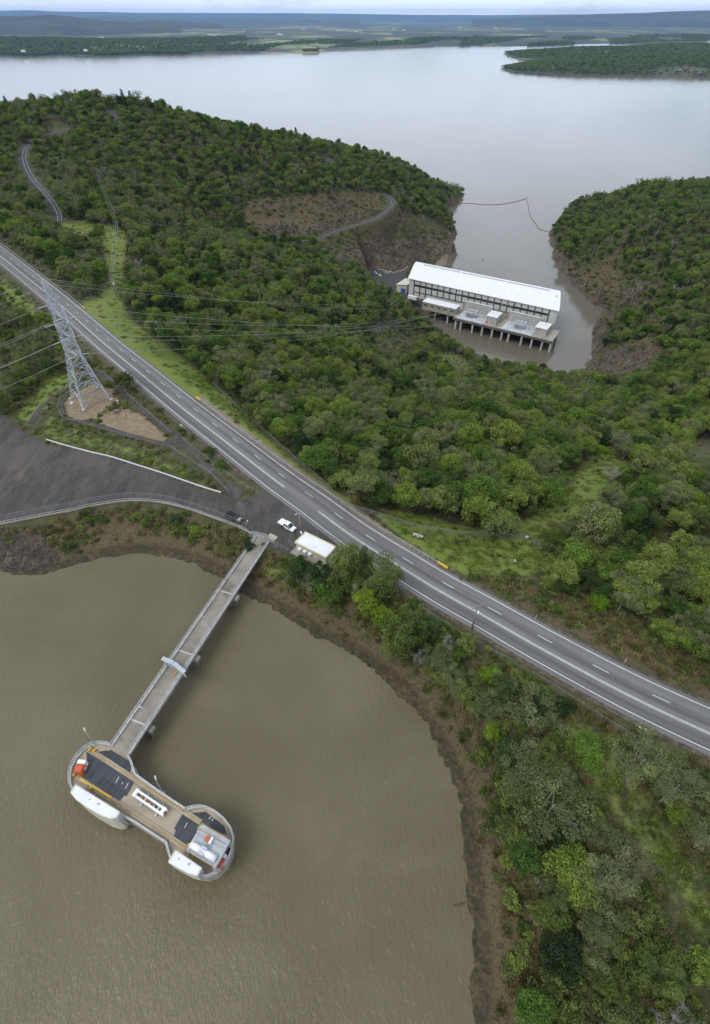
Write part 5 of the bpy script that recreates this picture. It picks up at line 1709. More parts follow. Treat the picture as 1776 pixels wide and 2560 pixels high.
    t2 = thing('gantry_crane', 'grey gantry crane with two winch drums straddling the rails at the water station end', 'gantry crane', (m.x, m.y, 0), an)
    RI = Matrix.Rotation(-an, 3, 'Z')
    la, lb, lc, ld = [RI @ (p - Vector((m.x, m.y, 0))) for p in (A, B, C_, D)]
    Lx = (lb.x - la.x + lc.x - ld.x) / 2; Ly = (la.y - ld.y + lb.y - lc.y) / 2
    hx, hy = Lx / 2, Ly / 2
    for sx in (-1, 1):
        mb = MB(); mb.box((sx * hx, 0, h0), (.45, Ly, .6)); mb.build('side_girder', M['winchgrey'], t2)
    for sx in (-1, 1):
        for sy in (-1, 1):
            mb = MB(); mb.bar((sx * hx, sy * hy * .92, .4), (sx * hx, sy * hy * .92, h0 - .3), .4); mb.build('leg', M['winchgrey'], t2)
            mb = MB(); mb.box((sx * (hx - .15), sy * hy * .88, .5), (.9, .5, .4)); mb.build('bogie', M['yellow'], t2)
    mb = MB(); mb.box((0, hy - .62, h0 + .25), (Lx + .5, 1.25, .5)); mb.build('walkway', M['winchgrey'], t2)
    mb = MB(); mb.box((0, hy - 1.65, h0 - .1), (Lx * .72, .75, .3)); mb.build('beam', M['whitepaint'], t2)
    mb = MB(); mb.box((0, -hy + 1.7, h0 + .1), (Lx + .2, 3.3, .25)); pf = mb.build('platform', M['winchgrey'], t2)
    for cx in (-.25, .22):
        mb = MB(); mb.tube([(cx * Lx - 1.15, -hy + 1.0, h0 + .75), (cx * Lx + 1.15, -hy + 1.0, h0 + .75)], .52, 14); mb.build('winch_drum', M['whitepaint'], t2)
    mb = MB(); mb.box((-.02 * Lx, -hy + 1.0, h0 + .75), (1.0, 1.2, 1.0)); mb.build('gearbox', M['bluegrey'], t2)
    mb = MB(); mb.box((-.10 * Lx, -hy + 2.7, h0 + .55), (.8, .55, .7)); mb.build('motor', M['red'], t2)
    mb = MB(); mb.box((.03 * Lx, -hy + 2.75, h0 + .6), (.35, 1.0, .9)); mb.build('control_box', M['whitepaint'], t2)
    mb = MB(); rail_along(mb, [(-hx, -hy, h0 + .2), (hx, -hy, h0 + .2)], .9, 1.5, .035); rail_along(mb, [(-hx, hy, h0 + .5), (hx, hy, h0 + .5)], .9, 1.5, .035); rail_along(mb, [(-hx, -hy + 3.3, h0 + .2), (hx, -hy + 3.3, h0 + .2)], .9, 1.5, .035)
    mb.build('handrail', M['ochre'], t2)
    mb = MB()
    for k in range(9): mb.box((-hx - .3, hy - .6 - .0, .5 + k * .33), (.05, .5, .04))
    mb.bar((-hx - .3, hy - .85, .3), (-hx - .3, hy - .85, h0 + .4), .06); mb.bar((-hx - .3, hy - .35, .3), (-hx - .3, hy - .35, h0 + .4), .06)
    mb.build('ladder', M['yellow'], t2)
    # small bollards / boxes
    for q, lab in (((272, 520), 'yellow steel bollard cap beside the longer gate house'), ((1103, 1000), 'yellow bollard cap at the lower crane rail end'), ((302, 200), 'yellow rail stop block at the upper left rail end')):
        p = T(*q)
        b = thing('bollard', lab, 'bollard', (p.x, p.y, 0))
        MB().tube([(0, 0, 0), (0, 0, .8), (0, 0, .9)], [.22, .22, .1], 10).build('post', M['yellow'], b)
        MB().box((0, 0, .04), (.6, .6, .08)).build('base', M['rust'], b)


build_tower()


def light_pole(px, py, z, h, arm, az, label, head=True):
    p = V(px, py, z)
    t = thing('light_pole', label, 'light pole', (p.x, p.y, z), az)
    MB().tube([(0, 0, 0), (0, 0, h * .6), (0, 0, h)], [.075, .065, .05], 7).build('pole', M['galv'], t)
    MB().tube([(0, 0, h), (arm * .5, 0, h + .25), (arm, 0, h + .3)], [.045, .04, .04], 6).build('arm', M['galv'], t)
    ln = MB().box((arm + .3, 0, h + .3), (.75, .26, .16)).build('lamp_head', M['winchgrey'], t)
    MB().box((arm + .32, 0, h + .21), (.55, .2, .03)).build('lens', M['lamp'], ln)
    MB().box((0, 0, .05), (.35, .35, .1)).build('base', M['galv'], t)
    return t


def build_bridge():
    l0, l1, r0, r1 = V(640, 1337), V(281, 1863), V(676, 1356), V(322, 1890)
    m0, m1 = (l0 + r0) / 2, (l1 + r1) / 2
    d = (m1 - m0); L = d.length; an = math.atan2(d.y, d.x)
    W = ((r0 - l0).length + (r1 - l1).length) / 2 * .94
    t = thing('access_bridge', 'narrow grey concrete access bridge running from the gravel yard to the water station', 'bridge', (m0.x, m0.y, 0), an)
    MB().box((L / 2, 0, -.42), (L + .4, W * .7, .6)).build('girder', M['concrete'], t)
    MB().box((L / 2 + 1.2, 0, -.09), (L + 3.6, W, .16)).build('deck', M['bridgecon'], t)
    for s in (-1, 1):
        MB().box((L / 2, s * (W / 2 - .16), .12), (L, .32, .24)).build('kerb', M['paleconc'], t)
        mb = MB(); rail_along(mb, [(0, s * (W / 2 - .16), .2), (L, s * (W / 2 - .16), .2)], 1.0, 2.2, .06, True, .045)
        mb.tube([(0, s * (W / 2 - .16), .85), (L, s * (W / 2 - .16), .85)], .04, 5)
        mb.build('handrail', M['railsteel'], t)
        MB().tube([(0, s * (W / 2 + .08), -.05), (L, s * (W / 2 + .08), -.05)], .07, 6).build('conduit', M['galv'], t)
    for px, py in ((563, 1480), (461, 1630), (345, 1805)):
        q = V(px, py) - m0
        x = q.x * math.cos(an) + q.y * math.sin(an)
        MB().box((x, 0, .012), (.32, W - .66, .02)).build('expansion_joint', M['paleconc'], t)
        pr = MB().box((x, 0, -1.15), (1.3, W + 1.5, .85)).build('pier_cap', M['concrete'], t)
        mb = MB(); mb.prism([(x - .55, -W / 2), (x + .55, -W / 2), (x + .55, W / 2), (x - .55, W / 2)], -9, -1.57); mb.build('pier', M['darkconc'], t)
    # abutment
    MB().box((-.4, 0, -1.5), (1.4, W + 1.6, 3.0)).build('abutment', M['concrete'], t)
    # entry gate
    g = thing('bridge_gate', 'tall grey steel mesh gate closing the shore end of the access bridge', 'gate', (m0.x + .6 * d.x / L, m0.y + .6 * d.y / L, 0), an)
    for s in (-1, 1):
        MB().bar((0, s * (W / 2 + .1), 0), (0, s * (W / 2 + .1), 2.6), .16).build('post', M['galv'], g)
        mb = MB(); rail_along(mb, [(0, s * .04, .15), (0, s * (W / 2), .15)], 2.1, 1.0, .035)
        f = mb.build('leaf', M['galv'], g)
        MB().box((0, s * W / 4, 1.2), (.02, W / 2 - .1, 2.0)).build('mesh_panel', M['chainlink'], f)
    MB().bar((0, -W / 2 - .1, 2.55), (0, W / 2 + .1, 2.55), .1).build('top_bar', M['galv'], g)
    mb = MB()
    for s in (-1, 1):
        for k in range(5): mb.bar((0, s * (W / 2 + .1), .3 + k * .5), (.0, s * (W / 2 + 1.5), .1 + k * .45), .04)
    mb.build('side_fan', M['galv'], g)
    # barrier half way
    a, b, c = [V(140 + x / 2.66, 1320 + y / 2.66, 2.3) for x, y in ((706, 866), (783, 897), (858, 962))]
    t2 = thing('security_barrier', 'pale blue grey sheet barrier standing across the middle of the access bridge', 'barrier', (b.x, b.y, 0))
    for p, q in ((a, b), (b, c)):
        p, q = Vector((p.x - b.x, p.y - b.y, 0)), Vector((q.x - b.x, q.y - b.y, 0))
        mb = MB(); mb.bar(p.lerp(q, .04) + Vector((0, 0, 1.25)), q.lerp(p, .04) + Vector((0, 0, 1.25)), .10, 2.1)
        f = mb.build('panel', M['bluegrey'], t2)
        mb = MB(); n_ = (q - p).cross(Vector((0, 0, 1))).normalized() * .42
        mb.bar(p.lerp(q, .02) + Vector((0, 0, 2.36)), q.lerp(p, .02) + Vector((0, 0, 2.36)), .85, .10)
        mb.build('cap', M['bluegrey'], f)
    pp, qq = Vector((a.x - b.x, a.y - b.y, 0)), Vector((c.x - b.x, c.y - b.y, 0))
    mb = MB()
    for p in (pp * .6, Vector((0, 0, 0)), qq * .75): mb.bar(p + Vector((0, 0, 0.02)), p + Vector((0, 0, 2.3)), .14)
    mb.build('post', M['galv'], t2)
    MB().box((.1, -.9, .06), (1.4, .4, .1), an).build('sill', M['ochre'], t2)
    n = an + math.pi / 2
    light_pole(525, 1567, .2, 3.1, 1.1, an - math.pi / 2 if math.sin(an - math.pi / 2) * 1 + math.cos(an - math.pi / 2) < 0 else n, 'light pole leaning over the upper half of the access bridge deck')
    light_pole(379, 1795, .2, 3.1, 1.1, an - math.pi / 2 if math.sin(an - math.pi / 2) * 1 + math.cos(an - math.pi / 2) < 0 else n, 'light pole over the lower half of the access bridge near the tower')
    p = T(300, 140); q = T(890, 550)
    light_pole(150 + 302 / 3.3957, 1820 + 142 / 3.3957, 0.3, 4.6, .5, R(130), 'light pole at the top left edge of the water station')
    light_pole(150 + 884 / 3.3957, 1820 + 552 / 3.3957, 0.3, 4.6, .5, R(120), 'light pole at the narrow waist of the water station')
    light_pole(753, 1333, 0, 7.0, .6, R(-140), 'tall light pole with a camera box at the corner of the hut')


build_bridge()


def build_hut():
    S = lambda a, b, z: V(520 + a / 3.99, 1220 + b / 3.99, z)
    h = 3.2
    P = [S(960, 430, h), S(1270, 580, h), S(1190, 710, h), S(880, 545, h)]
    c = sum(P, Vector()) / 4
    d = (P[1] - P[0]).normalized(); an = math.atan2(d.y, d.x)
    W = ((P[1] - P[0]).length + (P[2] - P[3]).length) / 2; D = ((P[3] - P[0]).length + (P[2] - P[1]).length) / 2
    t = thing('control_hut', 'flat white roofed cream control hut between the highway and the bridge entrance', 'hut', (c.x, c.y, 0), an)
    MB().box((0, 0, 1.5), (W - .5, D - .5, 3.0)).build('wall', M['creamwall'], t)
    MB().box((0, 0, 3.08), (W, D, .24)).build('fascia', M['creamroof'], t)
    mb = MB()
    for s in (-1, 1): mb.box((0, s * (D / 2 - .14), 3.26), (W, .28, .16)); mb.box((s * (W / 2 - .14), 0, 3.26), (.28, D - .56, .16))
    rf = MB().box((0, 0, 3.22), (W - .5, D - .5, .06)).build('roof', M['whiteroof'], t)
    mb.build('parapet', weathered('yellowed_edge', (.55, .47, .26), (.62, .54, .32), .6, .8, stain=(.4, .33, .16)), rf)
    MB().tube([(.6, -.8, 3.2), (.6, -.8, 3.5)], .09, 8).build('vent_pipe', M['winchgrey'], rf)
    for k in range(3):
        x = -W * .44 + 1.0 + k * 1.55
        ac = MB().box((x, -D / 2 - .12, 1.7), (.95, .75, .7)).build('air_conditioner', M['whitepaint'], t)
        mb = MB(); mb.tube([(x, -D / 2 - .51, 1.7), (x, -D / 2 - .53, 1.7)], .26, 14); mb.build('fan_grille', M['winchgrey'], ac)
    ac = MB().box((W / 2 + .12, .4, 1.6), (.75, 1.0, .7)).build('air_conditioner', M['whitepaint'], t)
    MB().box((W * .25, -D / 2 + .22, 1.05), (.95, .08, 2.05)).build('door', M['winchgrey'], t)
    MB().box((-W / 2 + .22, 0, 1.9), (.08, 1.2, .8)).build('window', M['glassdark'], t)
    MB().box((0, 0, .02), (W + 1.6, D + 2.2, .10)).build('slab', M['concrete'], t)
    # equipment on the left wall
    mb = MB(); mb.bar((-W / 2 - .1, D * .2, .5), (-W / 2 - .1, D * .2, 4.4), .09); mb.box((-W / 2 - .25, D * .2, 3.9), (.5, .35, .35)); mb.box((-W / 2 - .2, -D * .25, 2.4), (.35, .6, .9))
    mb.build('aerial_mast', M['whitepaint'], t)
    # concrete pit lid by the bridge
    q = [S(625, 450, .2), S(697, 490, .2), S(655, 527, .2), S(588, 490, .2)]
    c2 = sum(q, Vector()) / 4; d = (q[1] - q[0]); an2 = math.atan2(d.y, d.x)
    t2 = thing('concrete_slab', 'square pale concrete pit lid between the bridge gate and the white ute', 'slab', (c2.x, c2.y, 0), an2)
    w, dd = d.length, (q[3] - q[0]).length
    MB().box((0, 0, .12), (w, dd, .24)).build('lid', weathered('lid_concrete', (.40, .36, .27), (.48, .44, .34), .6, .9), t2)
    mb = MB()
    for sx in (-1, 1): mb.box((sx * w * .3, dd * .3, .25), (.2, .2, .03))
    mb.build('lifting_eye', M['rust'], t2)
    for px, py, w, dd, a, lab in ((1045, 1341, 2.6, 1.2, R(-28), 'grey concrete slab lying on the grass nearest the highway guard rail'), (1283, 1404, 1.6, 1.0, R(10), 'small concrete slab on the right part of the grass verge')):
        p = land(px, py)
        t3 = thing('concrete_slab', lab, 'slab', p, a)
        MB().box((0, 0, .05), (w, dd, .34)).build('lid', M['paleconc'], t3)
        MB().box((0, 0, -.1), (w + .2, dd + .2, .3)).build('footing', M['concrete'], t3)


build_hut()


# ---------------------------------------------------------------- vehicles
def hull(mb, secs):
    """loft of cross-sections (x, z0, z1, half width low, half width high)"""
    ring = []
    for x, z0, z1, w0, w1 in secs:
        zm = z0 + (z1 - z0) * .72
        ring.append([(x, -w0 * .94, z0), (x, -w0, z0 + (z1 - z0) * .3), (x, -(w0 * .4 + w1 * .6), zm), (x, -w1 * .86, z1), (x, w1 * .86, z1), (x, w0 * .4 + w1 * .6, zm), (x, w0, z0 + (z1 - z0) * .3), (x, w0 * .94, z0)])
    n = 8
    vs = [p for r in ring for p in r]; fs = []
    for i in range(len(ring) - 1):
        for k in range(n): fs.append((i * n + k, i * n + (k + 1) % n, (i + 1) * n + (k + 1) % n, (i + 1) * n + k))
    fs.append(tuple(range(n))); fs.append(tuple((len(ring) - 1) * n + k for k in range(n - 1, -1, -1)))
    return mb.add(vs, fs, False)


def make_car(label, group, paint, style, loc, rz, bonnet=None, name=None):
    t = thing(name or ('utility_truck' if style == 'ute' else 'parked_car'), label, 'ute' if style == 'ute' else 'car', loc, rz, group)
    B = M[paint]
    L = 5.3 if style == 'ute' else 4.8
    f = L / 2
    mb = MB()
    hood = 1.02
    if style == 'ute':
        hull(mb, [(-.45, .42, .98, .90, .88), (.6, .38, 1.0, .92, .9), (1.35, .40, hood, .92, .88), (2.3, .45, .95, .90, .80), (2.62, .5, .78, .82, .70)])
    else:
        hull(mb, [(-2.4, .5, 1.0, .86, .84), (-2.1, .42, 1.04, .92, .88), (.4, .38, 1.04, .93, .9), (1.2, .40, hood, .92, .88), (2.1, .45, .96, .9, .8), (2.4, .5, .8, .82, .7)])
    body = mb.build('body', B, t)
    MB().box((f - .95, 0, 1.0), (1.15, 1.35, .035)).build('bonnet', M[bonnet] if bonnet else B, t)
    # cabin
    mb = MB(); mg = MB()
    if style == 'ute': ca = [(-.55, .98, 1.55, .86, .74), (-.35, .98, 1.76, .87, .72), (.75, .98, 1.78, .88, .72), (1.55, .98, 1.08, .88, .82)]
    else: ca = [(-2.32, 1.0, 1.5, .86, .74), (-2.1, 1.0, 1.74, .88, .72), (.35, 1.0, 1.78, .89, .72), (1.2, 1.0, 1.08, .88, .82)]
    hull(mg, ca); cab = mg.build('glasshouse', M['carglass'], t)
    rx0, rx1 = (ca[1][0], ca[2][0])
    MB().box(((rx0 + rx1) / 2, 0, 1.775), (rx1 - rx0 + .1, 1.34, .07)).build('roof', B, t)
    mb = MB()
    for s in (-1, 1):
        for x in ((rx0 - .05, (rx0 + rx1) / 2, rx1) if style == 'ute' else (rx0, rx0 + 1.0, rx1 - .3)):
            mb.bar((x, s * .895, 1.0), (x - .02, s * .72, 1.76), .09, .07)
        mb.bar((rx1, s * .72, 1.77), (rx1 + .82, s * .86, 1.05), .08, .08)
    mb.build('pillar', B, t)
    if style == 'ute':
        mb = MB(); mb.box((-1.62, 0, .92), (2.05, 1.86, .08))
        for s in (-1, 1): mb.box((-1.62, s * .92, 1.08), (2.05, .05, .3))
        mb.box((-2.63, 0, 1.08), (.05, 1.86, .3)); mb.box((-.62, 0, 1.3), (.06, 1.8, .75)); mb.box((-1.62, 0, 1.24), (2.0, 1.8, .03))
        mb.build('tray', B, t)
        MB().box((-1.6, 0, .62), (2.2, .9, .3)).build('chassis', M['rubber'], t)
    else:
        mb = MB()
        for s in (-1, 1): mb.bar((rx0 + .1, s * .6, 1.86), (rx1 - .2, s * .6, 1.86), .06)
        for k in range(6): mb.bar((rx0 + .2 + k * .4, -.62, 1.9), (rx0 + .2 + k * .4, .62, 1.9), .07, .05)
        mb.build('roof_rack', M['rubber'] if paint == 'carblack' else M['galv'], t)
        MB().tube([(-2.5, -.33, 1.05), (-2.62, -.33, 1.05)], .36, 12).build('spare_wheel', M['rubber'], t)
    wx = (f - .95, -f + 1.05)
    for x in wx:
        for s in (-1, 1):
            w = MB().tube([(x, s * .72, .37), (x, s * .76, .37), (x, s * .92, .37), (x, s * .94, .37)], [.33, .37, .37, .33], 18).build('wheel', M['rubber'], t)
            MB().tube([(x, s * .935, .37), (x, s * .955, .37)], [.22, .17], 12).build('rim', M['galv'], w)
    for s in (-1, 1):
        MB().box((f - .16, s * .62, .78), (.16, .34, .16)).build('headlight', M['lamp'], t)
        MB().box((-f + .02 + (0 if style != 'ute' else 0), s * .78, .85), (.08, .2, .3)).build('taillight', M['taillight'], t)
        MB().box((rx1 + .45, s * 1.02, 1.12), (.12, .2, .16)).build('mirror', B if paint != 'carwhite' else M['rubber'], t)
    mb = MB(); mb.box((f - .02, 0, .55), (.14, 1.7, .26)); mb.build('bumper', M['rubber'], t)
    MB().box((f - .06, 0, .78), (.06, .8, .16)).build('grille', M['rubber'], t)
    return t


S3 = lambda a, b, z=0.0: V(520 + a / 3.99, 1220 + b / 3.99, z)


def heading(a, b): return math.atan2((b - a).y, (b - a).x)


p, q = S3(722, 352), S3(872, 438)
make_car('white dual cab ute parked on the gravel yard beside the hut', None, 'carwhite', 'ute', (p + q) / 2, heading(p, q))
p, q = S3(205, 288), S3(335, 345)
make_car('black four wheel drive with roof rack parked along the yard fence', None, 'carblack', 'suv', (p + q) / 2 + Vector((0, 0, 0)), heading(p, q), 'carsilver_sheen')  # bonnet of the black car coloured silver to stand for its reflection
for a, b, paint, lab in ((940, 684, 'carwhite', 'white car parked nearest the blue shelters at the power station'), (950, 690, 'carwhite', 'second white car in the power station car park, in front of the blue one'), (946, 680, 'carblue', 'blue car in the back row of the power station car park'), (967, 684, 'carsilver_sheen', 'silver car standing alone against the cliff at the power station')):
    g = V(a, b, -99.97)
    make_car(lab, 'cars in the power station car park', paint, 'suv', g, R(-60 if paint != 'carsilver_sheen' else -20))


# ---------------------------------------------------------------- people
def skinned(name, verts, edges, radii, mat, parent, root=0, sub=1):
    me = bpy.data.meshes.new(name)
    me.from_pydata(verts, edges, [])
    o = link(name, me, mat, parent)
    sk = o.modifiers.new('skin', 'SKIN'); sk.use_smooth_shade = True
    for i, r in enumerate(radii): me.skin_vertices[0].data[i].radius = (r, r) if not isinstance(r, tuple) else r
    for i in range(len(verts)): me.skin_vertices[0].data[i].use_root = (i == root)
    if sub:
        m = o.modifiers.new('smooth', 'SUBSURF'); m.levels = sub; m.render_levels = sub
    return o


def make_person(label, loc, rz, vest, legs, arms, helmet, stride=0.0):
    t = thing('person', label, 'person', loc, rz)
    v, e, r = [], [], []

    def add(p, rad, to=None):
        v.append(p); r.append(rad)
        if to is not None: e.append((to, len(v) - 1))
        return len(v) - 1
    pel = add((0, 0, .95), (.15, .11))
    wa = add((0, 0, 1.10), (.135, .10), pel); ch = add((.01, 0, 1.30), (.165, .115), wa); nk0 = add((.01, 0, 1.46), (.085, .075), ch); nk = add((.02, 0, 1.53), .055, nk0)
    hd = add((.035, 0, 1.64), (.078, .092), nk); tp = add((.03, 0, 1.72), (.07, .08), hd)
    J = {}
    for s, (sx, kx) in zip((-1, 1), ((stride, stride * .4), (-stride, -stride * .2))):
        hp = add((0, s * .095, .90), .095, pel); kn = add((kx + .03, s * .10, .50), .065, hp); an = add((sx - .03, s * .105, .09), .042, kn); to = add((sx + .14, s * .12, .035), .036, an)
        J[('leg', s)] = (hp, kn, an, to)
        sh = add((.01, s * .185, 1.40), .062, ch)
        ax_, az_, hx, hz_ = arms
        el = add((ax_, s * .24, 1.12 + az_), .043, sh); wr = add((hx, s * (.23), .90 + hz_), .030, el)
        pm = add((hx + .05, s * .225, .84 + hz_), (.036, .024), wr)
        for k in range(4):
            kx_ = hx + .065 + .012 * k
            f1 = add((kx_ + .01, s * (.20 + .017 * k), .775 + hz_ + .006 * abs(k - 1.5)), .010, pm); f2 = add((kx_ - .006, s * (.195 + .016 * k), .735 + hz_ + .008 * abs(k - 1.5)), .0085, f1)
        th = add((hx + .09, s * .20, .82 + hz_), .011, pm); add((hx + .105, s * .195, .78 + hz_), .009, th)
        J[('arm', s)] = (sh, el, wr)
    skinned('body', v, e, r, M['skin'], t)
    # clothes follow the same joints
    V2 = [v[pel], v[wa], v[ch], v[nk0]]; E2 = [(0, 1), (1, 2), (2, 3)]; R2 = [(.17, .135), (.16, .125), (.185, .14), (.09, .085)]
    for s in (-1, 1):
        sh, el, wr = J[('arm', s)]
        b = len(V2); V2 += [v[sh], v[el], v[wr]]; E2 += [(2, b), (b, b + 1), (b + 1, b + 2)]; R2 += [.078, .058, .043]
    skinned('hi_vis_shirt', V2, E2, R2, M[vest], t)
    V3 = [v[pel]]; E3 = []; R3 = [(.168, .13)]
    for s in (-1, 1):
        hp, kn, an, to = J[('leg', s)]
        b = len(V3); V3 += [v[hp], v[kn], v[an]]; E3 += [(0, b), (b, b + 1), (b + 1, b + 2)]; R3 += [.112, .08, .058]
    skinned('trousers', V3, E3, R3, M[legs], t)
    for s in (-1, 1):
        hp, kn, an, to = J[('leg', s)]
        a = Vector(v[an]); b = Vector(v[to])
        MB().tube([a + Vector((-.05, 0, -.04)), a + Vector((0, 0, -.03)), b], [.05, .056, .045], 8).build('boot', M['rubber'], t)
    if helmet:
        mb = MB(); mb.ball((.03, 0, 1.70), .125, 12, 8, .85); mb.tube([(.04, 0, 1.685), (.04, 0, 1.70)], [.165, .15], 14)
        mb.build('helmet', M[helmet], t)
    for s in (-1, 1): MB().ball((.108, s * .032, 1.645), .011, 6, 4).build('eye', M['rubber'], t)
    MB().bar((.115, 0, 1.635), (.135, 0, 1.605), .022).build('nose', M['skin'], t)
    MB().box((.105, 0, 1.573), (.01, .045, .01)).build('mouth', M['red'], t)
    return t


make_person('person in orange and yellow work clothes standing beside the black four wheel drive', S3(326, 362), R(120), 'hiorange', 'navycloth', (.06, .02, .22, .18), 'hiyellow')
make_person('person in orange high visibility shirt and white helmet walking across the yard', S3(404, 372), R(200), 'hiorange', 'navycloth', (.03, 0, .10, .02), 'whitepaint', .22)


# ---------------------------------------------------------------- fences and rails
def fence(name, label, px, h, cat='fence', rail='fencesteel', every=3.0, mesh=True, z=None, group=None, rails=(1.0,), r=.026):
    pts = [land(*q) if z is None else V(q[0], q[1], z) for q in px]
    pl = []
    for a, b in zip(pts, pts[1:]):
        n = max(1, round((b - a).length / every))
        for i in range(n):
            p = a.lerp(b, i / n); pl.append(p if z is not None else Vector((p.x, p.y, float(hz(p.x, p.y)))))
    pl.append(pts[-1])
    o = pl[0]
    t = thing(name, label, cat, o, 0, group)
    pl = [p - o for p in pl]
    up = Vector((0, 0, h))
    for p in pl[:100]: MB().tube([p + Vector((0, 0, -.4)), p + up * 1.04], r * 1.2, 6).build('post', M[rail], t)
    for f in rails:
        MB().tube([p + up * f for p in pl], r, 5).build('top_rail' if f > .9 else 'rail', M[rail], t)
    if mesh:
        mb = MB(); mb.strip([p + Vector((0, 0, .05)) for p in pl], [p + up * .98 for p in pl]); mb.build('mesh_panel', M['chainlink'], t)
    return t


def guard_rail(label, offs, i0, i1, ends, name='guard_rail'):
    P = [Vector((*p, 0)) for p in (HWL + HWN * offs)[i0:i1 + 1]]
    o = P[0].copy(); P = [p - o for p in P]
    t = thing(name, label, 'guard rail', o)
    mb = MB()
    for a, b in zip(P, P[1:]):
        n_ = (b - a).cross(Vector((0, 0, 1))).normalized()
        for zc, th in ((.58, .10), (.72, .16), (.84, .10)): mb.bar(a + Vector((0, 0, zc)), b + Vector((0, 0, zc)), th * .6, .13)
    mb.build('rail', M['galv'], t)
    s = 0; acc = 0; k = 0
    for a, b in zip(P, P[1:]):
        acc += (b - a).length
        if acc > 3.6 and k < 95:
            acc = 0; k += 1
            MB().bar(a + Vector((0, 0, -.3)), a + Vector((0, 0, .86)), .14).build('post', M['galv'], t)
    for e in ends:
        p = P[0] if e == 0 else P[-1]; q = P[2] if e == 0 else P[-3]
        d = (p - q).normalized()
        mb = MB(); mb.bar(p - d * 1.2 + Vector((0, 0, .62)), p + d * 1.5 + Vector((0, 0, .50)), .45, .5); mb.bar(p + d * 1.4 + Vector((0, 0, .1)), p + d * 1.5 + Vector((0, 0, .75)), .55, .2)
        mb.build('end_terminal', M['yellow'], t)
    return t


guard_rail('long galvanised guard rail with yellow ends along the forest side of the highway', ROADW + 1.3, hw_at(492, 1000), hw_at(1098, 1418), (0, 1))
guard_rail('short galvanised guard rail with one yellow end beside the power line clearing', ROADW + 1.3, 8, hw_at(205, 772), (1,))


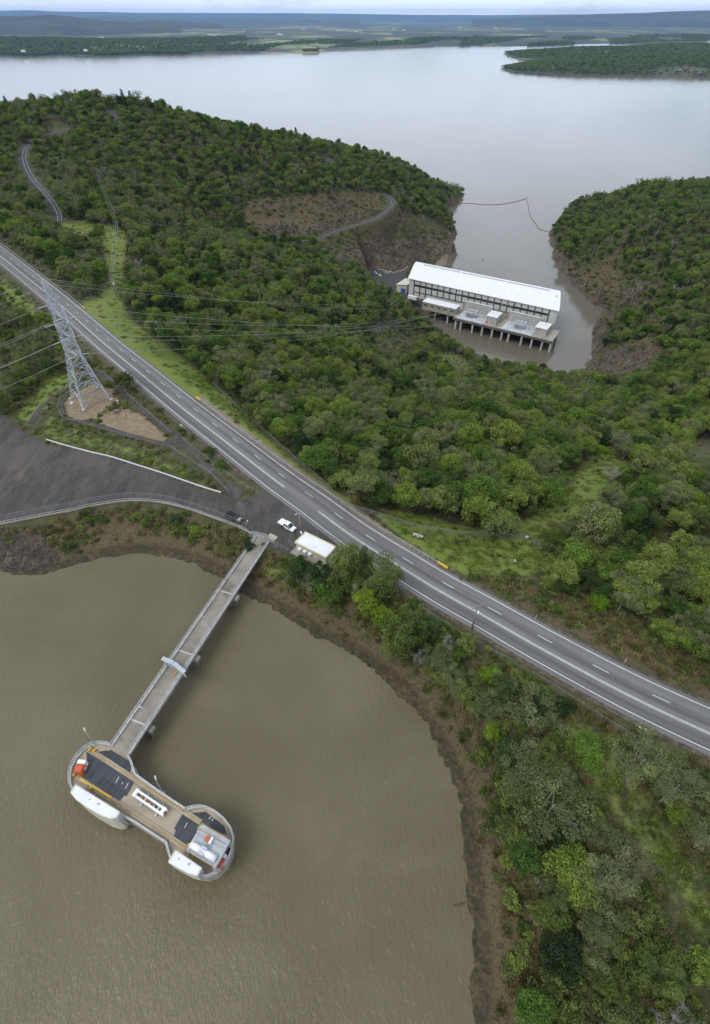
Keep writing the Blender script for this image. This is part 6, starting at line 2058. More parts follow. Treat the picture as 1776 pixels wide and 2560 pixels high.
def build_rails():
    # white W-beam at the yard edge
    pts = [V(a, b, 0) for a, b in ((118, 1103), (165, 1117), (225, 1133), (280, 1146), (340, 1165), (400, 1184), (455, 1203), (510, 1222), (556, 1236))]
    o = pts[0].copy()
    t = thing('guard_rail', 'white painted guard rail along the far edge of the gravel yard', 'guard rail', o)
    c = [Vector((*p, 0)) - o for p in spline([(p.x, p.y) for p in pts], 26)]
    mb = MB()
    for a, b in zip(c, c[1:]):
        for zc, th in ((.52, .2), (.68, .3), (.82, .2)): mb.bar(a + Vector((0, 0, zc)), b + Vector((0, 0, zc)), th * .55, .15)
    mb.build('rail', M['whitepaint'], t)
    for p in c[::1]: MB().bar(p + Vector((0, 0, -.3)), p + Vector((0, 0, .8)), .14).build('post', M['galv'], t)
    MB().ball((c[-1].x, c[-1].y, .65), .3, 8, 6).build('end_cap', M['rubber'], t)
    # concrete kerb wall with chain-link fence between yard and bank
    px = [(-140, 1336), (0, 1311), (60, 1300), (120, 1288), (180, 1277), (230, 1266), (290, 1256), (330, 1252), (380, 1254), (430, 1262), (480, 1276), (520, 1290), (560, 1304), (600, 1320), (634, 1336)]
    P = [Vector((*p, 0)) for p in spline([xy(V(a, b)) for a, b in px], 60)]
    t = thing('kerb_wall', 'low pale concrete kerb wall curving along the reservoir side of the gravel yard', 'kerb wall', P[0])
    mb = MB()
    for a, b in zip(P, P[1:]): mb.bar(a - P[0] + Vector((0, 0, .12)), b - P[0] + Vector((0, 0, .12)), .30, .4)
    mb.build('wall', M['concrete'], t)
    mb = MB(); rail_along(mb, [p - P[0] + Vector((0, 0, .36)) for p in P[::2]], .55, 3, .05, False)
    mb.build('handrail', M['railsteel'], t)
    fence('chain_fence', 'tall chain link fence on the kerb line between gravel yard and reservoir bank', [(a, b - 8) for a, b in px], 1.9, every=3.0, z=0.0)
    fence('chain_fence', 'chain link fence from the bridge gate past the low side of the hut', [(684, 1362), (730, 1390), (775, 1408), (800, 1416)], 1.9, z=0.0)
    fence('chain_fence', 'short chain link fence between the hut compound and the white ute', [(738, 1372), (722, 1360), (744, 1330), (756, 1316)], 1.9, z=0.0)
    fence('chain_fence', 'chain link fence on the highway side of the hut', [(770, 1316), (815, 1340), (852, 1362)], 1.5, z=0.0)
    # rails round the pylon mound
    fence('pipe_fence', 'curved green grey pipe fence ringing the mulched pad under the pylon', [(176, 962), (152, 995), (146, 1025), (160, 1050), (215, 1064), (300, 1090), (380, 1112), (425, 1122)], 1.2, mesh=False, rails=(1.0, .55), every=2.4)
    fence('pipe_fence', 'straight pipe fence between the pylon pad and the highway verge', [(240, 928), (262, 938), (300, 970), (345, 1012), (395, 1055), (430, 1086)], 1.2, mesh=False, rails=(1.0, .55), every=2.4)
    fence('pipe_fence', 'pipe fence along the outer edge of the path by the left lawn', [(72, 1058), (100, 1018), (124, 990), (176, 955)], 1.2, mesh=False, rails=(1.0, .55), every=2.4)
    fence('chain_fence', 'fence along the ramp edge above the white guard rail', [(426, 1121), (475, 1153), (527, 1188), (575, 1236)], 1.3, every=2.5)
    fence('chain_fence', 'fence between the ramp and the highway verge ending by the yard entrance', [(456, 1100), (500, 1136), (545, 1172), (590, 1204), (650, 1240), (664, 1232), (640, 1212)], 1.3, every=2.5)
    fence('farm_gate', 'small steel gate across the ramp', [(524, 1190), (545, 1172)], 1.3, cat='gate', mesh=False, rails=(1.0, .7, .4), every=1.2)
    fence('chain_fence', 'long chain link fence running behind the grass verge to its corner', [(858, 1268), (930, 1290), (1000, 1312), (1060, 1328), (1150, 1340), (1220, 1345), (1312, 1347), (1335, 1366), (1360, 1378), (1400, 1380)], 1.9)
    fence('pipe_fence', 'short single rail fence at the right end of the grass verge', [(1402, 1378), (1396, 1396), (1388, 1414)], 1.6, mesh=False)
    fence('chain_fence', 'chain link fence along the forest edge beside the long guard rail', [(535, 966), (580, 1010), (640, 1065), (700, 1120), (760, 1172), (820, 1222), (858, 1268)], 1.9)
    fence('chain_fence', 'thin fence below the highway between the bank trees and the gutter', [(1000, 1480), (1050, 1525), (1100, 1560), (1150, 1590), (1240, 1640), (1290, 1665)], 1.6)
    fence('chain_fence', 'thin wire fence between the mown strip and the highway gutter', [(1330, 1690), (1400, 1735), (1455, 1770), (1500, 1800), (1560, 1835), (1620, 1870)], 1.6)
    # water edge rail at the powerhouse track
    fence('pipe_fence', 'white pipe fence beside the dirt track above the power station water', [(1118, 858), (1146, 868), (1168, 884), (1178, 900), (1180, 915)], 1.5, mesh=False, every=4, r=.09)
    fence('barrier_fence', 'pale barrier along the foot of the cliff beside the power station car park', [(922, 668), (950, 676), (975, 682), (985, 684), (1010, 676), (1020, 668)], 1.2, cat='barrier', z=-99.9, mesh=False, every=5, r=.16, rail='whitepaint')


build_rails()


def sign(px, py, w, h, ph, az, mat, label, name='road_sign'):
    p = land(px, py)
    t = thing(name, label, 'sign', p, az)
    MB().bar((0, 0, -.3), (0, 0, ph), .08).build('post', M['galv'], t)
    MB().box((0, -.06, ph - h / 2), (w, .04, h)).build('board', M[mat], t)


sign(456, 1072, .9, .7, 1.6, R(20), 'whitepaint', 'small white sign on the verge below the pylon pad')
sign(75, 740, .8, .8, 1.5, R(40), 'yellow', 'yellow marker sign on the left side of the highway near the pylon')
sign(1314, 1352, .9, .7, 1.7, R(-15), 'whitepaint', 'white notice on the fence corner behind the grass verge')
for k, (px, py, lab) in enumerate(((382, 998, 'white guide post on the verge beside the pylon fence'), (1303, 1636, 'white guide post on the lower highway edge right of the power pole'), (1511, 1752, 'white guide post on the lower highway edge above the mown strip'),
                                   (1581, 1790, 'white guide post near pale stones at the lower highway edge'), (1562, 1655, 'white guide post on the upper highway edge at the right'), (1339, 1546, 'white guide post on the upper highway edge opposite the power pole'))):
    p = land(px, py)
    t = thing('guide_post', lab, 'guide post', (p.x, p.y, p.z))
    MB().box((0, 0, .45), (.12, .06, 1.1)).build('post', M['whitepaint'], t)
    MB().box((0, -.035, .82), (.09, .012, .16)).build('reflector', M['red'], t)
p = land(297, 1012)
t = thing('monument', 'small white plinth monument on the path beside the pylon', 'monument', p, R(25))
MB().box((0, 0, .18), (2.0, 1.4, .36)).build('base', M['rust'], t); MB().box((0, .1, .9), (.6, .5, 1.3)).build('column', M['paleconc'], t)
p = land(293, 1031)
t = thing('picnic_bench', 'dark slatted bench at the edge of the lower mulch bed', 'bench', p, R(10))
MB().box((0, 0, .72), (1.9, .8, .07)).build('table_top', M['timber'], t)
for s in (-1, 1):
    MB().box((0, s * .75, .44), (1.9, .3, .06)).build('seat', M['timber'], t); MB().box((s * .65, 0, .36), (.1, 1.7, .7)).build('leg', M['timber'], t)
p = land(181, 1013)
t = thing('notice_board', 'tilted white notice board in the mulch left of the pylon legs', 'sign', p, R(70))
MB().box((0, 0, .8), (1.2, .06, .8), 0, R(-35)).build('board', M['whitepaint'], t); MB().bar((-.4, .1, -.2), (-.4, 0, .8), .08).build('post', M['galv'], t); MB().bar((.4, .1, -.2), (.4, 0, .8), .08).build('post', M['galv'], t)


# ---------------------------------------------------------------- lattice pylon and lines
PYL = Vector((-92.0, 161.8, 0.0))
ARM_AZ = R(-47.5)


def build_pylon():
    pz = float(hz(PYL.x, PYL.y))
    t = thing('lattice_pylon', 'tall blue grey steel lattice pylon with three pairs of cross arms beside the highway', 'pylon', (PYL.x, PYL.y, 0), ARM_AZ)
    prof = [(.4, 5.7, 4.9), (9, 3.75, 3.3), (17.5, 2.05, 1.95), (33, 1.35, 1.3), (38, 1.25, .9)]

    def half(z):
        zs = [p[0] for p in prof]
        return np.interp(z, zs, [p[1] for p in prof]), np.interp(z, zs, [p[2] for p in prof])

    def corner(z, sx, sy):
        a, b = half(z); return Vector((sx * a, sy * b, z))
    lv = [.4, 4.8, 9, 12.2, 15, 17.5, 19.6, 21.6, 23.6, 25.6, 27.6, 29.6, 31.4, 33.2, 35.6, 38]
    for sx in (-1, 1):
        for sy in (-1, 1):
            mb = MB()
            for a, b in zip(lv, lv[1:]): mb.bar(corner(a, sx, sy), corner(b, sx, sy), .24 if b < 18 else .17)
            lg = mb.build('leg', M['pylonsteel'], t)
            c = corner(.4, sx, sy)
            gzv = float(hz(PYL.x + c.x * math.cos(ARM_AZ) - c.y * math.sin(ARM_AZ), PYL.y + c.x * math.sin(ARM_AZ) + c.y * math.cos(ARM_AZ)))
            MB().box((c.x, c.y, gzv + .1), (1.0, 1.0, .9)).build('footing', M['paleconc'], lg)
    faces = [((-1, -1), (1, -1)), ((1, -1), (1, 1)), ((1, 1), (-1, 1)), ((-1, 1), (-1, -1))]
    for (s0, s1) in faces:
        mb = MB()
        for i, (a, b) in enumerate(zip(lv, lv[1:])):
            w = .12 if b < 18 else .085
            p0, p1, q0, q1 = corner(a, *s0), corner(a, *s1), corner(b, *s0), corner(b, *s1)
            if i < 3:
                mid = (q0 + q1) / 2
                mb.bar(p0, mid, w); mb.bar(p1, mid, w); mb.bar(q0, q1, w)
                for P_, Q_ in ((p0, q0), (p1, q1)):
                    for f in (.33, .66): mb.bar(P_.lerp(Q_, f), P_.lerp(mid, f), w * .75); mb.bar(P_.lerp(Q_, f), P_.lerp(mid, f + .22), w * .7)
            else:
                mb.bar(p0, q1, w); mb.bar(p1, q0, w); mb.bar(q0, q1, w)
        mb.build('bracing', M['pylonsteel'], t)
    tips = []
    for z in (19.6, 25.6, 31.6):
        for s in (-1, 1):
            a, b = half(z); a2, b2 = half(z + 1.9)
            X = s * 6.6
            mb = MB()
            for sy in (-1, 1):
                tip = Vector((X, sy * .75, z + .15))
                mb.bar((s * a, sy * b, z), tip, .13); mb.bar((s * a2, sy * b2, z + 1.9), tip + Vector((0, 0, .1)), .11)
                for k in range(1, 5):
                    f = k / 5
                    lo_ = Vector((s * a, sy * b, z)).lerp(tip, f); hi_ = Vector((s * a2, sy * b2, z + 1.9)).lerp(tip, f); hi2 = Vector((s * a2, sy * b2, z + 1.9)).lerp(tip, f - .2)
                    mb.bar(lo_, hi_, .07); mb.bar(lo_, hi2, .07)
            for k in range(0, 6):
                f = k / 5
                p_, q_ = Vector((s * a, -b, z)).lerp(Vector((X, -.75, z + .15)), f), Vector((s * a, b, z)).lerp(Vector((X, .75, z + .15)), f)
                mb.bar(p_, q_, .08)
                if k < 5: mb.bar(p_, Vector((s * a, b, z)).lerp(Vector((X, .75, z + .15)), f + .2), .07)
            mb.build('cross_arm', M['pylonsteel'], t)
            tips.append((Vector((X, 0, z + .05)), s, z))
    # earth wire peaks
    pk = []
    for s in (-1, 1):
        mb = MB(); top = Vector((s * 3.4, 0, 40.6))
        for sy in (-1, 1):
            mb.bar(corner(36, s, sy), top, .11); mb.bar(corner(38, s, sy), top, .10); mb.bar(corner(38, -s, sy), top, .07); mb.bar(corner(38, s, sy), corner(38, s, -sy), .07)
        for k in range(1, 4): mb.bar(corner(36, s, -1).lerp(top, k / 4), corner(36, s, 1).lerp(top, k / 4), .06); mb.bar(corner(36, s, -1).lerp(top, k / 4), corner(38, s, 1).lerp(top, k / 4), .06)
        mb.build('earth_peak', M['pylonsteel'], t)
        pk.append(top)
    # world positions of tips
    Mw = Matrix.Translation((PYL.x, PYL.y, 0)) @ Matrix.Rotation(ARM_AZ, 4, 'Z')
    Mi = Mw.inverted()
    fo = Vector((G(0, 975, 16)[0], G(0, 975, 16)[1], 16))
    near_low = Mw @ tips[1][0]
    dl = (fo - near_low); dl.z = 0; dl.normalize()
    side = Vector((-math.sin(ARM_AZ), math.cos(ARM_AZ), 0))
    lines = []
    u = Vector((math.cos(R(-32.32)), math.sin(R(-32.32)), 0)); nv = Vector((-u.y, u.x, 0)); base = Vector((51.86, 519.7, -100))
    ends_ = {(1, 19.6): 62, (1, 25.6): 67, (1, 31.6): 72, (-1, 19.6): 79, (-1, 25.6): 104, (-1, 31.6): 112}
    for tip, s, z in tips:
        p = Mw @ tip
        e = base + u * ends_[(s, z)] - nv * 8 + Vector((0, 0, 9))
        d1 = (e - p).normalized()
        for dd, far in ((d1, e), (Vector((dl.x, dl.y, -.10)).normalized(), None)):
            a = p + dd * .5; b = p + dd * 3.6
            mb = MB(); k = 12
            for i in range(k): mb.tube([Mi @ a.lerp(b, (i + .15) / k), Mi @ a.lerp(b, (i + .85) / k)], [.13, .13], 6)
            mb.tube([Mi @ p, Mi @ b], .05, 5)
            mb.build('insulator', M['insul'], t)
            lines.append((b, far, dd, s, z))
        # jumper loop and its hanging string
        q = Mi @ p
        mb = MB(); mb.tube([q + Vector((0, .3, 0)), q + Vector((0, .3, -2.6))], .09, 6); mb.build('insulator', M['insul'], t)
        pa, pb = p + d1 * 3.6, p + Vector((dl.x, dl.y, -.1)).normalized() * 3.6
        pts = []
        for i in range(11):
            f = i / 10; c = pa.lerp(pb, f) + Vector((0, 0, -2.9 * 4 * f * (1 - f) * .8)); pts.append(Mi @ c)
        MB().tube(pts, .035, 5).build('jumper', M['wire'], t)
    for s, top in zip((-1, 1), pk):
        p = Mw @ top
        e = base + u * (100 if s < 0 else 60) + Vector((0, 0, 17))
        lines.append((p, e, None, s, 40)); lines.append((p, None, Vector((dl.x, dl.y, -.10)).normalized(), s, 40))
    names = {19.6: 'lowest', 25.6: 'middle', 31.6: 'upper', 40: 'topmost earth'}
    for a, e, dd, s, z in lines:
        if e is not None:
            N_, sag, r, b = 40, 9.0, .040, e
            lab = '%s wire from the %s pylon arms across the forest to the power station' % (names[z], 'near' if s > 0 else 'far')
        else:
            b = a + Vector((dl.x, dl.y, 0)) * 75 + Vector((0, 0, -7)); N_, sag, r = 20, 1.6, .035
            lab = '%s wire from the %s pylon arms running out over the left trees' % (names[z], 'near' if s > 0 else 'far')
        pts = [a.lerp(b, i / N_) - a + Vector((0, 0, -sag * 4 * (i / N_) * (1 - i / N_))) for i in range(N_ + 1)]
        if z == 40: r *= .7
        w = MB().tube(pts, r, 4).build('power_line', M['wire'])
        w.location = a
        tag(w, lab, 'power line', 'overhead wires of the lattice pylon')


build_pylon()


def power_pole(px, py, h, label, az, arms=1, lean=0.0, extra=True):
    p = land(px, py)
    t = thing('power_pole', label, 'power pole', p, az)
    t.rotation_euler[0] = lean
    MB().tube([(0, 0, -1), (0, 0, h * .5), (0, 0, h)], [.20, .17, .13], 8).build('pole', M['timber'], t)
    for k in range(arms):
        z = h - .5 - k * 1.3
        MB().box((0, .12, z), (2.6, .14, .16)).build('cross_arm', M['timber'], t)
        for x in (-1.15, -.4, .4, 1.15): MB().tube([(x, .12, z + .08), (x, .12, z + .36)], [.07, .05], 6).build('insulator', M['insul'], t)
    if extra:
        MB().tube([(.35, 0, h - 3.2), (.35, 0, h - 2.1)], .3, 10).build('transformer_can', M['whitepaint'], t)
    return t, p + Vector((0, 0, h - .3))


t1, w1 = power_pole(294, 747, 9.5, 'grey timber power pole standing in the lower end of the grassy clearing', R(8), 2)
t2, w2 = power_pole(302, 598, 10, 'grey timber power pole at the upper end of the grassy clearing', R(5), 1, extra=False)
t3, w3 = power_pole(1180, 1574, 8.5, 'grey timber power pole leaning beside the highway edge line', R(20), 1)
for k in (-1.1, 0, 1.1):
    for a, b, lab in ((w1, w2, 'thin wire between the two poles of the grassy clearing'), (w2, land(255, 470) + Vector((0, 0, 14)), 'thin wire rising from the upper clearing pole into the forest')):
        pts = [a.lerp(b, i / 12) - a + Vector((0, 0, -1.2 * 4 * i / 12 * (1 - i / 12))) for i in range(13)]
        w = MB().tube(pts, .035, 4).build('service_wire', M['wire']); w.location = a + Vector((k, 0, 0))
        tag(w, lab, 'power line', lab + 's')

# ---------------------------------------------------------------- power station
def build_station():
    base = Vector((51.86, 519.7, -100.0)); an = R(-32.32)
    t = thing('power_station', 'long white roofed power station hall with navy columns standing in the lower lake', 'power station', base, an)
    L, D, H = 142.0, 43.0, 17.0
    MB().box((L / 2, D / 2, H / 2 - .2), (L, D, H - .4)).build('wall', M['clad'], t)
    MB().box((L / 2, D / 2, -7), (L + .6, D + .6, 14)).build('foundation', M['darkconc'], t)
    # roof: two slopes, ridge behind the middle, slightly curved
    k = N('roof_sheeting')
    P = k.coord()
    wv = k.n('TexWave', wave_type='BANDS', bands_direction='X'); k.put(wv.inputs['Vector'], P); wv.inputs['Scale'].default_value = 1.1; wv.inputs['Distortion'].default_value = 0
    st = k.noise(k.mapping(P, (.5, .05, 1)), .5, 5, .6)
    k.principled(k.mix(k.math('MULTIPLY', k.step(wv.outputs['Fac'], .55, .95), .22), k.ramp(st, [(.3, (.72, .73, .74)), (.5, (.76, .77, .78)), (.65, (.79, .795, .805))]), (.5, .51, .52)), .5, 0, k.bump(wv.outputs['Fac'], .4, .08))
    mb = MB()
    yz = [(-1.0, 16.6), (6, 18.0), (14, 19.3), (22, 20.2), (29, 20.5), (36, 19.6), (44.2, 16.8)]
    top = [(y, z) for y, z in yz]; n = len(yz)
    vs = [(-1.2, y, z) for y, z in yz] + [(L + 1.2, y, z) for y, z in yz] + [(-1.2, y, z - .5) for y, z in yz] + [(L + 1.2, y, z - .5) for y, z in yz]
    fs = [(i, n + i, n + i + 1, i + 1) for i in range(n - 1)] + [(2 * n + i + 1, 3 * n + i + 1, 3 * n + i, 2 * n + i) for i in range(n - 1)]
    fs += [(i + 1, 2 * n + i + 1, 2 * n + i, i) for i in range(n - 1)] + [(n + i, 3 * n + i, 3 * n + i + 1, n + i + 1) for i in range(n - 1)]
    fs += [(0, 2 * n, 3 * n, n), (n - 1, 2 * n - 1, 4 * n - 1, 3 * n - 1)]
    mb.add(vs, fs)
    rf = mb.build('roof', k.m, t)
    for x0, x1 in ((9, 48), (49.5, 92), (93.5, 133)):
        MB().box(((x0 + x1) / 2, 29, 20.7), (x1 - x0, 1.3, .5)).build('ridge_vent', M['galv'], rf)
    MB().box((139.5, 20, 20.4), (.8, 2.2, .9)).build('roof_unit', M['galv'], rf)
    # gable fill
    for x in (-.02, L + .02):
        mb = MB(); mb.add([(x, 0, H - .4), (x, D, H - .4)] + [(x, max(0, min(D, y)), z - .45) for y, z in yz[::-1]], [tuple(range(n + 2))])
        mb.build('gable', M['clad'], t)
    # front face: glazing band, sill and the navy columns
    MB().box((5.6 + 64.8, -.12, 11.2), (129.6, .22, 1.9)).build('window_band', M['glassdark'], t)
    MB().box((L * .44, -.2, 5.3), (L * .78, .36, .5)).build('sill', M['navy'], t)
    for i in range(22):
        x = 5.6 + i * 6.17
        MB().box((x, -.32, 10.8 if i > 2 else 9.2), (.75, .6, 11.2 if i > 2 else 14)).build('column', M['navy'], t)
    mb = MB()
    for i in range(21):
        x = 5.6 + i * 6.17 + 3.08
        for z0, z1 in ((5.6, 10.2), (12.2, 16.3)): mb.box((x, -.06, (z0 + z1) / 2), (5.3, .16, z1 - z0))
    mb.build('cladding', M['clad'], t)
    for s in (46, 49, 52, 93, 97, 101): MB().bar((s, -.7, 11.8), (s + 1.7, -1.0, 12.2), .22).build('awning', M['whitepaint'], t)
    MB().box((L * .70, -.3, 2.5), (L * .60, .5, 5.0)).build('plinth', M['concrete'], t)
    # deck on piles
    dk = MB().box((103.7, -12.2, -.6), (90, 24.4, 1.2)).build('deck', M['concrete'], t)
    MB().box((103.7, -24.2, -.75), (90.4, .7, 1.9)).build('deck_edge', M['darkconc'], dk)
    for x in (61.4, 66.5, 77.7, 87, 96.2, 105.1, 111.3, 122.9, 131.9, 140.8, 148):
        MB().box((x, -23.3, -7), (1.5, 1.5, 12)).build('pile', M['paleconc'], t)
    for x in (62, 78, 96, 111, 131, 148):
        MB().box((x, -10, -7), (1.5, 1.5, 12)).build('pile', M['darkconc'], t)  # rear row takes the darker concrete, front row the pale one
    for x in (37.5, 50.2): MB().box((x, -16.4, -7), (1.4, 1.4, 12)).build('pile', weathered('rusty_pile', (.22, .14, .08), (.30, .20, .12), .5, .9) if x < 40 else M['paleconc'], t)
    MB().box((41.5, -9.2, -.7), (35, 18.5, 1.4)).build('deck', M['concrete'], t)
    # annex
    ax_ = MB().box((41, -13.2, 2.7), (33, 10.0, 5.4)).build('annex_wall', M['concrete'], t)
    MB().box((41, -13.2, 5.55), (33.6, 10.8, .4)).build('annex_roof', M['whiteroof'], ax_)
    for i in range(5):
        w = MB().box((28 + i * 6.5, -18.24, 3.0), (3.7, .22, 1.1)).build('window', M['glassdark'], ax_)
        MB().box((28 + i * 6.5, -18.32, 2.36), (4.1, .3, .16)).build('sill', M['paleconc'], w)
    mb = MB(); rail_along(mb, [(59.5, -24, 0), (148.5, -24, 0), (148.5, 0, 0)], 1.1, 3, .07); mb.build('handrail', M['railsteel'], t)
    # control blocks between the transformer bays
    for x, w, lab in ((92, 9.5, 0), (136, 10, 1)):
        b = MB().box((x, -12.5, 3.2), (w, 13, 6.4)).build('block_wall', M['paleconc'], t)
        MB().box((x, -12.5, 6.6), (w + .7, 13.6, .4)).build('block_roof', M['whiteroof'], b)
        MB().box((x - w * .36, -19.1, 1.1), (1.2, .25, 2.2)).build('door', M['red'] if lab == 0 else M['winchgrey'], b)
    for x0, x1 in ((60.5, 86.5), (102.5, 130.5)):
        MB().box(((x0 + x1) / 2, -3.2, 4.2), (x1 - x0, .7, 8.4)).build('fire_wall', M['paleconc'], t)
        MB().box(((x0 + x1) / 2, -3.2, 8.6), (x1 - x0 + .6, 1.3, .4)).build('coping', M['whitepaint'], t)
        MB().box(((x0 + x1) / 2, -13.5, .04), (x1 - x0 - 1, 19, .08)).build('bay_floor', weathered('gravel_bay', (.40, .42, .45), (.62, .64, .66), .35, .9, stain=(.18, .18, .18), stain_amt=.6), t)
    mb = MB()
    for j in range(7): mb.box((98 + (j % 2) * 1.6, -21 + j * 2.4, .35), (2.6, .9, .7), .1 * j)
    mb.build('stair_block', M['concrete'], t)
    Mw = Matrix.Translation(base) @ Matrix.Rotation(an, 4, 'Z')
    for k_, (xc, lab) in enumerate(((71, 'pale grey transformer with bushings in the left bay of the power station deck'), (116, 'pale grey transformer with bushings in the right bay of the power station deck'))):
        o = Mw @ Vector((xc, -12.5, 0))
        tr = thing('transformer', lab, 'transformer', o, an, 'transformers on the power station deck')
        tm = weathered('transformer_paint', (.50, .53, .56), (.62, .65, .67), .4, .5, .1, 0, stain=(.3, .3, .3))
        MB().box((0, 0, 2.2), (8.5, 4.2, 3.6)).build('tank', tm, tr)
        for s in (-1, 1):
            mb = MB()
            for j in range(9): mb.box((-3.4 + j * .85, s * 3.0, 2.2), (.22, 1.5, 3.0))
            mb.build('radiator', tm, tr)
        MB().tube([(-3, 1.0, 5.2), (3, 1.0, 5.2)], .65, 12).build('conservator', tm, tr)
        for j in range(3):
            mb = MB(); x = -2.6 + j * 2.6
            mb.tube([(x, -.6, 4.0), (x - .2, -.8, 5.2), (x - .5, -1.1, 7.2)], [.38, .3, .16], 8)
            for q in range(6): mb.tube([(x - .2 - .06 * q, -.8 - .05 * q, 5.0 + .35 * q), (x - .2 - .06 * q, -.8 - .05 * q, 5.1 + .35 * q)], .42, 8)
            mb.build('bushing', M['whitepaint'], tr)
        MB().box((0, 0, .2), (9.5, 5.5, .4)).build('plinth', M['concrete'], tr)
        MB().tube([(4.6, -.4, .4), (4.6, -.4, 6.4), (4.6, -.4, 6.6)], [1.0, 1.0, .4], 12).build('surge_tank', tm, tr)
        # busbar steelwork
        o2 = Mw @ Vector((xc + 4, -13, 0))
        st_ = thing('busbar_frame', 'slender steel busbar frame standing over the %s transformer' % ('left' if k_ == 0 else 'right'), 'steel frame', o2, an, 'busbar frames on the power station deck')
        mb = MB()
        for x in (-12, -6, 0, 6, 9.5):
            for y in (-7, 2, 7): mb.bar((x, y, 0), (x, y, 7.4 if y > 0 else 5.5), .20)
            mb.bar((x, -7, 5.4), (x, 7, 7.2), .14)
        mb.build('post', M['galv'], st_)
        mb = MB()
        for y, z in ((-7, 5.4), (2, 7.2), (7, 7.2), (-2.5, 6.3)): mb.bar((-12.5, y, z), (10.5, y, z), .18)
        for x in range(-12, 10, 3): mb.bar((x, 2, 7.2), (x + 3, 7, 7.2), .10)
        mb.build('beam', M['galv'], st_)
        for x in (-9, -3, 3, 7):
            mb = MB()
            for y in (-5, 0, 4): mb.tube([(x, y, 2.4), (x, y, 5.2)], [.2, .14], 7); mb.bar((x, y, 0), (x, y, 2.4), .16)
            mb.build('insulator', M['insul'], st_)
    # the hall is not square on plan: its ends run back at a slant
    for o_ in [t] + list(t.children_recursive):
        if o_.type == 'MESH' and o_.name.split('.')[0] in ('wall', 'foundation', 'roof', 'gable', 'ridge_vent', 'roof_unit'):
            for v_ in o_.data.vertices:
                if v_.co.y > 0: v_.co.x -= .30 * v_.co.y
    # white container and lean-to at the land end
    o = Mw @ Vector((7.5, -5.5, 0))
    c = thing('storage_container', 'white storage container in front of the land end of the power station', 'container', o, an)
    MB().box((0, 0, 1.5), (9, 3, 2.7)).build('body', M['whitepaint'], c)
    MB().box((0, 0, 2.92), (9.2, 3.2, .14)).build('roof', M['whiteroof'], c); MB().box((4.55, 0, 1.5), (.08, 2.4, 2.4)).build('door', M['winchgrey'], c)
    o = Mw @ Vector((-9.5, 12, 0))
    c = thing('side_shed', 'cream shed with a blue door at the land end of the power station', 'shed', o, an)
    MB().box((0, 0, 3.4), (11, 18, 6.8)).build('wall', M['creamwall'], c)
    mb = MB(); mb.add([(-6, -9.5, 6.6), (6, -9.5, 8.2), (6, 9.5, 8.2), (-6, 9.5, 6.6), (-6, -9.5, 7.0), (6, -9.5, 8.6), (6, 9.5, 8.6), (-6, 9.5, 7.0)], [(3, 2, 1, 0), (4, 5, 6, 7), (0, 1, 5, 4), (1, 2, 6, 5), (2, 3, 7, 6), (3, 0, 4, 7)])
    mb.build('roof', M['creamroof'], c); MB().box((2.0, -9.1, 2.2), (5, .3, 4.2)).build('door', M['carblue'], c)
    for a, b, w, lab in ((905, 671, 7, 'blue tarpaulin shelter under the cliff, the one further back'), (898, 679, 5, 'smaller blue tarpaulin shelter half hidden by the forest edge')):
        p = V(a, b, -98)
        c = thing('tarp_shelter', lab, 'shelter', (p.x, p.y, -100.1), R(-25))
        mb = MB(); mb.add([(-w / 2, -2.2, 2.2), (w / 2, -2.2, 2.2), (w / 2, 0, 3.0), (-w / 2, 0, 3.0), (w / 2, 2.2, 2.2), (-w / 2, 2.2, 2.2)], [(0, 1, 2, 3), (3, 2, 4, 5)]); mb.build('canopy', M['tarp'], c)
        for x in (-1, 1):
            for y in (-1, 1): MB().bar((x * w * .48, y * 2.1, 0), (x * w * .48, y * 2.1, 2.2), .09).build('leg', M['galv'], c)
    # floating boom
    pts = [(1147, 508), (1180, 509), (1213, 512), (1251, 511), (1289, 504.5), (1316, 496.6), (1321, 513), (1326, 539), (1341, 561.6), (1349, 573), (1369, 579)]
    c = spline([G(*q, LOW)[:2] for q in pts[:6]], 90); c2 = spline([G(*q, LOW)[:2] for q in pts[5:]], 60)
    o = Vector((*c[0], LOW))
    b = thing('floating_boom', 'red floating safety boom strung across the mouth of the inlet', 'boom', o)
    mb = MB()
    for C_ in (c, c2): mb.tube([Vector((*p, LOW + .15)) - o for p in C_], .12, 5)
    mb.build('cable', M['boomred'], b)
    mb = MB()
    for C_ in (c, c2):
        for p, q in zip(C_[:-1], C_[1:]):
            p, q = Vector((*p, LOW + .3)) - o, Vector((*q, LOW + .3)) - o; mb.tube([p.lerp(q, .12), p.lerp(q, .88)], .3, 6)
    f = mb.build('float_string', M['boomred'], b); f['kind'] = 'stuff'
    for a, b_, lab in ((1320, 493, 'dark marker buoy at the outer corner of the red boom'), (1207, 651, 'tiny dark buoy on the water behind the power station')):
        p = V(a, b_, LOW)
        c = thing('marker_buoy', lab, 'buoy', p); c.scale = (.6, .6, .6)
        MB().tube([(0, 0, -.5), (0, 0, 1.0), (0, 0, 1.4)], [1.0, 1.0, .5], 10).build('float', M['rubber'], c)
        MB().bar((0, 0, 1.2), (0, 0, 4.0), .3).build('mast', M['rubber'], c)


build_station()


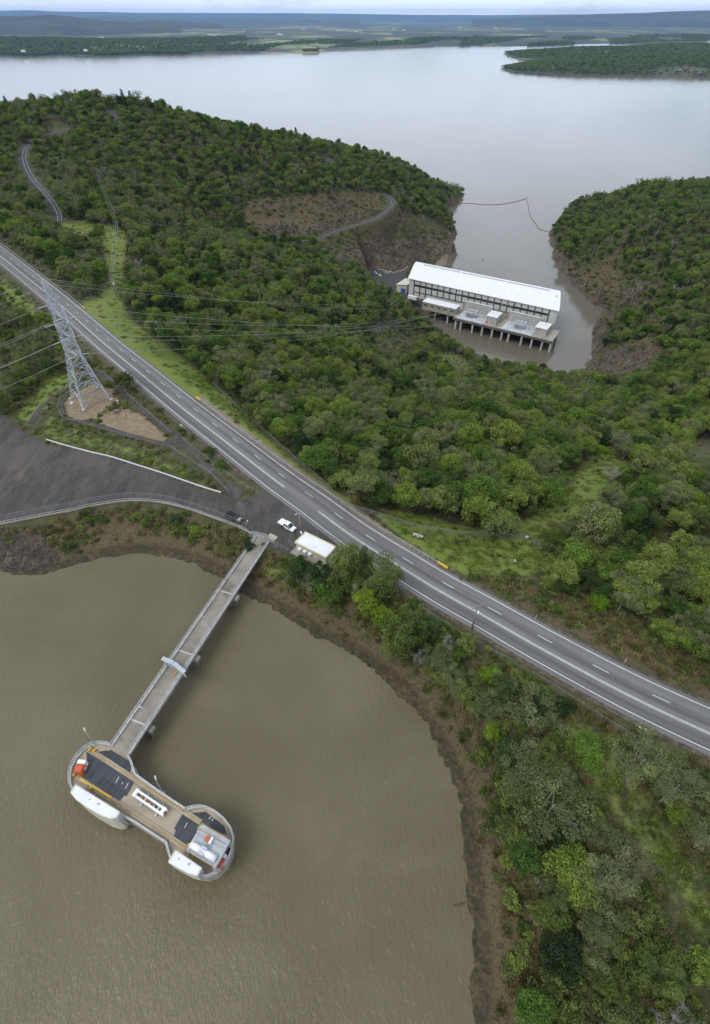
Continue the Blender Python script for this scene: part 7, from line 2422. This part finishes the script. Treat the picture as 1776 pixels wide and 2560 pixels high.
def build_details():
    # riprap on the left bank
    r = np.random.default_rng(3)
    mb = MB(); n = 0
    while n < 420:
        a, b = r.uniform(-5, 150), r.uniform(1318, 1432)
        if b > 1430 - max(0, a - 90) * .2: continue
        p = land(a, b)
        if p.z < UPW - .2: continue
        s = .16 + .40 * r.random() ** 2
        vs = [(p.x + s * x * (.7 + .6 * r.random()), p.y + s * y * (.7 + .6 * r.random()), p.z + s * .7 * z * (.6 + .6 * r.random()) + .02) for x, y, z in ((1, 0, 0), (.3, .9, 0), (-.8, .5, 0), (-.7, -.6, 0), (.4, -.9, 0), (.4, .1, 1), (-.3, -.1, 1))]
        mb.add(vs, [(0, 1, 5), (1, 2, 6, 5), (2, 3, 6), (3, 4, 6), (4, 0, 5, 6)]); n += 1
    o = mb.build('riprap', M['rock']); tag(o, 'loose dark rocks piled on the left reservoir bank', 'rocks', kind='stuff')
    mb = MB(); U = spline(USH, 900)
    for _ in range(1100):
        c_ = U[r.integers(60, 899)]; q_ = c_ + r.normal(size=2) * [1.3, 1.3]
        z_ = float(hz(q_[0], q_[1]))
        if z_ < UPW - .15 or z_ > UPW + 1.8: continue
        s = .06 + .22 * r.random() ** 3
        vs = [(q_[0] + s * x * (.7 + .6 * r.random()), q_[1] + s * y * (.7 + .6 * r.random()), z_ + s * .6 * z * (.6 + .6 * r.random()) + .01) for x, y, z in ((1, 0, 0), (.3, .9, 0), (-.8, .5, 0), (-.7, -.6, 0), (.4, -.9, 0), (.4, .1, 1), (-.3, -.1, 1))]
        mb.add(vs, [(0, 1, 5), (1, 2, 6, 5), (2, 3, 6), (3, 4, 6), (4, 0, 5, 6)])
    o = mb.build('shore_stones', M['rock']); tag(o, 'small dark stones scattered along the muddy reservoir shoreline', 'stones', kind='stuff')
    # fallen branches
    for k, (a, b, L_, az, lab) in enumerate(((716, 1450, 3.2, R(60), 'thin white fallen branch on the bank below the bridge'), (660, 1438, 7, R(-20), 'long grey fallen branch lying beside the bridge on the bank'), (905, 1575, 3.5, R(-50), 'grey fallen branch in the mud below the lime tree'),
                                             (1290, 2120, 3.0, R(60), 'pale fallen branch on the brown bank near the spreading gum'), (1312, 2235, 3.4, R(85), 'straight pale fallen stick further down the brown bank'), (1248, 2080, 4.0, R(-40), 'thin fallen branch on the brown bank close to the water'))):
        p = land(a, b)
        t = thing('fallen_branch', lab, 'branch', p, az)
        MB().tube([(-L_ / 2, 0, .1), (0, .15, .16), (L_ / 2, 0, .08)], [.07, .055, .02], 6).build('stem', M['deadwood'], t)
        MB().tube([(0, .15, .16), (L_ * .25, .6, .2)], [.04, .015], 5).build('twig', M['deadwood'], t)
    p = V(1146, 2262, UPW)
    t = thing('drift_log', 'dark drift log poking out of the water at the right shore', 'log', p, R(5))
    MB().tube([(-1.0, 0, .05), (0, 0, .12), (1.1, .1, .05)], [.07, .1, .08], 7).build('stem', M['bark'], t); MB().tube([(-.6, 0, .1), (-.7, .15, .4)], [.05, .02], 5).build('twig', M['bark'], t)
    # spoil stones by the road
    for a, b, s, lab in ((1612, 1826, .42, 'pale rubble stone at the lower highway edge near the right'), (1600, 1820, .28, 'smaller pale rubble stone beside the larger one at the highway edge')):
        p = land(a, b); MBo = MB(); MBo.ball((0, 0, .15), s, 9, 6, .5, .25); o = MBo.build('rubble_stone', M['paleconc']); o.location = p; tag(o, lab, 'stone')


build_details()


# ================================================================== FAR COUNTRY
def far_shore():
    px = [(-500, 139), (-200, 139), (0, 138), (50, 140), (95, 140), (152, 136.5), (210, 139), (271, 140), (361, 135), (430, 136), (485, 134), (560, 132.5), (654, 131), (700, 131.5), (795, 133), (800, 126), (846, 124.5), (876, 124), (980, 120), (1085, 116.5), (1120, 117), (1169, 115.6), (1190, 113), (1265, 116.5), (1320, 115.5), (1384, 113), (1480, 110), (1800, 104), (2300, 104)]
    return px


def build_far():
    px = far_shore()
    xs = np.linspace(-420, 2200, 150)
    ys = np.interp(xs, [p[0] for p in px], [p[1] for p in px])
    near = np.array([G(a, b, LOW)[:2] for a, b in zip(xs, ys)])
    dist = np.hypot(near[:, 0], near[:, 1]); dirs = near / dist[:, None]
    steps = np.r_[0, .012, .03, .06, .1, .16, .24, .34, .46, .6, .8, 1.1, 1.5, 2.0, 2.7, 3.5, 4.5, 5.8, 7.2]
    rows = []
    for i, s in enumerate(steps):
        dd = dist * (1 - s / 7.2) + (dist + s * 5600) * (s / 7.2) if False else dist + s * 5600
        dd = np.minimum(dd, 42000)
        X, Y = dirs[:, 0] * dd, dirs[:, 1] * dd
        hgt = 3 + 26 * sstep(np.array(s), 0, .25) * (.5 + .5 * np.sin(X / 900 + 1) * np.cos(Y / 1300)) + 14 * np.sin(X / 380 + Y / 700) * min(s, .3)
        left = sstep(X, 0, -1500) * sstep(np.array(s), 0, .12) * (1 - sstep(np.array(s), .35, .7)) * 34
        rows.append(np.stack([X, Y, LOW + (0 if i == 0 else 1) * (hgt + left)], 1))
    V_ = np.vstack(rows); n = len(xs)
    i = np.arange(len(V_)).reshape(len(steps), n)
    F_ = np.stack([i[:-1, :-1].ravel(), i[:-1, 1:].ravel(), i[1:, 1:].ravel(), i[1:, :-1].ravel()], 1)
    k = N('far_country')
    P = k.pos()
    vo = k.n('TexVoronoi', feature='F1'); k.put(vo.inputs['Vector'], k.mapping(P, (1, .6, 0))); vo.inputs['Scale'].default_value = .0016
    sp = k.n('SeparateColor'); k.put(sp.inputs[0], vo.outputs['Color'])
    vo2 = k.n('TexVoronoi', feature='F1'); k.put(vo2.inputs['Vector'], k.mapping(P, (1, .5, 0))); vo2.inputs['Scale'].default_value = .006
    sp2 = k.n('SeparateColor'); k.put(sp2.inputs[0], vo2.outputs['Color'])
    field = k.ramp(sp2.outputs[0], [(0, (.10, .14, .045)), (.4, (.18, .22, .08)), (.7, (.27, .26, .12)), (1, (.12, .15, .055))], 'CONSTANT')
    n1 = k.noise(k.mapping(P, (1, .5, 0)), .00045, 5, .6, .5); n2 = k.noise(P, .012, 4, .7)
    wood = k.ramp(n2, [(.35, (.022, .034, .018)), (.65, (.05, .062, .03))])
    m = k.math('MULTIPLY', k.step(sp.outputs[0], .52, .56), k.step(n1, .44, .52))
    m = k.math('MULTIPLY', m, k.step(n2, .3, .5))
    k.principled(k.mix(m, wood, field), .95)
    me = np_mesh('far_country', V_, F_, None, True)
    tag(link('far_country', me, k.m), kind='structure')
    # ranges
    hm = N('range_forest'); P = hm.pos()
    hm.principled(hm.ramp(hm.noise(P, .0022, 6, .65), [(.35, (.016, .026, .016)), (.55, (.030, .042, .022)), (.72, (.075, .085, .04))]), .95)

    def ridge(name, d, prof, depth, seed, rough):
        r = np.random.default_rng(seed)
        xs = np.linspace(prof[0][0], prof[-1][0], 160)
        yt = np.interp(xs, [p[0] for p in prof], [p[1] for p in prof])
        ph = r.random(8) * 6.28
        yt = yt + rough * sum(np.sin(xs / (70 / (j + 1)) + ph[j]) / (j + 1.5) for j in range(8)) * .35
        rows = []; NR = 26
        for f in np.linspace(-1, .8, NR):
            hf = max(0.0, 1 - abs(f)) ** .8
            pts = []
            for a, y in zip(xs, yt):
                x = (a - CX) / FPX; yy = (y - CY) / FPX
                vx, vy, vz = x, CP - yy * SP, -(SP + yy * CP)
                s = d / math.hypot(vx, vy); crest = CAMZ + vz * s
                s2 = (d + f * depth) / math.hypot(vx, vy)
                X_, Y_ = vx * s2, vy * s2
                q = 1.0 if f == 0 else 1 + (1 - hf) * 1.5 * float(vnoise(np.array(X_ / (depth * .30)), np.array(Y_ / (depth * .30) + seed * 7))) + (1 - hf) * .8 * float(vnoise(np.array(X_ / (depth * .11) + 3), np.array(Y_ / (depth * .11))))
                pts.append((X_, Y_, LOW + (crest - LOW) * hf * max(q, 0)))
            rows.append(pts)
        V_ = np.array(rows).reshape(-1, 3); i = np.arange(len(V_)).reshape(NR, 160)
        F_ = np.stack([i[:-1, :-1].ravel(), i[:-1, 1:].ravel(), i[1:, 1:].ravel(), i[1:, :-1].ravel()], 1)
        tag(link(name, np_mesh(name, V_, F_, None, True), hm.m), kind='structure')
    ridge('far_hills', 13500, [(-500, 46), (-100, 42), (0, 39), (50, 40), (95, 38), (150, 37.5), (185, 43), (240, 49), (330, 53), (380, 56), (450, 60)], 2400, 1, 3.4)
    ridge('far_hills', 17000, [(330, 60), (360, 53), (390, 49), (412, 52), (440, 50), (460, 54), (520, 56), (560, 60)], 1400, 2, 1.0)
    ridge('far_hills', 26000, [(150, 50), (190, 42), (260, 40), (330, 42), (430, 46), (560, 45), (700, 48), (900, 50)], 2600, 3, 1.2)
    ridge('far_hills', 39000, [(-500, 36), (-100, 30), (60, 25), (150, 28), (300, 31), (420, 32), (600, 32), (760, 33), (980, 36), (1200, 38), (1400, 36), (1700, 34), (2200, 32)], 2500, 4, 1.2)
    ridge('far_hills', 22000, [(1180, 48), (1300, 43), (1420, 37), (1520, 34), (1600, 32), (1690, 28), (1776, 26), (2000, 24), (2300, 24)], 2600, 5, 1.0)
    # wooded peninsulas on the right
    pen = [[(1259, 132.5), (1275, 140), (1299, 148), (1330, 150), (1361, 151), (1500, 150), (1776, 152), (2200, 152), (2200, 118), (1776, 118), (1560, 120), (1440, 124), (1340, 128), (1290, 130)],
           [(1251, 170), (1262, 175), (1290, 179), (1327, 181.6), (1380, 185), (1440, 187), (1520, 188), (1598, 189.5), (1680, 191), (1776, 194.6), (2250, 200), (2250, 143), (1776, 146), (1600, 148), (1450, 152), (1361, 152), (1320, 158), (1280, 165)]]
    PX = []
    km = N('peninsula_ground'); P = km.pos()
    km.principled(km.ramp(km.noise(P, .006, 5, .6), [(.35, (.035, .045, .018)), (.55, (.07, .075, .03)), (.66, (.17, .16, .08))]), .95)
    r = np.random.default_rng(9)
    fp, fs_ = [], []
    for poly, hmax in zip(pen, (30, 36)):
        W = [G(a, b, LOW)[:2] for a, b in poly]
        W = np.array(W); x0, y0 = W.min(0); x1, y1 = W.max(0)
        gx, gy = np.meshgrid(np.linspace(x0 - 20, x1 + 20, 90), np.linspace(y0 - 20, y1 + 20, 60))
        sd = -sdist(gx, gy, list(map(tuple, W)))
        z = LOW + np.clip(sd, -20, 40) * .08 + hmax * sstep(sd, 0, 420) * (.75 + .35 * np.sin(gx / 260) * np.cos(gy / 210))
        i = np.arange(gx.size).reshape(gx.shape)
        F_ = np.stack([i[:-1, :-1].ravel(), i[:-1, 1:].ravel(), i[1:, 1:].ravel(), i[1:, :-1].ravel()], 1)
        me = np_mesh('peninsula', np.stack([gx.ravel(), gy.ravel(), z.ravel()], 1), F_, None, True)
        tag(link('peninsula', me, km.m), kind='structure')
        n = 24000
        tx, ty = r.uniform(x0, x1, n), r.uniform(y0, y1, n)
        s = -sdist(tx, ty, list(map(tuple, W)))
        tz = LOW + np.clip(s, -20, 40) * .08 + hmax * sstep(s, 0, 420) * (.75 + .35 * np.sin(tx / 260) * np.cos(ty / 210))
        q, d = proj(np.stack([tx, ty, tz], 1))
        ok = (s > 8) & (q[:, 0] < 1850) & (q[:, 0] > 1150)
        clr = inside(q[:, 0], q[:, 1], [(1600, 180), (1680, 166), (1776, 172), (1850, 175), (1850, 192), (1680, 189)])
        ok &= ~(clr & (r.random(n) < .85))
        fp.append(np.stack([tx, ty, tz], 1)[ok]); fs_.append(1.0 + .8 * r.random(ok.sum()))
    # left and central far shore belts
    n = 26000
    a = r.uniform(-60, 1850, n); b0 = np.interp(a, [p[0] for p in px], [p[1] for p in px])
    g = np.array([G(x_, y_, LOW)[:2] for x_, y_ in zip(a, b0)])
    depth = r.random(n) ** 1.6 * np.where(a < 620, 2600, np.where(a < 1180, 1500, 2600))
    d0 = np.hypot(g[:, 0], g[:, 1]); g = g * ((d0 + 25 + depth) / d0)[:, None]
    s = depth / 5600
    clump = np.sin(g[:, 0] / 330 + 1) * np.cos(g[:, 1] / 520) + .7 * np.sin(g[:, 0] / 120 - g[:, 1] / 260)
    ok = (clump > np.where(a < 620, -1.2, -.1)) & ~((a > 480) & (a < 1190) & (depth < 90))
    hgt = 3 + 26 * sstep(s, 0, .25) * (.5 + .5 * np.sin(g[:, 0] / 900 + 1) * np.cos(g[:, 1] / 1300)) + 14 * np.sin(g[:, 0] / 380 + g[:, 1] / 700) * np.minimum(s, .3)
    left = sstep(g[:, 0], 0, -1500) * sstep(s, 0, .12) * (1 - sstep(s, .35, .7)) * 34
    fp.append(np.stack([g[:, 0], g[:, 1], LOW + hgt + left - 1], 1)[ok]); fs_.append((1.2 + 1.1 * r.random(n))[ok])
    P_ = np.vstack(fp); S_ = np.concatenate(fs_)
    protos = []; seen = []
    for t in PLANTED['forest_tree']:
        ch = [c for c in t.children if c.name.startswith('crown')][0]
        if ch.data.name not in seen: seen.append(ch.data.name); protos.append([ch])
    o = stuff_points('distant_forest', P_, r.integers(0, len(protos), len(P_)), r.random(len(P_)) * 6.28, np.stack([S_ * 1.15, S_ * 1.15, S_ * .8], 1), protos)
    tag(o, 'dark bluish woods along the far shores of the big lake', 'forest')
    # dam wall
    pts = [(485, 130), (560, 128.5), (654, 127), (760, 125.5), (846, 122), (876, 121.5), (980, 117.5), (1085, 114)]
    W = spline([G(x_, y_ + 1.5, LOW)[:2] for x_, y_ in pts], 40)
    o0 = Vector((*W[20], LOW))
    t = thing('dam_wall', 'long low grey dam embankment on the far shore of the big lake', 'dam', o0)
    nrm = W / np.linalg.norm(W, axis=1)[:, None]
    prof = [(-30, -2), (-2, 15), (8, 15), (50, -2)]
    vs = [tuple(Vector((*(w + m * o_), LOW + z)) - o0) for o_, z in prof for w, m in zip(W, nrm)]
    fs = [(k_ * 40 + i + 1, k_ * 40 + i, (k_ + 1) * 40 + i, (k_ + 1) * 40 + i + 1) for k_ in range(3) for i in range(39)]
    MB().add(vs, fs).build('embankment', weathered('dam_rock', (.10, .098, .092), (.14, .135, .125), .02, .95), t)
    g = Vector(G(800, 122, LOW)) - o0
    mb = MB()
    for j in range(6): mb.box((g.x - 75 + j * 28, g.y, 12), (7, 40, 34))
    mb.build('spillway_pier', M['paleconc'], t)
    MB().box((g.x - 5, g.y, 29), (170, 14, 4)).build('spillway_bridge', M['paleconc'], t)
    # sandy spit
    mb = MB(); sp_ = [G(a_, b_, LOW)[:2] for a_, b_ in ((650, 131.5), (700, 133), (760, 133.6), (797, 133), (780, 131), (740, 129.6), (690, 129.4), (655, 130))]
    mb.prism(sp_, LOW - 1, LOW + 2.2, 6)
    tag(mb.build('beach', weathered('spit_sand', (.22, .19, .11), (.28, .25, .14), .01, .95)), kind='structure')
    # white roofs and ponds far out
    k = 0
    rr = np.random.default_rng(21)
    spots = [(1090, 95, 120), (1110, 96, 100), (1385, 56, 900), (1435, 56.5, 700), (1290, 55, 300), (525, 88, 60), (535, 91, 50), (600, 92, 70), (605, 101, 60), (700, 87, 90), (760, 75, 60), (850, 77, 120), (890, 80, 60), (985, 74, 60), (1010, 76, 60), (255, 95, 50), (60, 130, 25), (215, 128, 25), (1150, 70, 70), (1240, 72, 90), (340, 72, 40), (360, 74, 40), (395, 70, 40)]
    for a_, b_, w in spots:
        p = V(a_, b_, LOW + 22)
        o = MB().box((0, 0, 4), (w, 22 if w < 200 else 60, 9), rr.uniform(-.1, .1)).box((0, 0, 10), (w * .8, 12, 3)).build('farm_shed', M['whitepaint'])
        o.location = p
        tag(o, 'tiny white farm shed roof on the distant plain beyond the big lake', 'shed', 'white sheds on the distant plain')


build_far()


def build_haze():
    mb = MB()
    mb.box((0, 22500, 147.5), (70000, 47000, 545))
    k = N('haze_air')
    k.t.nodes.clear()
    out = k.t.nodes.new('ShaderNodeOutputMaterial')
    pv = k.t.nodes.new('ShaderNodeVolumePrincipled')
    pv.inputs['Color'].default_value = (.36, .60, 1.0, 1)
    pv.inputs['Density'].default_value = HAZE
    pv.inputs['Density Attribute'].default_value = ''
    pv.inputs['Temperature Attribute'].default_value = ''
    pv.inputs['Anisotropy'].default_value = .2
    k.t.links.new(pv.outputs[0], out.inputs['Volume'])
    o = mb.build('haze', k.m)
    tag(o, kind='stuff')


HAZE = 2.3e-5
build_haze()
